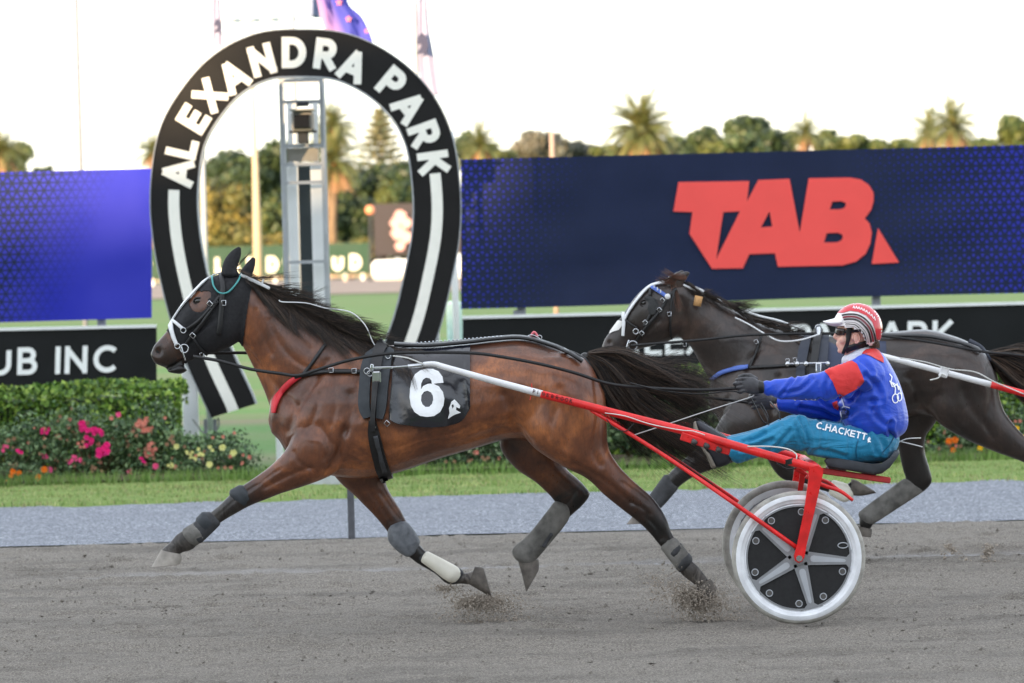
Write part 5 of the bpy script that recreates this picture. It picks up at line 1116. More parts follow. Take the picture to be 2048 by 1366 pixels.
# back strap and crupper
bs = MB(); strap(bs, tomap(bv1, .016, Y1), [(788, 694), (850, 696), (927, 690), (997, 682), (1048, 681), (1103, 696), (1140, 712), (1162, 727)], 5, .006); bs.build('back_strap', LEA, h1, smooth=True)
mb = MB()
for i in range(22): c = mp1(835 + i * 8, 696 - i * .62, .024); mb.ball(c, .0045, n=6)
mb.build('back_strap_studs', CHROME, bs and h1)
cp = MB(); cordp(cp, [(1128, 702, Y1 - .03), (1150, 710, Y1 - .05), (1172, 724, Y1 - .06), (1184, 742, Y1 - .04)], Y1, .016, 5, 8); cp.build('crupper', LEA, h1, smooth=True)
mb = MB(); cordp(mb, [(1060, 676, Y1 - .02), (1068, 664, Y1 - .02), (1076, 674, Y1 - .02)], Y1, .006); mb.build('pink_tag', M('pink_tag', lin((220, 110, 120)), .5), h1, smooth=True)
mb = MB(); cordp(mb, [(1048, 676), (1066, 670), (1090, 684), (1126, 698)], Y1 - .03, .003); ringm(mb, P(1079, 675, Y1 - .03), .012, .002); mb.build('crupper_ring', CHROME, h1, smooth=True)
# mane and tail
rn = np.random.default_rng(11)
def mane(n, crest, flow, lens, Yc, bias, seed, r0=.0011, locks=None):
    """crest: pixel path; strands gathered in wavy locks lie over the near side of the neck"""
    rn = np.random.default_rng(seed); cr_ = np.array(spline(crest, 10))[:, :2]; K = 14; t = np.linspace(0, 1, K); out = []; nl = locks or max(6, n // 34); LK = []
    for i in range(nl):
        u = (i + rn.random()) / nl; LK.append((u, np.array(flow(u, rn)), lens(u, rn), rn.random(4) * 6.3, rn.uniform(2, 9), rn.normal(0, 16), rn.uniform(2.5, 6), rn.uniform(0, .03)))
    for i in range(n):
        u, d, L, ph, am, bend, fr, base = LK[rn.integers(nl)]; u2 = min(1, max(0, u + rn.normal(0, .018))); c = cr_[int(u2 * (len(cr_) - 1))] + rn.normal(0, 2.0, 2); c0 = cr_[int(u * (len(cr_) - 1))]
        L = L * rn.uniform(.75, 1.12); off = (c - c0) * (1 - .65 * t)[:, None]; wx = am * np.sin(t * fr + ph[0]) * t + rn.normal(0, 1.6) * np.sin(t * 7 + rn.random() * 6) * t
        q = c0[None] + off + d[None] * (L * t)[:, None] + np.stack([-d[1] * (wx + bend * t ** 2), d[0] * (wx + bend * t ** 2)], -1) + rn.normal(0, 2.2, 2)[None] * t[:, None]; pts = []
        for k in range(K):
            hgt = cast(bias, q[k, 0], q[k, 1], .004 + base * t[k]) if bias is not None else None
            Yb = Yc - .03 - .05 * t[k]
            p = P(q[k, 0], q[k, 1], min(Yb, hgt.y) if hgt is not None else Yb - base); pts.append(p[:])
        P_ = np.array(pts); P_[1:-1] = P_[1:-1] * .5 + (P_[:-2] + P_[2:]) * .25; out.append(P_)
    return np.array(out), r0 * rn.uniform(.6, 1.4, n)
crest1 = [(496, 556), (536, 578), (590, 606), (650, 638), (715, 674), (782, 700)]
p1, r1 = mane(5200, crest1, lambda u, rn: (lambda a: (cos(a), sin(a)))(rn.normal(.50 + .15 * (1 - u), .17)), lambda u, rn: (70 + 95 * rn.random()) * (1.0 if u < .7 else .62), Y1, bv1, 1)
p2, r2 = mane(260, crest1[:5], lambda u, rn: (lambda a: (cos(a), sin(a)))(rn.normal(.10, .26)), lambda u, rn: 45 + 70 * rn.random(), Y1, None, 2, .0010, 22)
hair('mane', np.concatenate([p1, p2]), np.concatenate([r1, r2]), HAIRS, h1, 1)
p1, r1 = mane(60, [(470, 535), (484, 545), (500, 560)], lambda u, rn: (lambda a: (cos(a), sin(a)))(rn.normal(.7, .5)), lambda u, rn: 25 + 35 * rn.random(), Y1, None, 3, .0012); hair('forelock', p1, r1, HAIRS, h1, 2)
T_low = [[(1176, 716, 0), (1206, 752, 0), (1228, 800, 0), (1260, 850, .02), (1320, 900, .03), (1410, 955, .04)], [(1176, 716, 0), (1210, 742, 0), (1245, 790, 0), (1300, 840, 0), (1370, 890, 0), (1480, 952, .0)], [(1178, 714, 0), (1222, 728, 0), (1265, 770, 0), (1320, 815, 0), (1390, 862, -.02), (1470, 925, -.02)]]
T_up = [[(1176, 712, 0), (1226, 722, 0), (1290, 770, 0), (1350, 800, 0), (1400, 840, 0), (1440, 880, 0)], [(1178, 708, 0), (1240, 706, 0), (1300, 740, -.02), (1360, 752, -.02), (1400, 775, 0), (1440, 815, 0)], [(1178, 706, 0), (1236, 704, 0), (1290, 722, 0), (1330, 738, 0), (1375, 742, 0), (1425, 770, 0)], [(1180, 707, 0), (1230, 716, 0), (1268, 748, 0), (1330, 776, 0), (1400, 790, 0), (1440, 800, 0)]]
a1, b1 = guide_hair(rn, T_low, 2300, 18, 13, 7, Y1, .0012); a2, b2 = guide_hair(rn, T_up, 2600, 18, 17, 12, Y1, .0009); a3, b3 = guide_hair(rn, T_low + T_up[:2], 240, 18, 34, 12, Y1, .0009)
b1_, c1_ = guide_hair(rn, [[(1172, 714, 0), (1190, 748, 0), (1208, 790, 0), (1228, 825, 0)], [(1184, 710, 0), (1226, 730, 0), (1260, 780, 0), (1290, 832, 0)]], 1500, 18, 8, 4, Y1, .0015)
hair('tail', np.concatenate([a1, a2, a3, b1_]), np.concatenate([b1, b2, b3, c1_]), HAIRS, h1, 3)
MB().loft([(1158, 722, 1170, 705, .03, Y1), (1176, 736, 1190, 712, .032, Y1), (1192, 760, 1214, 738, .026, Y1), (1208, 790, 1226, 780, .016, Y1)], 3, 12).build('dock', HAIRS[0], h1, smooth=True)
# ------------------------------------------------------------------ the dark horse behind
Y2 = 5.2; k2 = .857
def T2(x, y): return (1428 + (x - 550) * k2, 670 + (y - 690) * k2)
n2Y = Y2 - .15; f2Y = Y2 + .15
head2 = dict(ex=.9, st=[(1205, 690, 1218, 708, .038, Y2, .3), (1210, 677, 1234, 714, .052, Y2, .3), (1220, 663, 1252, 711, .055, Y2, .1), (1232, 647, 1266, 703, .052, Y2, .1), (1245, 630, 1284, 697, .060, Y2, .1), (1257, 612, 1306, 692, .08, Y2, .1), (1271, 593, 1334, 684, .098, Y2, .1), (1291, 574, 1356, 672, .104, Y2), (1317, 562, 1372, 650, .1, Y2), (1345, 560, 1384, 620, .085, Y2), (1366, 566, 1390, 604, .06, Y2)])
neck2 = dict(egg=-.12, st=[(1348, 566, 1360, 676, .07, Y2), (1376, 572, 1381, 694, .078, Y2), (1408, 588, 1400, 728, .085, Y2), (1459, 616, 1418, 762, .10, Y2), (1515, 645, 1427, 802, .13, Y2), (1565, 662, 1434, 835, .16, Y2), (1615, 670, 1450, 868, .19, Y2)])
nh2 = dict(st=[(*T2(1045, 735), *T2(1185, 735), .11, Y2 - .11), (1846, 760, 1992, 752, .125, n2Y), (1852, 808, 2000, 796, .125, n2Y), (1880, 848, 2010, 824, .11, n2Y), (1930, 878, 2034, 856, .085, n2Y), (1985, 902, 2060, 882, .062, n2Y), (2040, 922, 2086, 900, .05, n2Y, .3), (2082, 942, 2114, 914, .045, n2Y, .6), (2116, 966, 2138, 942, .036, n2Y, 1), (2172, 1010, 2190, 992, .027, n2Y, 1), (2200, 1034, 2222, 1010, .032, n2Y, 1), (2220, 1046, 2240, 1030, .028, n2Y, 1)])
fh2 = dict(st=[(1800, 790, 1900, 800, .1, f2Y, .3), (1790, 840, 1868, 850, .085, f2Y, .4), (1792, 872, 1852, 872, .07, f2Y, .4), (1798, 905, 1850, 903, .058, f2Y, .5), (1805, 938, 1860, 938, .048, f2Y, .7), (1811, 958, 1864, 964, .042, f2Y, .9), (1806, 968, 1844, 986, .034, f2Y, 1), (1776, 986, 1802, 1008, .027, f2Y, 1), (1738, 1014, 1758, 1036, .028, f2Y, 1), (1720, 1030, 1746, 1050, .032, f2Y, 1), (1718, 1050, 1742, 1058, .026, f2Y, 1)])  # far hind darkened from the thigh down, its upper part as painted shade
nf2 = dict(st=[(1470, 790, 1540, 850, .08, n2Y + .02), (1446, 830, 1510, 890, .09, n2Y), (1425, 866, 1480, 918, .075, n2Y), (1400, 892, 1440, 934, .055, n2Y, .2), (1368, 918, 1400, 948, .044, n2Y, .5), (1346, 938, 1374, 962, .042, n2Y, .8), (1330, 956, 1352, 980, .036, n2Y, 1), (1306, 984, 1326, 1004, .028, n2Y, 1), (1292, 1004, 1316, 1018, .032, n2Y, 1), (1276, 1018, 1300, 1032, .028, n2Y, 1)])
ff2 = dict(st=[(1480, 840, 1560, 850, .08, f2Y), (1508, 880, 1566, 878, .06, f2Y), (1530, 912, 1582, 902, .048, f2Y, .3), (1548, 942, 1594, 926, .042, f2Y, .7), (1568, 960, 1600, 938, .038, f2Y, .9), (1612, 972, 1620, 948, .028, f2Y, 1), (1660, 986, 1666, 962, .028, f2Y, 1), (1686, 996, 1694, 968, .032, f2Y, 1), (1702, 988, 1700, 962, .027, f2Y, 1)])
mus2 = [(*T2(m[0], m[1]), m[2] * k2, m[3] * k2, *m[4:]) for m in mus1 if 580 < m[0] < 1150 and m[1] < 905] + [(1320, 655, 24, 28, 0, .012)]
gro2 = [([T2(*p) for p in g[0]], g[1] * k2, *g[2:]) for g in gro1[:3] + gro1[4:7]] + [([(1375, 700), (1410, 740), (1445, 778)], 7, .010), ([(1362, 600), (1372, 640), (1376, 680)], 7, .010), ([(1318, 640), (1296, 660), (1270, 686)], 5, .006), ([(1222, 711), (1236, 706), (1250, 698)], 3, .012), ([(1880, 790), (1890, 830), (1915, 862)], 8, .01, 'n'), ([(1930, 780), (1945, 820), (1980, 860)], 8, .008, 'n')]
lofts2 = [head2, neck2, tk(trunk1, Y2, T2), nh2, fh2, nf2, ff2, dict(st=[(1226, 712, 1232, 719, .028, Y2, .3), (1232, 706, 1250, 720, .038, Y2, .2), (1244, 700, 1262, 714, .038, Y2, .1)])]
me, V, A, Bm, x, y = make_body(lofts2, Y2, .011, mus2, gro2, 3, dents=[(P(1218, 686, Y2 - .045), .016, .018), (P(1218, 686, Y2 + .045), .016, .018), (P(1289, 606, Y2 - .095), .022, .006)])
drk = coat('dark_brown_coat', lin((32, 26, 24)), lin((50, 40, 36)), lin((82, 64, 55)), lin((16, 15, 15)), .34)
h2 = thing('dark_horse', (P(1640, 700, Y2).x, Y2, 0), 'dark brown racing horse with white nose patch behind the driver', 'horse')
body2 = finish_body(me, A, Bm, drk, 'body', h2); bv2 = bvh_of(me); mp2 = tomap(bv2, .004, Y2); on2 = lambda x, y, k=0: mp2(x, y, .006 + k)
hoof([(1274, 1018, 1302, 1030, .034, n2Y), (1264, 1034, 1298, 1040, .042, n2Y), (1253, 1048, 1295, 1046, .048, n2Y)], h2)
hoof([(1700, 990, 1703, 958, .032, f2Y), (1722, 992, 1716, 962, .038, f2Y), (1752, 986, 1746, 980, .042, f2Y)], h2)
hoof([(1716, 1052, 1744, 1058, .034, f2Y), (1720, 1062, 1744, 1066, .04, f2Y), (1724, 1072, 1742, 1074, .04, f2Y)], h2)
hoof([(2218, 1050, 2246, 1034, .034, n2Y), (2232, 1066, 2254, 1046, .044, n2Y), (2240, 1078, 2264, 1056, .046, n2Y)], h2)
lump('front_boot', [(1328, 950, 1356, 978, .038, n2Y), (1306, 980, 1332, 1006, .036, n2Y), (1296, 994, 1322, 1016, .038, n2Y)], BOOTD, h2)
lump('hind_boot', [(1806, 958, 1846, 984, .040, f2Y), (1776, 980, 1806, 1010, .036, f2Y), (1738, 1008, 1760, 1040, .036, f2Y), (1718, 1024, 1742, 1050, .04, f2Y)], MUDG, h2)
lump('pastern_boot', [(1660, 990, 1668, 960, .034, f2Y), (1686, 1004, 1696, 968, .042, f2Y), (1700, 1000, 1704, 978, .036, f2Y)], BOOTW, h2)
ear([(1330, 572, 1366, 576, .028), (1336, 560, 1368, 566, .027), (1350, 550, 1374, 556, .018), (1372, 543, 1379, 547, .006)], Y2 - .05, drk, h2)
ear([(1330, 568, 1356, 570, .028), (1336, 554, 1362, 558, .026), (1350, 546, 1368, 550, .015), (1362, 541, 1368, 544, .006)], Y2 + .05, drk, h2)
ec = cast(bv2, 1288, 606, -.005) or P(1288, 606, Y2 - .09); MB().ball(ec, (.020, .014, .017), n=16).build('eye', EYE, h2, smooth=True)
MB().tube([ec + Vector((.025 * cos(a * pi / 8), -.008, .02 * sin(a * pi / 8))) for a in range(17)], .005, 6).build('eyelid', _mc['skin_dark'], h2, smooth=True)
nz = cast(bv2, 1218, 686, -.003) or P(1218, 686, Y2 - .04); MB().ball(nz + Vector((0, .006, 0)), (.012, .012, .016)).build('nostril', _mc['nostril_dark'], h2, smooth=True)
wp = MB(); 
for k_, poly in enumerate([[(1233, 640), (1246, 643), (1244, 652), (1238, 660), (1226, 664), (1219, 668), (1224, 655)], [(1236, 700), (1248, 698), (1250, 706), (1240, 712)]]): decal(wp, [poly], mp2, 6, k=.001)
wp.build('white_marking', M('white_hair', lin((220, 218, 214)), .7), h2)
b_ = MB(); strap(b_, on2, [(1352, 578), (1336, 596), (1320, 622), (1300, 646), (1282, 668), (1272, 682)], 6, mirror=Y2); strap(b_, on2, [(1350, 578), (1344, 600), (1340, 630), (1340, 660), (1342, 676)], 3.5, mirror=Y2); strap(b_, on2, [(1252, 640), (1262, 648), (1276, 656)], 4); strap(b_, on2, [(1310, 612), (1296, 640), (1288, 652)], 5); strap(b_, on2, [(1302, 580), (1300, 592)], 5)
b_.build('bridle', LEA, h2, smooth=True)
bl_ = MB(); c = cast(bv2, 1302, 618, .02) or P(1302, 618, Y2 - .1)
vs = []; decal(bl_, [[(1292, 598), (1302, 594), (1314, 600), (1318, 612), (1312, 628), (1302, 630), (1297, 618), (1300, 608)]], lambda x, y, k: on2(x, y, .004 + .0016 * max(0, 1312 - x)), 7, th=.004); bl_.build('blinker', LEA, h2)
b_ = MB(); strap(b_, on2, [(1303, 574), (1312, 580), (1322, 586), (1331, 592)], 7, mirror=Y2); b_.build('blue_browband', BLUEST, h2, smooth=True)
b_ = MB(); strap(b_, on2, [(1249, 626), (1249, 644), (1247, 662), (1246, 672)], 6, mirror=Y2); strap(b_, on2, [(1334, 566), (1312, 570), (1296, 578), (1276, 600), (1260, 622), (1250, 640)], 4); b_.ball(on2(1335, 594, .006), (.018, .012, .018)); b_.build('white_noseband', WHS, h2, smooth=True)
b_ = MB()
for i in range(3): b_.box(on2(1310 + i * 6, 576 + i * 4.4, .012), (.006, .006, .02))
b_.build('browband_flashes', WHS, h2)
b_ = MB()
for x_, y_, a_ in ((1325, 601, .7), (1319, 620, .7), (1292, 644, .7), (1284, 664, .7), (1338, 628, 0), (1512, 685, .3), (1370, 688, 0), (1597, 726, 0), (1590, 722, 0), (1575, 724, 0)): buckle(b_, on2(x_, y_, .006), .02, .024, a_)
ringm(b_, on2(1273, 662, .006), .016, .004); ringm(b_, on2(1264, 690, .008), .028, .005); cordp(b_, [(1258, 680, Y2 - .07), (1254, 694, Y2 - .075), (1256, 706, Y2 - .07)], Y2, .006)
b_.build('bit_and_buckles', CHROME, h2, smooth=True)
b_ = MB(); cordp(b_, [(1362, 568), (1400, 584), (1500, 626), (1560, 642), (1606, 660)], Y2 - .05, .0075, 4, 8); b_.beam(P(1388, 576, Y2 - .05), P(1408, 586, Y2 - .05), .03, .02, bev=.006); cordp(b_, [(1470, 635, Y2 - .12), (1500, 650, Y2 - .14), (1530, 668, Y2 - .16), (1560, 682, Y2 - .19), (1600, 680, Y2 - .22), (1640, 668, Y2 - .2)], Y2, .005); b_.build('overcheck', WHS, h2, smooth=True)
MB().tube([P(1394, 612, Y2 - .13), P(1398, 592, Y2 - .13)], .024, 14).build('ear_plug', M('cork_plug', lin((190, 146, 96)), .8, var=.25, sc=40), h2, smooth=True)
b_ = MB(); strap(b_, tomap(bv2, .008, Y2), [(1497, 734, 8), (1470, 738, 9), (1442, 746, 9), (1424, 760, 8)], 9, .005); b_.build('blue_breast_collar', BLUEST, h2, smooth=True)
b_ = MB(); strap(b_, tomap(bv2, .007, Y2), [(1499, 736), (1510, 710), (1520, 680), (1524, 664)], 5, .004, mirror=Y2); strap(b_, tomap(bv2, .008, Y2), [(1498, 736), (1540, 734), (1580, 731), (1618, 728)], 5, .004, mirror=Y2); b_.build('collar_strap', LEA, h2, smooth=True)
def pad2(mb, px, w, th): return strap(mb, tomap(bv2, th * .5, Y2), px, w, th * .5, 6, cols=4, mirror=Y2)
b_ = MB(); pad2(b_, [(1618, 676, 12), (1608, 700, 20), (1602, 740, 18), (1600, 780, 18), (1604, 806, 14)], 18, .028); pad2(b_, [(1652, 674, 12), (1648, 700, 18), (1644, 750, 18), (1640, 800, 16)], 18, .028); b_.build('saddle_pad', M('navy_pad', lin((42, 48, 62)), .5, var=.2), h2, smooth=True, angle=50)
b_ = MB(); pad2(b_, [(1638, 668, 16), (1634, 690, 14), (1630, 720, 14), (1624, 770, 10), (1622, 840, 18), (1630, 880, 20)], 16, .044); b_.build('saddle', LEA, h2, smooth=True, angle=50)
c2 = cloth([(1652, 671), (1700, 672), (1772, 668)], [(1640, 800), (1700, 808), (1774, 780)], bv2, Y2, .010, 16, 14)
cm = MB(); bk_ = [[p + Vector((0, .004 if p.y < Y2 else -.004, -.001)) for p in r_] for r_ in c2]; cm.rings([a + q[::-1] for a, q in zip(c2, bk_)]); cm.build('saddle_cloth', M('navy_cloth', lin((38, 50, 78)), .5, var=.2, sc=6), h2, smooth=True, angle=60)
b_ = MB(); strap(b_, tomap(bv2, .014, Y2), [(1650, 670), (1767, 674), (1841, 675), (1880, 680), (1930, 692), (1960, 706)], 5, .005); b_.build('back_strap', LEA, h2, smooth=True)
b_ = MB(); cordp(b_, [(1938, 682, Y2 - .03), (1960, 694, Y2 - .05), (1972, 710, Y2 - .05), (1980, 722, Y2 - .03)], Y2, .017, 5, 8); b_.build('crupper', M('navy_pad', lin((42, 48, 62)), .5), h2, smooth=True)
b_ = MB(); b_.beam(P(1574, 728, Y2 - .30), P(1656, 726, Y2 - .32), .012, .012, bev=.004)
for x_ in (1575, 1594, 1612, 1655): b_.ball(P(x_, 728, Y2 - .31), .017)
b_.box(P(1637, 742, Y2 - .34), (.035, .03, .10), bev=.006); b_.tube([P(1637, 655, Y2 - .1), P(1637, 676, Y2 - .14)], .012, 8); ringm(b_, P(1637, 656, Y2 - .1), .018, .005); b_.build('shaft_coupling', CHROME, h2, smooth=True, angle=40)
p1, r1 = mane(800, [(1366, 562), (1408, 586), (1459, 614), (1520, 644), (1600, 668)], lambda u, rn: (lambda a: (cos(a), sin(a)))(rn.normal(.50, .22)), lambda u, rn: 25 + 55 * rn.random(), Y2, bv2, 21)
p2, r2 = mane(120, [(1408, 582), (1459, 612), (1520, 644)], lambda u, rn: (lambda a: (cos(a), sin(a)))(rn.normal(.0, .4)), lambda u, rn: 12 + 22 * rn.random(), Y2, None, 22, .0011)
hair('mane', np.concatenate([p1, p2]), np.concatenate([r1, r2]), HAIRS, h2, 4)
p1, r1 = mane(240, [(1372, 556), (1360, 550), (1350, 552)], lambda u, rn: (lambda a: (cos(a), sin(a)))(rn.normal(2.75, .22)), lambda u, rn: 22 + 26 * rn.random(), Y2 - .02, None, 23, .0014); hair('forelock', p1, r1, [M('hair_chestnut', lin((120, 76, 58)), .5, bump=0), HAIRS[1]], h2, 5)
a1, b1 = guide_hair(rn, [[(1974, 712, 0), (2010, 716, 0), (2050, 730, 0), (2110, 770, 0), (2200, 840, 0)], [(1976, 716, 0), (2000, 740, 0), (2030, 775, 0), (2080, 820, 0), (2150, 900, 0)], [(1974, 708, 0), (2006, 700, 0), (2040, 696, 0), (2100, 720, 0), (2200, 780, 0)]], 2000, 16, 8, 6, Y2, .0024); hair('tail', a1, b1, HAIRS[:2], h2, 6)
MB().loft([(1960, 716, 1970, 700, .03, Y2), (1976, 730, 1988, 706, .03, Y2), (1998, 750, 2012, 730, .02, Y2)], 3, 12).build('dock', HAIRS[0], h2, smooth=True)
b_ = MB(); belt(b_, [(1262, 691, Y2 - .1), (1300, 688, Y2 - .14), (1400, 680, Y2 - .2), (1500, 670, Y2 - .2), (1637, 667, Y2 - .12), (1700, 668, Y2 - .2), (1767, 672, Y2 - .3), (1860, 684, Y2 - .3), (1970, 704, Y2 - .28), (2060, 714, Y2 - .25), (2300, 760, Y2 - .1)], Y2, .016, .005)
tag(b_.build('reins', LEA, None, smooth=True), 'black leather rein running back along the dark horse', 'reins')
# ================================================================== SULKY AND DRIVER
REDP = M('sulky_red', lin((220, 34, 34)), .33, var=.22, sc=14, spec=.5); TYRE = M('tyre_grey', lin((158, 155, 148)), .75, var=.35, sc=16); RIMW = M('rim_silver', lin((230, 232, 236)), .42, .0, var=.16, sc=10)
SPK = M('spoke_grey', lin((150, 152, 156)), .4, .4, var=.1, sc=8); SPKL = M('spoke_inset', lin((184, 188, 194)), .4, .2, var=.08); PANEL = M('wheel_panel', lin((26, 26, 28)), .6, var=.2, sc=20); SEATM = M('seat_vinyl', lin((58, 62, 68)), .5, var=.3, sc=12, bump=.3)
WHP = M('shaft_white', lin((226, 226, 228)), .35, var=.08, sc=14)
def annulus(mb, c, r0, r1, y0, y1, n=72, mi=0, prof=None):
    """a turned ring about the axle: prof = [(radius, y)...] closed profile"""
    prof = prof or [(r0, y0), (r1, y0), (r1, y1), (r0, y1)]
    rg = [[c + Vector((r * cos(2 * pi * i / n), y, r * sin(2 * pi * i / n))) for r, y in prof] for i in range(n)]; rg.append(rg[0])
    vs = [p for r_ in rg[:-1] for p in r_]; k = len(prof); fs = [(i * k + j, i * k + (j + 1) % k, ((i + 1) % n) * k + (j + 1) % k, ((i + 1) % n) * k + j) for i in range(n) for j in range(k)]
    return mb.add(vs, fs, mi)
def wheel(parent, c, sgn=-1):
    """sgn: the side (along Y) the outer face looks to"""
    w = annulus(MB(), c, 0, 0, 0, 0, prof=[(.318 + .0255 * cos(R(a)) * 1.0, .024 * sin(R(a))) for a in range(0, 360, 30)]).build('wheel', TYRE, parent, smooth=True)
    f = sgn
    annulus(MB(), c, 0, 0, 0, 0, prof=[(.325, f * .021), (.318, f * .026), (.300, f * .027), (.292, f * .020), (.283, f * .018), (.276, f * .010), (.270, f * .012), (.270, -f * .012), (.283, -f * .018), (.322, -f * .021)]).build('rim', RIMW, w, angle=35)
    annulus(MB(), c, .262, .2705, f * .015, -f * .015).build('inner_rim', SPK, w, angle=35)
    annulus(MB(), c, 0, 0, 0, 0, prof=[(.02, f * .006), (.266, f * .006), (.266, -f * .006), (.02, -f * .006)]).build('panel', PANEL, w, angle=35)
    for k in range(5):
        a = R(-5 + 72 * k); d = Vector((cos(a), 0, sin(a))); t = Vector((-sin(a), 0, cos(a))); mb = MB(); y0, y1 = f * .017, -f * .017
        o = [(.03, -.036), (.245, -.019), (.258, -.034), (.268, -.060), (.268, .060), (.258, .034), (.245, .019), (.03, .036)]
        P3 = [c + d * r_ + t * s_ for r_, s_ in o]; n = len(o)
        mb.add([p + Vector((0, y0, 0)) for p in P3] + [p + Vector((0, y1, 0)) for p in P3], [tuple(range(n)), tuple(range(2 * n - 1, n - 1, -1))] + [(i, (i + 1) % n, (i + 1) % n + n, i + n) for i in range(n)])
        s_ = mb.build('spoke', SPK, w, angle=40)
        o = [(.075, -.017), (.235, -.008), (.243, 0), (.235, .008), (.075, .017), (.062, .012), (.058, 0), (.062, -.012)]; P3 = [c + d * r_ + t * q + Vector((0, y0 + f * .002, 0)) for r_, q in o]
        MB().add(P3 + [p - Vector((0, f * .004, 0)) for p in P3], [tuple(range(8)), tuple(range(15, 7, -1))] + [(i, (i + 1) % 8, (i + 1) % 8 + 8, i + 8) for i in range(8)]).build('spoke_inset', SPKL, w)
    for k in range(10):
        if k == 6: continue
        mb = MB(); m2 = MB()
        a = R(158 + 36 * k + (3 if k % 2 else -1)); q = c + Vector((cos(a) * .236, f * .0075, sin(a) * .236))
        mb.tube([q + Vector((.0165 * cos(i * pi / 8), 0, .0165 * sin(i * pi / 8))) for i in range(17)], .0028, 5, cap=False); m2.tube([q + Vector((0, -.0005, 0)), q + Vector((0, f * .001, 0))], .0150, 14); mb.build('hole_rim', SPKL, w, smooth=True); m2.build('hole_window', M('hole_grey', lin((86, 84, 82)), .6), w)
    mb = MB(); a = R(14); q = c + Vector((cos(a) * .236, f * .0075, sin(a) * .236)); mb.tube([q + Vector((.026 * cos(i * pi / 8), 0, .014 * sin(i * pi / 8))) for i in range(17)], .003, 5, cap=False)
    mb.build('valve_slot', SPKL, w, smooth=True)
    MB().tube([c + Vector((0, f * .03, 0)), c + Vector((0, -f * .05, 0))], .036, 20).build('hub', SPK, w, angle=40)
    return w
def plate(px, Y, th, mp=None):
    mb = MB(); decal(mb, [px], lambda x, y, k: P(x, y, Y + k), None, th=th); return mb
def sulky(label, f, Y0, shaft_w, shaft_r, s_, wheels=True):
    """f maps the near sulky's pixels to this one's; Y0 = depth of its near wheel"""
    c = P(*f(1597, 1109), Y0); c.z = .3435; YC = Y0 + .62; t = thing('racing_sulky', (c.x, YC, 0), label, 'sulky')
    far = lambda p: Vector((p.x, 2 * YC - p.y, p.z))
    for sd in (0, 1):
        g = far if sd else (lambda p: p)
        def tb(pts, r, name, mat, n=12):
            q = [g(P(x, y, Y0 + d)) for x, y, d in [tuple(v) for v in spline(pts, 4)]]
            rr = r if not isinstance(r, (list, tuple)) else [r[0] + (r[1] - r[0]) * i / (len(q) - 1) for i in range(len(q))]
            return MB().tube(q, rr, n).build(name, mat, t, smooth=True)
        tb(shaft_w, (.0125, .0195), 'shaft_front', WHP); sr = tb(shaft_r, (.0205, .023), 'shaft', REDP)
        cc_ = c if not sd else far(c)
        w = wheel(t, cc_, 1 if sd else -1)
        # fork outside the wheel
        o = [(1618, 936), (1634, 931), (1647, 937), (1646, 948), (1633, 1006), (1613, 1091), (1609, 1114), (1604, 1123), (1597, 1126), (1590, 1121), (1588, 1112), (1595, 1085), (1608, 1024), (1617, 960)]
        mb = MB(); decal(mb, [[f(*p) for p in o]], lambda x, y, k: g(P(x, y, Y0 - .062)), None, th=(.03 if not sd else -.03)); mb.build('fork', REDP, t, angle=30)
        o = [(1628, 940), (1642, 940), (1630, 1000), (1606, 1100), (1600, 1100), (1618, 1010)]
        mb = MB(); decal(mb, [[f(*p) for p in o]], lambda x, y, k: g(P(x, y, Y0 + .045)), None, th=(.02 if not sd else -.02)); mb.build('inner_fork', REDP, t, angle=30)
        mb = MB(); mb.tube([g(cc_ + Vector((0, -.07, 0))) if not sd else cc_ + Vector((0, .07, 0)), cc_ + Vector((0, (.06 if not sd else -.06), 0))], .009, 10); mb.build('axle_bolt', CHROME, t, smooth=True, angle=40)
        q = cc_ + Vector((0, -.066 if not sd else .066, 0)); MB().tube([q, q + Vector((0, -.006 if not sd else .006, 0))], .016, 16).build('axle_cap', CHROME, t, angle=40)
        st = [(*f(1182, 820), .26), (*f(1330, 912), .16), (*f(1450, 994), -.02), (*f(1480, 1015), -.045), (*f(1592, 1094), -.047)]; tb(st, (.011, .0125), 'stay', REDP, 8)
        tb([(*f(1612, 952), .09), (*f(1645, 970), .09), (*f(1680, 982), .07), (*f(1706, 1001), .06)], (.013, .009), 'wheel_guard', REDP, 8)
        a, b_ = P(*f(1362, 872), Y0 + .10), P(*f(1460, 903), Y0 + .07); mb = MB().beam(g(a), g(b_), .042, .022, bev=.004); mb.build('footrest_plate', REDP, t)
        mb = MB(); 
        for u in (.25, .5, .75): q = a.lerp(b_, u); mb.tube([g(q + Vector((0, -.03, .0))), g(q + Vector((0, .06, 0)))], .008, 8); mb.ball(g(q + Vector((.004, -.03, -.012))), (.018, .02, .016), n=8)
        mb.build('footrest_bolt', M('worn_black', lin((56, 54, 54)), .5, var=.4, sc=30), t, smooth=True)
    a = P(*f(1633, 941), Y0 - .04); MB().beam(a, far(a), .06, .05, bev=.012).build('arch_beam', REDP, t)
    for dy in (.45, .79):
        MB().beam(P(*f(1640, 941), Y0 + dy), P(*f(1781, 961), Y0 + dy), .032, .03, bev=.005).build('seat_rail', M('sulky_red_dull', lin((170, 44, 44)), .5, var=.2, sc=20), t)  # seat rails take a darker, duller red than the forks
    so = [(1648, 921), (1654, 915), (1668, 914), (1710, 922), (1745, 929), (1764, 927), (1780, 914), (1790, 900), (1797, 899), (1799, 905), (1794, 916), (1779, 936), (1764, 947), (1748, 950), (1730, 947), (1690, 940), (1655, 934)]
    mb = MB(); L = []
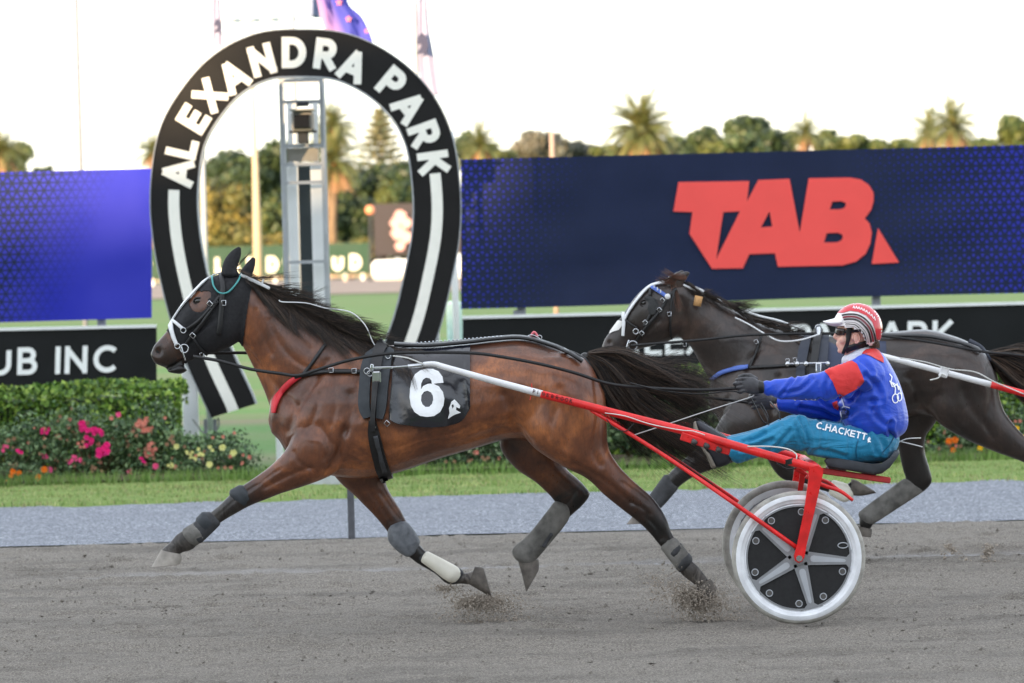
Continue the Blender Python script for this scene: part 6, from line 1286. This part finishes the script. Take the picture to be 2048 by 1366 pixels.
    for k, (dy, sc_) in enumerate([(.40, .72), (.405, .88), (.42, .97), (.45, 1), (.79, 1), (.82, .97), (.835, .88), (.84, .72)]):
        cx = sum(p[0] for p in so) / len(so); cy = sum(p[1] for p in so) / len(so); L.append([P(*f(cx + (x - cx) * (.9 + .1 * sc_), cy + (y - cy) * sc_), Y0 + dy) for x, y in so])
    mb.rings(L); mb.build('seat', SEATM, t, smooth=True, angle=50)
    MB().box(P(*f(1672, 938), Y0 + .62), (.09, .3, .03), bev=.005).box(P(*f(1738, 952), Y0 + .62), (.06, .3, .03), bev=.005).build('seat_bracket', SPK, t)
    return t
s1 = sulky('red racing sulky with black disc wheels carrying the blue jacketed driver', lambda x, y: (x, y), 0.0, [(846, 729, .27), (868, 728, .27), (892, 735, .27), (980, 760, .26), (1084, 788, .26)], [(1082, 788, .26), (1180, 813, .25), (1260, 834, .22), (1381, 865, .12), (1500, 900, .02), (1634, 938, -.04)], 1)
mb = MB(); mb.beam(P(745, 736, .25), P(786, 735, .25), .012, .012, bev=.003); mb.beam(P(784, 735, .26), P(848, 730, .265), .010, .010, bev=.003); mb.tube([P(816, 733, .26), P(846, 730, .265)], .0105, 10); mb.beam(P(743, 742, .255), P(744, 728, .255), .018, .018, bev=.004); mb.build('hitch_rod', CHROME, s1, angle=40)
mb = MB(); mb.box(P(753, 753, .25), (.042, .03, .052), bev=.005); mb.beam(P(746, 744, .24), P(746, 764, .24), .006, .02); mb.beam(P(761, 744, .24), P(761, 764, .24), .006, .02); mb.build('hitch_block', CHROME, s1)
mb = MB(); cordp(mb, [(786, 712, .28), (815, 716, .27), (846, 728, .25)], 0, .0035); mb.build('hitch_cord', ROPE, s1, smooth=True)
mb = MB()
for i, ch in enumerate('PINEBROOK'):
    x0 = 1065 + i * 9.2; y0 = 786 + i * 2.35; text(mb, ch, 7.5, 1.5, 0, lambda u, v, k, x0=x0, y0=y0: P(x0 + u * .85 + v * .2, y0 - v + u * .25, .235 - k), k=.0004)
mb.build('shaft_lettering', M('lettering_dark', lin((70, 20, 24)), .5), s1)
mb = MB(); cordp(mb, [(1210, 826, .2), (1250, 832, .16), (1300, 848, .12), (1360, 860, .09), (1385, 862, .07), (1410, 870, .06)], 0, .0025); cordp(mb, [(1495, 893, 0), (1540, 893, -.02), (1575, 898, -.04), (1592, 908, -.05), (1593, 918, -.06)], 0, .0035); mb.build('white_cable', ROPE, s1, smooth=True)
mb = MB(); cordp(mb, [(1550, 925, .0), (1575, 938, .1), (1600, 932, .1), (1610, 920, .1)], 0, .004); cordp(mb, [(1213, 838, .2), (1228, 856, .2), (1252, 862, .2), (1268, 846, .2)], 0, .003); mb.build('black_cable', LEA, s1, smooth=True)
mb = MB(); cordp(mb, [(1086, 768 + 16, .236), (1130, 782 + 16, .234)], 0, .002); mb.tube([P(1064, 776, .24), P(1063, 767, .24)], .002, 5); mb.tube([P(1062, 792, .24), P(1060, 800, .24)], .002, 5); mb.build('shaft_pins', REDP, s1)
MB().tube([P(1577, 918, -.02), P(1580, 928, -.02)], .026, 12).build('shaft_band', LEA, s1, smooth=True, angle=40)
fm = lambda x, y: (1985 + (x - 1075) * .857, 770 + (y - 784) * .857)
s2_ = sulky('second red sulky with white front shafts cropped by the right edge', fm, Y2 - .62, [(1700, 722, .30), (1716, 708, .30), (1740, 706, .29), (1830, 729, .27), (1985, 770, .26)], [(1982, 769, .26), (*fm(1180, 813), .25), (*fm(1260, 834), .22), (*fm(1381, 865), .12), (*fm(1500, 900), .02), (*fm(1634, 938), -.04)], .857)
mb = MB(); mb.beam(P(1879, 742, Y2 - .36), P(1896, 747, Y2 - .36), .062, .05, bev=.006); mb.build('shaft_collar', WHP, s2_)
mb = MB(); cordp(mb, [(1860, 760), (1876, 756), (1884, 748), (1892, 752)], Y2 - .39, .004); cordp(mb, [(1800, 716, Y2 - .4), (1850, 724, Y2 - .4), (1900, 738, Y2 - .4), (1950, 744, Y2 - .4), (1990, 764, Y2 - .4), (2048, 788, Y2 - .4)], Y2, .0035); mb.build('white_cord', ROPE, s2_, smooth=True)

# ------------------------------------------------------------------ driver
YD = .62
dr = thing('person', (P(1720, 800, YD).x, YD, 0), 'person in blue jacket, teal trousers and red white helmet driving the sulky', 'driver')
SKIN = NB('skin'); n1 = SKIN.noise(9, 4); SKIN.col(SKIN.ramp(n1, [(.3, lin((226, 170, 150))), (.7, lin((242, 194, 172)))])); SKIN.b.inputs['Subsurface Weight'].default_value = .1; SKIN.b.inputs['Subsurface Radius'].default_value = (.02, .008, .005); SKIN = SKIN.set(rough=.5)
mb = MB()
mb.loft([(1690, 745, 1750, 735, .07, YD), (1692, 725, 1745, 712, .058, YD), (1692, 712, 1742, 700, .055, YD), (1682, 706, 1737, 694, .056, YD), (1677.5, 699, 1738, 688, .060, YD), (1675.5, 690, 1745, 680, .066, YD), (1675, 681, 1752, 672, .070, YD), (1677, 671, 1756, 664, .074, YD), (1674.5, 661, 1759, 655, .076, YD), (1677, 648, 1758, 645, .076, YD), (1686, 628, 1750, 628, .066, YD), (1700, 616, 1738, 616, .045, YD)], 4, 24)
mb.ball(P(1672, 675, YD), (.0155, .013, .013), rot=Matrix.Rotation(R(25), 3, 'Y')); mb.tube([P(1675, 663, YD), P(1671.5, 670, YD), P(1669, 676, YD)], [.008, .011, .012], 8)
mb.ball(P(1675, 686.2, YD), (.010, .020, .0065)); mb.ball(P(1676, 691.2, YD), (.010, .018, .007)); mb.ball(P(1681, 702, YD), (.018, .022, .014))
for sg in (-1, 1): mb.ball(P(1686, 680, YD + sg * .045), (.022, .018, .022))
# body, arms and legs under the clothes
mb.loft([(1704, 742, 1758, 734, .09, YD), (1698, 762, 1780, 762, .14, YD), (1694, 800, 1798, 800, .15, YD), (1700, 840, 1800, 850, .15, YD), (1702, 868, 1785, 890, .15, YD), (1706, 900, 1766, 915, .12, YD)], 3, 16)
arm_n = [(1740, 728, 1748, 762, .035, .51), (1705, 730, 1722, 775, .045, .42), (1660, 745, 1672, 784, .04, .38), (1645, 752, 1650, 790, .038, .38), (1600, 760, 1604, 792, .034, .42), (1545, 765, 1548, 788, .026, .48), (1520, 766, 1522, 786, .024, .49), (1496, 760, 1498, 786, .02, .48)]
arm_f = [(1745, 725, 1752, 770, .05, .78), (1705, 768, 1712, 825, .045, .85), (1660, 790, 1665, 832, .04, .85), (1620, 795, 1622, 830, .036, .8), (1570, 800, 1574, 820, .026, .72), (1552, 802, 1554, 818, .024, .70), (1530, 794, 1532, 814, .02, .70)]
leg_n = [(1745, 868, 1755, 918, .07, .52), (1665, 852, 1668, 908, .065, .46), (1598, 842, 1606, 892, .05, .40), (1545, 860, 1558, 898, .045, .4), (1475, 885, 1486, 912, .035, .37), (1445, 890, 1452, 915, .035, .35)]
leg_f = [(x, y - 2, a, b_ - 6, h, 2 * YD - Y) for x, y, a, b_, h, Y in leg_n]
for L in (arm_n, arm_f, leg_n, leg_f): mb.loft(L, 3, 12)
me = remesh(mb, .0075, 2); me.materials.clear(); me.materials.append(SKIN); me.polygons.foreach_set('use_smooth', [True] * len(me.polygons)); db = bpy.data.objects.new('body', me); COL.objects.link(db); child(db, dr); bvd = bvh_of(me); mpd = tomap(bvd, .003, YD)
def fabric(name, c, wr=.5, sc=(9, 9, 22), rough=.55, sheen=.2):
    b = NB(name); o = b.co(); n1 = b.noise(5, 3); n2 = b.noise(1.0, 4, b.mapv(o, sc, (0, .5, 0)), .55, 1.2); b.col(b.ramp(n1, [(.3, tuple(v * .85 for v in c)), (.7, tuple(min(1, v * 1.12) for v in c))])); b.bump(b.m('ADD', n2, b.m('MULTIPLY', b.noise(260, 2), .04)), wr, .03); b.b.inputs['Sheen Weight'].default_value = sheen; return b.set(rough=rough, spec=.4)
JB = fabric('jacket_blue', lin((26, 74, 200)), .45, (4, 4, 8), .34); JR = fabric('jacket_red', lin((214, 50, 50)), .4, (7, 7, 10), .7); TT = fabric('trouser_teal', lin((18, 128, 170)), .7, (5, 5, 14), .55)
def cloth_part(name, lofts, mat, vox=.0085, sm=3, wr=(), amp=.0, parent=dr):
    mb = MB()
    for L in lofts: mb.loft(L, 4, 22)
    me = remesh(mb, vox, sm); n = len(me.vertices); V = np.empty(n * 3); me.vertices.foreach_get('co', V); V = V.reshape(-1, 3); N = np.empty(n * 3); me.vertices.foreach_get('normal', N); N = N.reshape(-1, 3); x, y = proj(V); d = np.zeros(n)
    for (pts, w, dep) in wr:
        dd = segd(x, y, [tuple(q) for q in spline(pts, 4)]); d += -dep * np.exp(-(dd / w) ** 2) + dep * .7 * np.exp(-((dd - w * 2) / w) ** 2)
    V += N * (1.5 * d)[:, None]; me.vertices.foreach_set('co', V.ravel()); me.materials.clear(); me.materials.append(mat); me.polygons.foreach_set('use_smooth', [True] * len(me.polygons)); me.update()
    o = bpy.data.objects.new(name, me); COL.objects.link(o); child(o, parent); return o
jl = [[(1694, 856, 1798, 874, .165, YD), (1684, 842, 1812, 862, .185, YD), (1680, 820, 1817, 838, .19, YD), (1680, 795, 1810, 800, .19, YD), (1686, 768, 1799, 765, .19, YD), (1694, 745, 1786, 738, .185, YD), (1704, 724, 1770, 712, .15, YD), (1712, 712, 1756, 700, .09, YD)],
      [(1730, 706, 1772, 760, .07, .49), (1712, 716, 1742, 776, .075, .45), (1685, 726, 1706, 788, .068, .41), (1660, 736, 1674, 796, .062, .38), (1640, 744, 1648, 799, .058, .38), (1604, 752, 1608, 801, .052, .42), (1565, 757, 1568, 798, .045, .46), (1549, 758, 1551, 796, .041, .475), (1541, 762, 1543, 791, .034, .48), (1534, 760, 1536, 793, .036, .485), (1529, 761, 1531, 791, .033, .49)],
      [(1740, 720, 1765, 780, .075, .78), (1704, 756, 1716, 838, .066, .84), (1660, 780, 1664, 843, .06, .85), (1620, 787, 1623, 837, .054, .8), (1588, 790, 1590, 830, .046, .75), (1566, 794, 1569, 824, .036, .72), (1556, 794, 1560, 823, .037, .70)]]
jk = cloth_part('jacket', jl, JB, wr=[([(1722, 722), (1735, 732), (1742, 745)], 4, .006), ([(1728, 768), (1712, 790), (1700, 800)], 5, .010), ([(1730, 752), (1750, 768), (1760, 790)], 5, .008), ([(1680, 796), (1720, 806), (1760, 800)], 5, .007), ([(1660, 750), (1652, 772), (1655, 790)], 4, .005), ([(1625, 758), (1600, 780), (1570, 786)], 4, .005), ([(1700, 830), (1720, 815), (1745, 818)], 5, .006), ([(1745, 800), (1750, 830), (1770, 850)], 5, .006), ([(1780, 845), (1778, 860), (1783, 870)], 4, .010), ([(1590, 756), (1575, 775), (1562, 790)], 3, .005), ([(1640, 800), (1660, 815), (1690, 820)], 4, .006), ([(1600, 815), (1640, 822), (1670, 835)], 3.5, .006)])
bj = bvh_of(jk.data); mj = tomap(bj, .0015, YD)
mb = MB(); decal(mb, [[(1645, 739), (1662, 733), (1684, 726), (1704, 722), (1714, 728), (1721, 744), (1728, 762), (1722, 771), (1706, 782), (1690, 790), (1679, 798), (1672, 780), (1664, 762), (1654, 748)]], mj, 6, k=.0015); mb.build('sleeve_band', JR, jk, smooth=True)
mb = MB(); decal(mb, [[(1712, 706), (1730, 700), (1748, 696), (1758, 702), (1766, 716), (1767, 726), (1754, 720), (1740, 712), (1726, 708)]], mj, 6, k=.0015); mb.build('shoulder_patch', JR, jk, smooth=True)
mb = MB(); decal(mb, [[(1664, 806), (1674, 802), (1678, 812), (1676, 822), (1668, 816)]], mj, 6, k=.0015); mb.build('far_sleeve_band', JR, jk, smooth=True)
mb = MB(); 
for q in (arc(1790, 797, 6, 9, 0, 360, 12), arc(1798, 794, 4.5, 8, 0, 360, 12), [(1778, 748), (1783, 754), (1781, 764), (1786, 770)], [(1784, 766), (1790, 776), (1789, 788)], [(1778, 762), (1788, 768), (1797, 774), (1802, 788)], [(1786, 774), (1793, 768), (1796, 780)], [(1779, 762), (1784, 774)]): rib(mb, q, 2.0, mj, k=.002, step=4)
mb.build('back_logo', LETW, jk)
mb = MB()
for q in ([(1681, 818), (1688, 812), (1700, 815)], [(1681, 820), (1684, 834), (1680, 842)], [(1688, 812), (1684, 796), (1677, 790)]): rib(mb, q, 1.8, mj, k=.002, step=4)
decal(mb, [[(1680, 820), (1690, 816), (1699, 822), (1696, 836), (1684, 840)]], mj, 6, k=.001, mi=1); mb.build('side_print', [LETW, M('print_navy', lin((24, 36, 90)), .5)], jk)
mb = MB(); x_ = 0
for i, q in enumerate(([(1586, 797), (1590, 801), (1594, 797)], [(1600, 801), (1606, 801)], [(1611, 797), (1616, 801)], [(1622, 798), (1628, 801), (1632, 798)])): rib(mb, q, 1.6, mj, k=.002, step=4)
mb.build('sleeve_print', LETW, jk)
tl = [[(1704, 846, 1798, 868, .15, YD), (1694, 858, 1799, 884, .175, YD), (1688, 872, 1790, 906, .18, YD), (1692, 890, 1774, 922, .165, YD), (1706, 908, 1756, 927, .12, YD)],
      [(1752, 862, 1770, 922, .09, .53), (1704, 852, 1716, 926, .096, .50), (1662, 845, 1668, 921, .09, .46), (1625, 838, 1630, 911, .082, .42), (1600, 832, 1606, 902, .072, .40), (1580, 833, 1590, 900, .066, .40), (1560, 842, 1574, 900, .06, .39), (1520, 858, 1536, 909, .056, .385), (1480, 869, 1500, 920, .058, .37), (1452, 875, 1477, 928, .060, .36)]]
tl.append([(x, y - 3, a, b_ - 8, h * .95, 2 * YD - Y) for x, y, a, b_, h, Y in tl[1]])
tr_ = cloth_part('trousers', tl, TT, wr=[([(1602, 840), (1612, 865), (1618, 895)], 4, .008), ([(1592, 850), (1600, 875), (1612, 900)], 4, .006), ([(1580, 862), (1565, 880), (1548, 898)], 4, .007), ([(1640, 842), (1646, 870), (1640, 900)], 4, .004), ([(1690, 850), (1700, 880), (1694, 915)], 4, .004), ([(1600, 905), (1640, 900), (1690, 912)], 4, .005), ([(1530, 866), (1510, 878), (1485, 884)], 3, .005), ([(1730, 858), (1745, 880), (1752, 905)], 4, .006), ([(1750, 862), (1765, 885), (1770, 905)], 4, .005), ([(1560, 850), (1535, 866), (1500, 880)], 4, .005), ([(1545, 880), (1515, 893), (1480, 900)], 4, .006)])
mt = tomap(bvh_of(tr_.data), .002, YD); mb = MB(); x = 0.0; ca, sa = cos(R(13.5)), sin(R(13.5))
for ch in 'C.HACKETT':
    gw = GL[ch][0]; text(mb, ch, 13.5, 2.7, 0, lambda u, v, k, x0=x: mt(1631 + (x0 + u) * ca + v * sa, 857 + (x0 + u) * sa - v * ca, .0015 + k), k=.0004, step=4); x += gw * 10.8 + 2.7 + 1.6
mb.build('name_lettering', LETW, tr_)
mb = MB(); decal(mb, [horse_emblem(1738, 879, .5)], mt, 5, k=.0015); mb.build('small_emblem', LETW, tr_)
mb = MB(); strap(mb, mt, [(1790, 868), (1780, 888), (1764, 905)], 1.6, .0012); strap(mb, mt, [(1716, 880), (1712, 900), (1714, 920)], 1.2, .001); mb.build('seam', M('teal_dark', lin((10, 84, 116)), .7), tr_)
for k_, (Yb, dx, dy) in enumerate(((.36, 0, 0), (.88, -6, -6))):
    bt_ = MB().loft([(a + dx, b_ + dy, c_ + dx, d_ + dy, h, Yb) for a, b_, c_, d_, h in [(1391, 846, 1400, 842, .034), (1393, 856, 1414, 850, .044), (1401, 873, 1436, 864, .047), (1410, 893, 1460, 880, .044), (1417, 912, 1468, 900, .042), (1427, 930, 1464, 918, .038)]], 4, 18, .85).build('boot', M('boot_black', lin((36, 38, 46)), .45, var=.2, sc=12), dr, smooth=True)
    MB().loft([(a + dx, b_ + dy, c_ + dx, d_ + dy, h, Yb) for a, b_, c_, d_, h in [(1387, 846, 1392, 843, .036), (1388, 862, 1397, 858, .049), (1398, 884, 1406, 881, .046), (1406, 902, 1412, 900, .036), (1412, 910, 1420, 908, .040), (1422, 935, 1432, 932, .040)]], 4, 16, .7).build('sole', M('sole_grey', lin((132, 126, 116)), .85, var=.2, sc=30), bt_, smooth=True)
# gloves: a palm, four unequal bent fingers and a thumb
GLV = M('glove_leather', lin((62, 62, 66)), .5, var=.25, sc=30, bump=.5, bd=.003, bs=90)
def glove(dx, dy, dY):
    f = lambda x, y, Y: P(x + dx, y + dy, Y + dY)
    mb = MB(); mb.loft([(a + dx, b_ + dy, c_ + dx, d_ + dy, h, Y + dY) for a, b_, c_, d_, h, Y in [(1527, 764, 1528, 786, .024, .485), (1518, 761, 1520, 787, .025, .485), (1507, 755, 1510, 789, .024, .48), (1496, 753, 1499, 788, .022, .475), (1487, 755, 1490, 785, .017, .47)]], 3, 16)
    for i, (y, L) in enumerate(((757, .85), (765, .98), (773, .92), (781, .72))):
        x0 = 1492 + abs(i - 1) * 1.5; mb.tube([f(x0, y, .47), f(x0 - 10 * L, y + .5, .462), f(x0 - 20 * L, y + 2, .468), f(x0 - 24 * L, y + 3, .488), f(x0 - 21 * L, y + 4, .512), f(x0 - 11, y + 4, .522)], [.0105, .0100, .0098, .0094, .0090, .0080], 10)
    mb.tube([f(1514, 760, .50), f(1500, 751, .515), f(1488, 750, .525), f(1476, 755, .52)], [.014, .0125, .0112, .0095], 10)
    me = remesh(mb, .0042, 1); me.materials.clear(); me.materials.append(GLV); me.polygons.foreach_set('use_smooth', [True] * len(me.polygons)); o = bpy.data.objects.new('glove', me); COL.objects.link(o); child(o, dr)
    s_ = MB().loft([(1524 + dx, 762 + dy, 1525 + dx, 787 + dy, .027, .485 + dY), (1517 + dx, 761 + dy, 1518 + dx, 787 + dy, .028, .485 + dY)], 2, 14).build('wrist_strap', LEA, o, smooth=True)
glove(0, 0, 0); glove(27, 31, .22)
# helmet
hc = P(1714.5, 658, YD); bm = bmesh.new(); bmesh.ops.create_uvsphere(bm, u_segments=64, v_segments=40, radius=1.0)
for v in bm.verts: v.co = Vector((v.co.x * .131, v.co.y * .122, v.co.z * .134)) + hc
hp = [(1655, 655), (1655, 590), (1780, 590), (1780, 690), (1762, 691), (1745, 694), (1733, 690), (1727, 674), (1719, 663), (1708, 659), (1694, 658), (1684, 653), (1672, 653)]
V = np.array([v.co[:] for v in bm.verts]); Vm = V.copy(); x, y = proj(Vm); k = inpoly(x, y, hp); bmesh.ops.delete(bm, geom=[v for v, q in zip(bm.verts, k) if not q], context='VERTS')
me = bpy.data.meshes.new('h'); bm.to_mesh(me); bm.free(); ho = bpy.data.objects.new('h', me); COL.objects.link(ho); sm_ = ho.modifiers.new('s', 'SOLIDIFY'); sm_.thickness = .014; sm_.offset = -1
dg = bpy.context.evaluated_depsgraph_get(); dg.update(); me2 = bpy.data.meshes.new_from_object(ho.evaluated_get(dg)); bpy.data.objects.remove(ho); me2.materials.append(M('helmet_white', lin((232, 226, 226)), .18, var=.03, bump=0, spec=.7)); hel = link('helmet', me2, dr, True, 50)
bh_ = bvh_of(me2); mhel = tomap(bh_, .0012, YD)
mb = MB(); decal(mb, [[(1674, 626), (1684, 613), (1700, 606.5), (1716, 605), (1735, 608), (1751, 618), (1761, 635), (1765, 655), (1764, 680), (1753, 680), (1750, 660), (1744, 644), (1732, 631), (1716, 624), (1700, 622), (1686, 626)]], mhel, 6, k=.0008); mb.build('red_crown', M('helmet_red', lin((202, 30, 48)), .15, var=.05, bump=0, spec=.7), hel, smooth=True)
HB = M('helmet_black', lin((34, 24, 30)), .2, bump=0); HP_ = M('helmet_crimson', lin((120, 24, 44)), .2, bump=0); HG = M('helmet_grey', lin((150, 140, 142)), .2, bump=0)
for off, w_, m_ in ((0, 3.0, HB), (5.0, 3.4, HP_), (10, 3.2, HB), (16, 1.6, HG), (20, 1.6, HB), (24, 1.4, HG)):
    s_ = off; base = [(1684 + s_ * .35, 631 + s_ * .9), (1694, 629 + s_ * .95), (1710 - s_ * .1, 629 + s_), (1724 - s_ * .45, 634 + s_ * .95), (1736 - s_ * .7, 644 + s_ * .8), (1744 - s_ * .8, 656 + s_ * .55), (1749 - s_ * .85, 672 + s_ * .4), (1750 - s_ * .85, 682 + s_ * .25)]
    mb = MB(); rib(mb, [tuple(q) for q in spline(base, 4)], w_, mhel, k=.0016); mb.build('helmet_stripe', m_, hel)
mb = MB(); 
for i in range(9): rib(mb, [(1706 + i * 5, 617 + i * i * .32), (1708 + i * 5, 613 + i * i * .33), (1710 + i * 5, 618 + i * i * .36)], 1.2, mhel, k=.0016)
mb.build('helmet_script', LETW, hel)
pk = MB().loft([(1646, 642, 1649, 646, .028, YD), (1652, 641, 1656, 650, .06, YD), (1664, 638, 1668, 653, .085, YD), (1680, 634, 1684, 654, .10, YD)], 4, 20).build('peak', _mc['helmet_white'], hel, smooth=True)
mb = MB(); strap(mb, tomap(bvd, .003, YD), [(1672.5, 662.5, 13), (1680, 663.5, 14), (1690, 664, 12)], 13, .006, cols=4, mirror=YD); mb.build('goggles', M('goggle_lens', lin((44, 30, 26)), .06, bump=0, spec=.9), dr, smooth=True)
mb = MB(); strap(mb, tomap(bvd, .004, YD), [(1689, 664), (1704, 662), (1722, 660)], 6, .003, mirror=YD); mb.build('goggle_strap', LEA, dr, smooth=True)
mb = MB(); strap(mb, tomap(bvd, .004, YD), [(1699, 655, 10), (1697, 675, 9), (1693, 692, 7), (1687, 706, 6)], 10, .004, cols=3, mirror=YD); strap(mb, tomap(bvd, .004, YD), [(1692, 700), (1706, 694), (1722, 690), (1736, 686)], 12, .004, cols=3, mirror=YD); mb.build('chin_harness', LEA, dr, smooth=True)
for sg in (-1, 1):
    e_ = P(1712, 676, YD + sg * .078); mb = MB(); mb.tube([e_ + Vector((.018 * cos(a * pi / 8), -.002, .025 * sin(a * pi / 8) + .0)) for a in range(-5, 10)], .0055, 6); mb.ball(e_ + Vector((.0, .004 * -sg * -1, 0)), (.015, .006, .022)); mb.build('ear', SKIN, dr, smooth=True)
p1 = []
for i in range(500):
    r_ = random.Random(i); x0 = 1738 + 18 * r_.random(); y0 = 676 + 8 * r_.random(); Yh = YD + r_.uniform(-.07, .07); p1.append([P(x0 + (2 + r_.random() * 3) * t, y0 + 14 * t, Yh)[:] for t in np.linspace(0, 1, 6)])
hair('hair', np.array(p1), np.full(500, .0014), [M('hair_light', lin((96, 74, 58)), .5, bump=0), HAIRS[1]], dr, 8)
MB().loft([(1683, 727, 1752, 706, .078, YD), (1684, 716, 1750, 697, .074, YD), (1692, 708, 1742, 693, .064, YD)], 4, 24).build('white_collar', fabric('collar_cloth', lin((214, 216, 224)), .5), dr, smooth=True)
# reins, whip
rt = thing('reins', (P(1000, 720, .4).x, .4, 0), 'long black reins from the bay horse bit to the driver hands', 'reins')
mb = MB(); belt(mb, [(386, 712, .50), (400, 715, .47), (440, 722, .44), (500, 738, .40), (560, 747, .36), (596, 751, .34), (640, 738, .33), (700, 720, .31), (770, 708, .29), (840, 705, .29), (940, 706, .30), (1000, 713, .30), (1080, 728, .30), (1150, 746, .31), (1220, 768, .33), (1300, 776, .38), (1400, 780, .44), (1478, 776, .475)], 0, .017, .005, 5); mb.build('near_rein', LEA, rt, smooth=True)
mb = MB(); Yf = 2 * Y1; belt(mb, [(400, 706, Yf - .50), (440, 706, Yf - .46), (500, 706, Yf - .40), (600, 712, Yf - .36), (770, 705, Yf - .32), (1000, 706, Yf - .32), (1200, 752, Yf - .34), (1300, 786, Yf - .4), (1420, 796, .76), (1506, 806, .70)], 0, .016, .005, 5); mb.build('far_rein', LEA, rt, smooth=True)
mb = MB(); cordp(mb, [(1480, 786, .48), (1460, 782, .46), (1400, 788, .46), (1330, 782, .4), (1260, 766, .34)], 0, .0035); cordp(mb, [(1500, 792, .5), (1512, 815, .48), (1526, 842, .46), (1536, 846, .46), (1536, 832, .46), (1522, 806, .5)], 0, .0035); cordp(mb, [(1520, 812, .66), (1534, 836, .6), (1540, 862, .55)], 0, .0035); cordp(mb, [(1540, 804, .6), (1556, 822, .5), (1562, 846, .45)], 0, .005); mb.build('rein_ends', LEA, rt, smooth=True)
mb = MB(); cordp(mb, [(1508, 790, .46), (1496, 796, .46), (1420, 820, .4), (1330, 850, .32), (1262, 872, .25)], 0, .0028); wh = mb.build('whip', M('whip_grey', lin((190, 190, 190)), .5), None, smooth=True); tag(wh, 'thin pale whip held low in the driver near hand', 'whip')
mb = MB(); cordp(mb, [(1790, 880), (1805, 884), (1830, 890), (1845, 894)], .7, .003); cordp(mb, [(1792, 888, .6), (1812, 878, .6), (1842, 876, .6)], .6, .003); mb.build('loose_cord', ROPE, s1, smooth=True)

# ------------------------------------------------------------------ thrown dirt
SPRAY = M('thrown_dirt', lin((158, 148, 136)), .9, var=.3, sc=60, bump=0)
def spray(name, c, n, dirs, spread, rr, label, seed, grav=1.0):
    r = np.random.default_rng(seed); t = r.random(n) ** 1.6; d = np.array(dirs)[r.integers(0, len(dirs), n)]; p = np.array(c)[None] + d * t[:, None] + r.normal(0, 1, (n, 3)) * np.array(spread) * (.35 + t[:, None]); p[:, 2] = np.maximum(p[:, 2] - grav * .12 * t ** 2, .008)
    s_ = r.gamma(1.8, rr, n) + .0012; o = clods(name, p, s_, SPRAY, seed); tag(o, label, 'dirt', kind='stuff')
g = lambda x, y, Y: np.array(P(x, y, Y))
spray('thrown_dirt', g(1386, 1200, nY), 9000, [(.16, 0, .05), (.05, 0, .07), (-.10, 0, .10), (-.22, 0, .20), (.10, -.03, .10), (.20, 0, .0), (.02, 0, .02)], (.065, .07, .045), .0010, 'cloud of thrown dirt around the near hind hoof of the bay', 41)
spray('thrown_dirt', g(950, 1204, fY), 6000, [(.18, 0, .03), (.1, 0, .05), (.0, 0, .02), (.22, 0, .05), (-.08, 0, .04)], (.075, .06, .03), .0010, 'cloud of thrown dirt behind the back foreleg hoof of the bay', 42)
spray('thrown_dirt', g(880, 1176, fY), 500, [(.12, 0, .02), (.2, 0, .04)], (.05, .04, .02), .0012, 'light dust below the white shin boot of the bay', 43)
spray('thrown_dirt', g(1905, 1100, Y2 - .4), 260, [(-.06, 0, .10), (.10, 0, -.02)], (.02, .03, .02), .0016, 'small tossed dirt streak behind the sulky at the right', 44)
spray('thrown_dirt', g(1975, 1105, Y2 - .4), 300, [(.03, 0, .12), (.0, 0, .05)], (.02, .03, .02), .0018, 'upright tossed dirt streak nearest the right edge', 45)
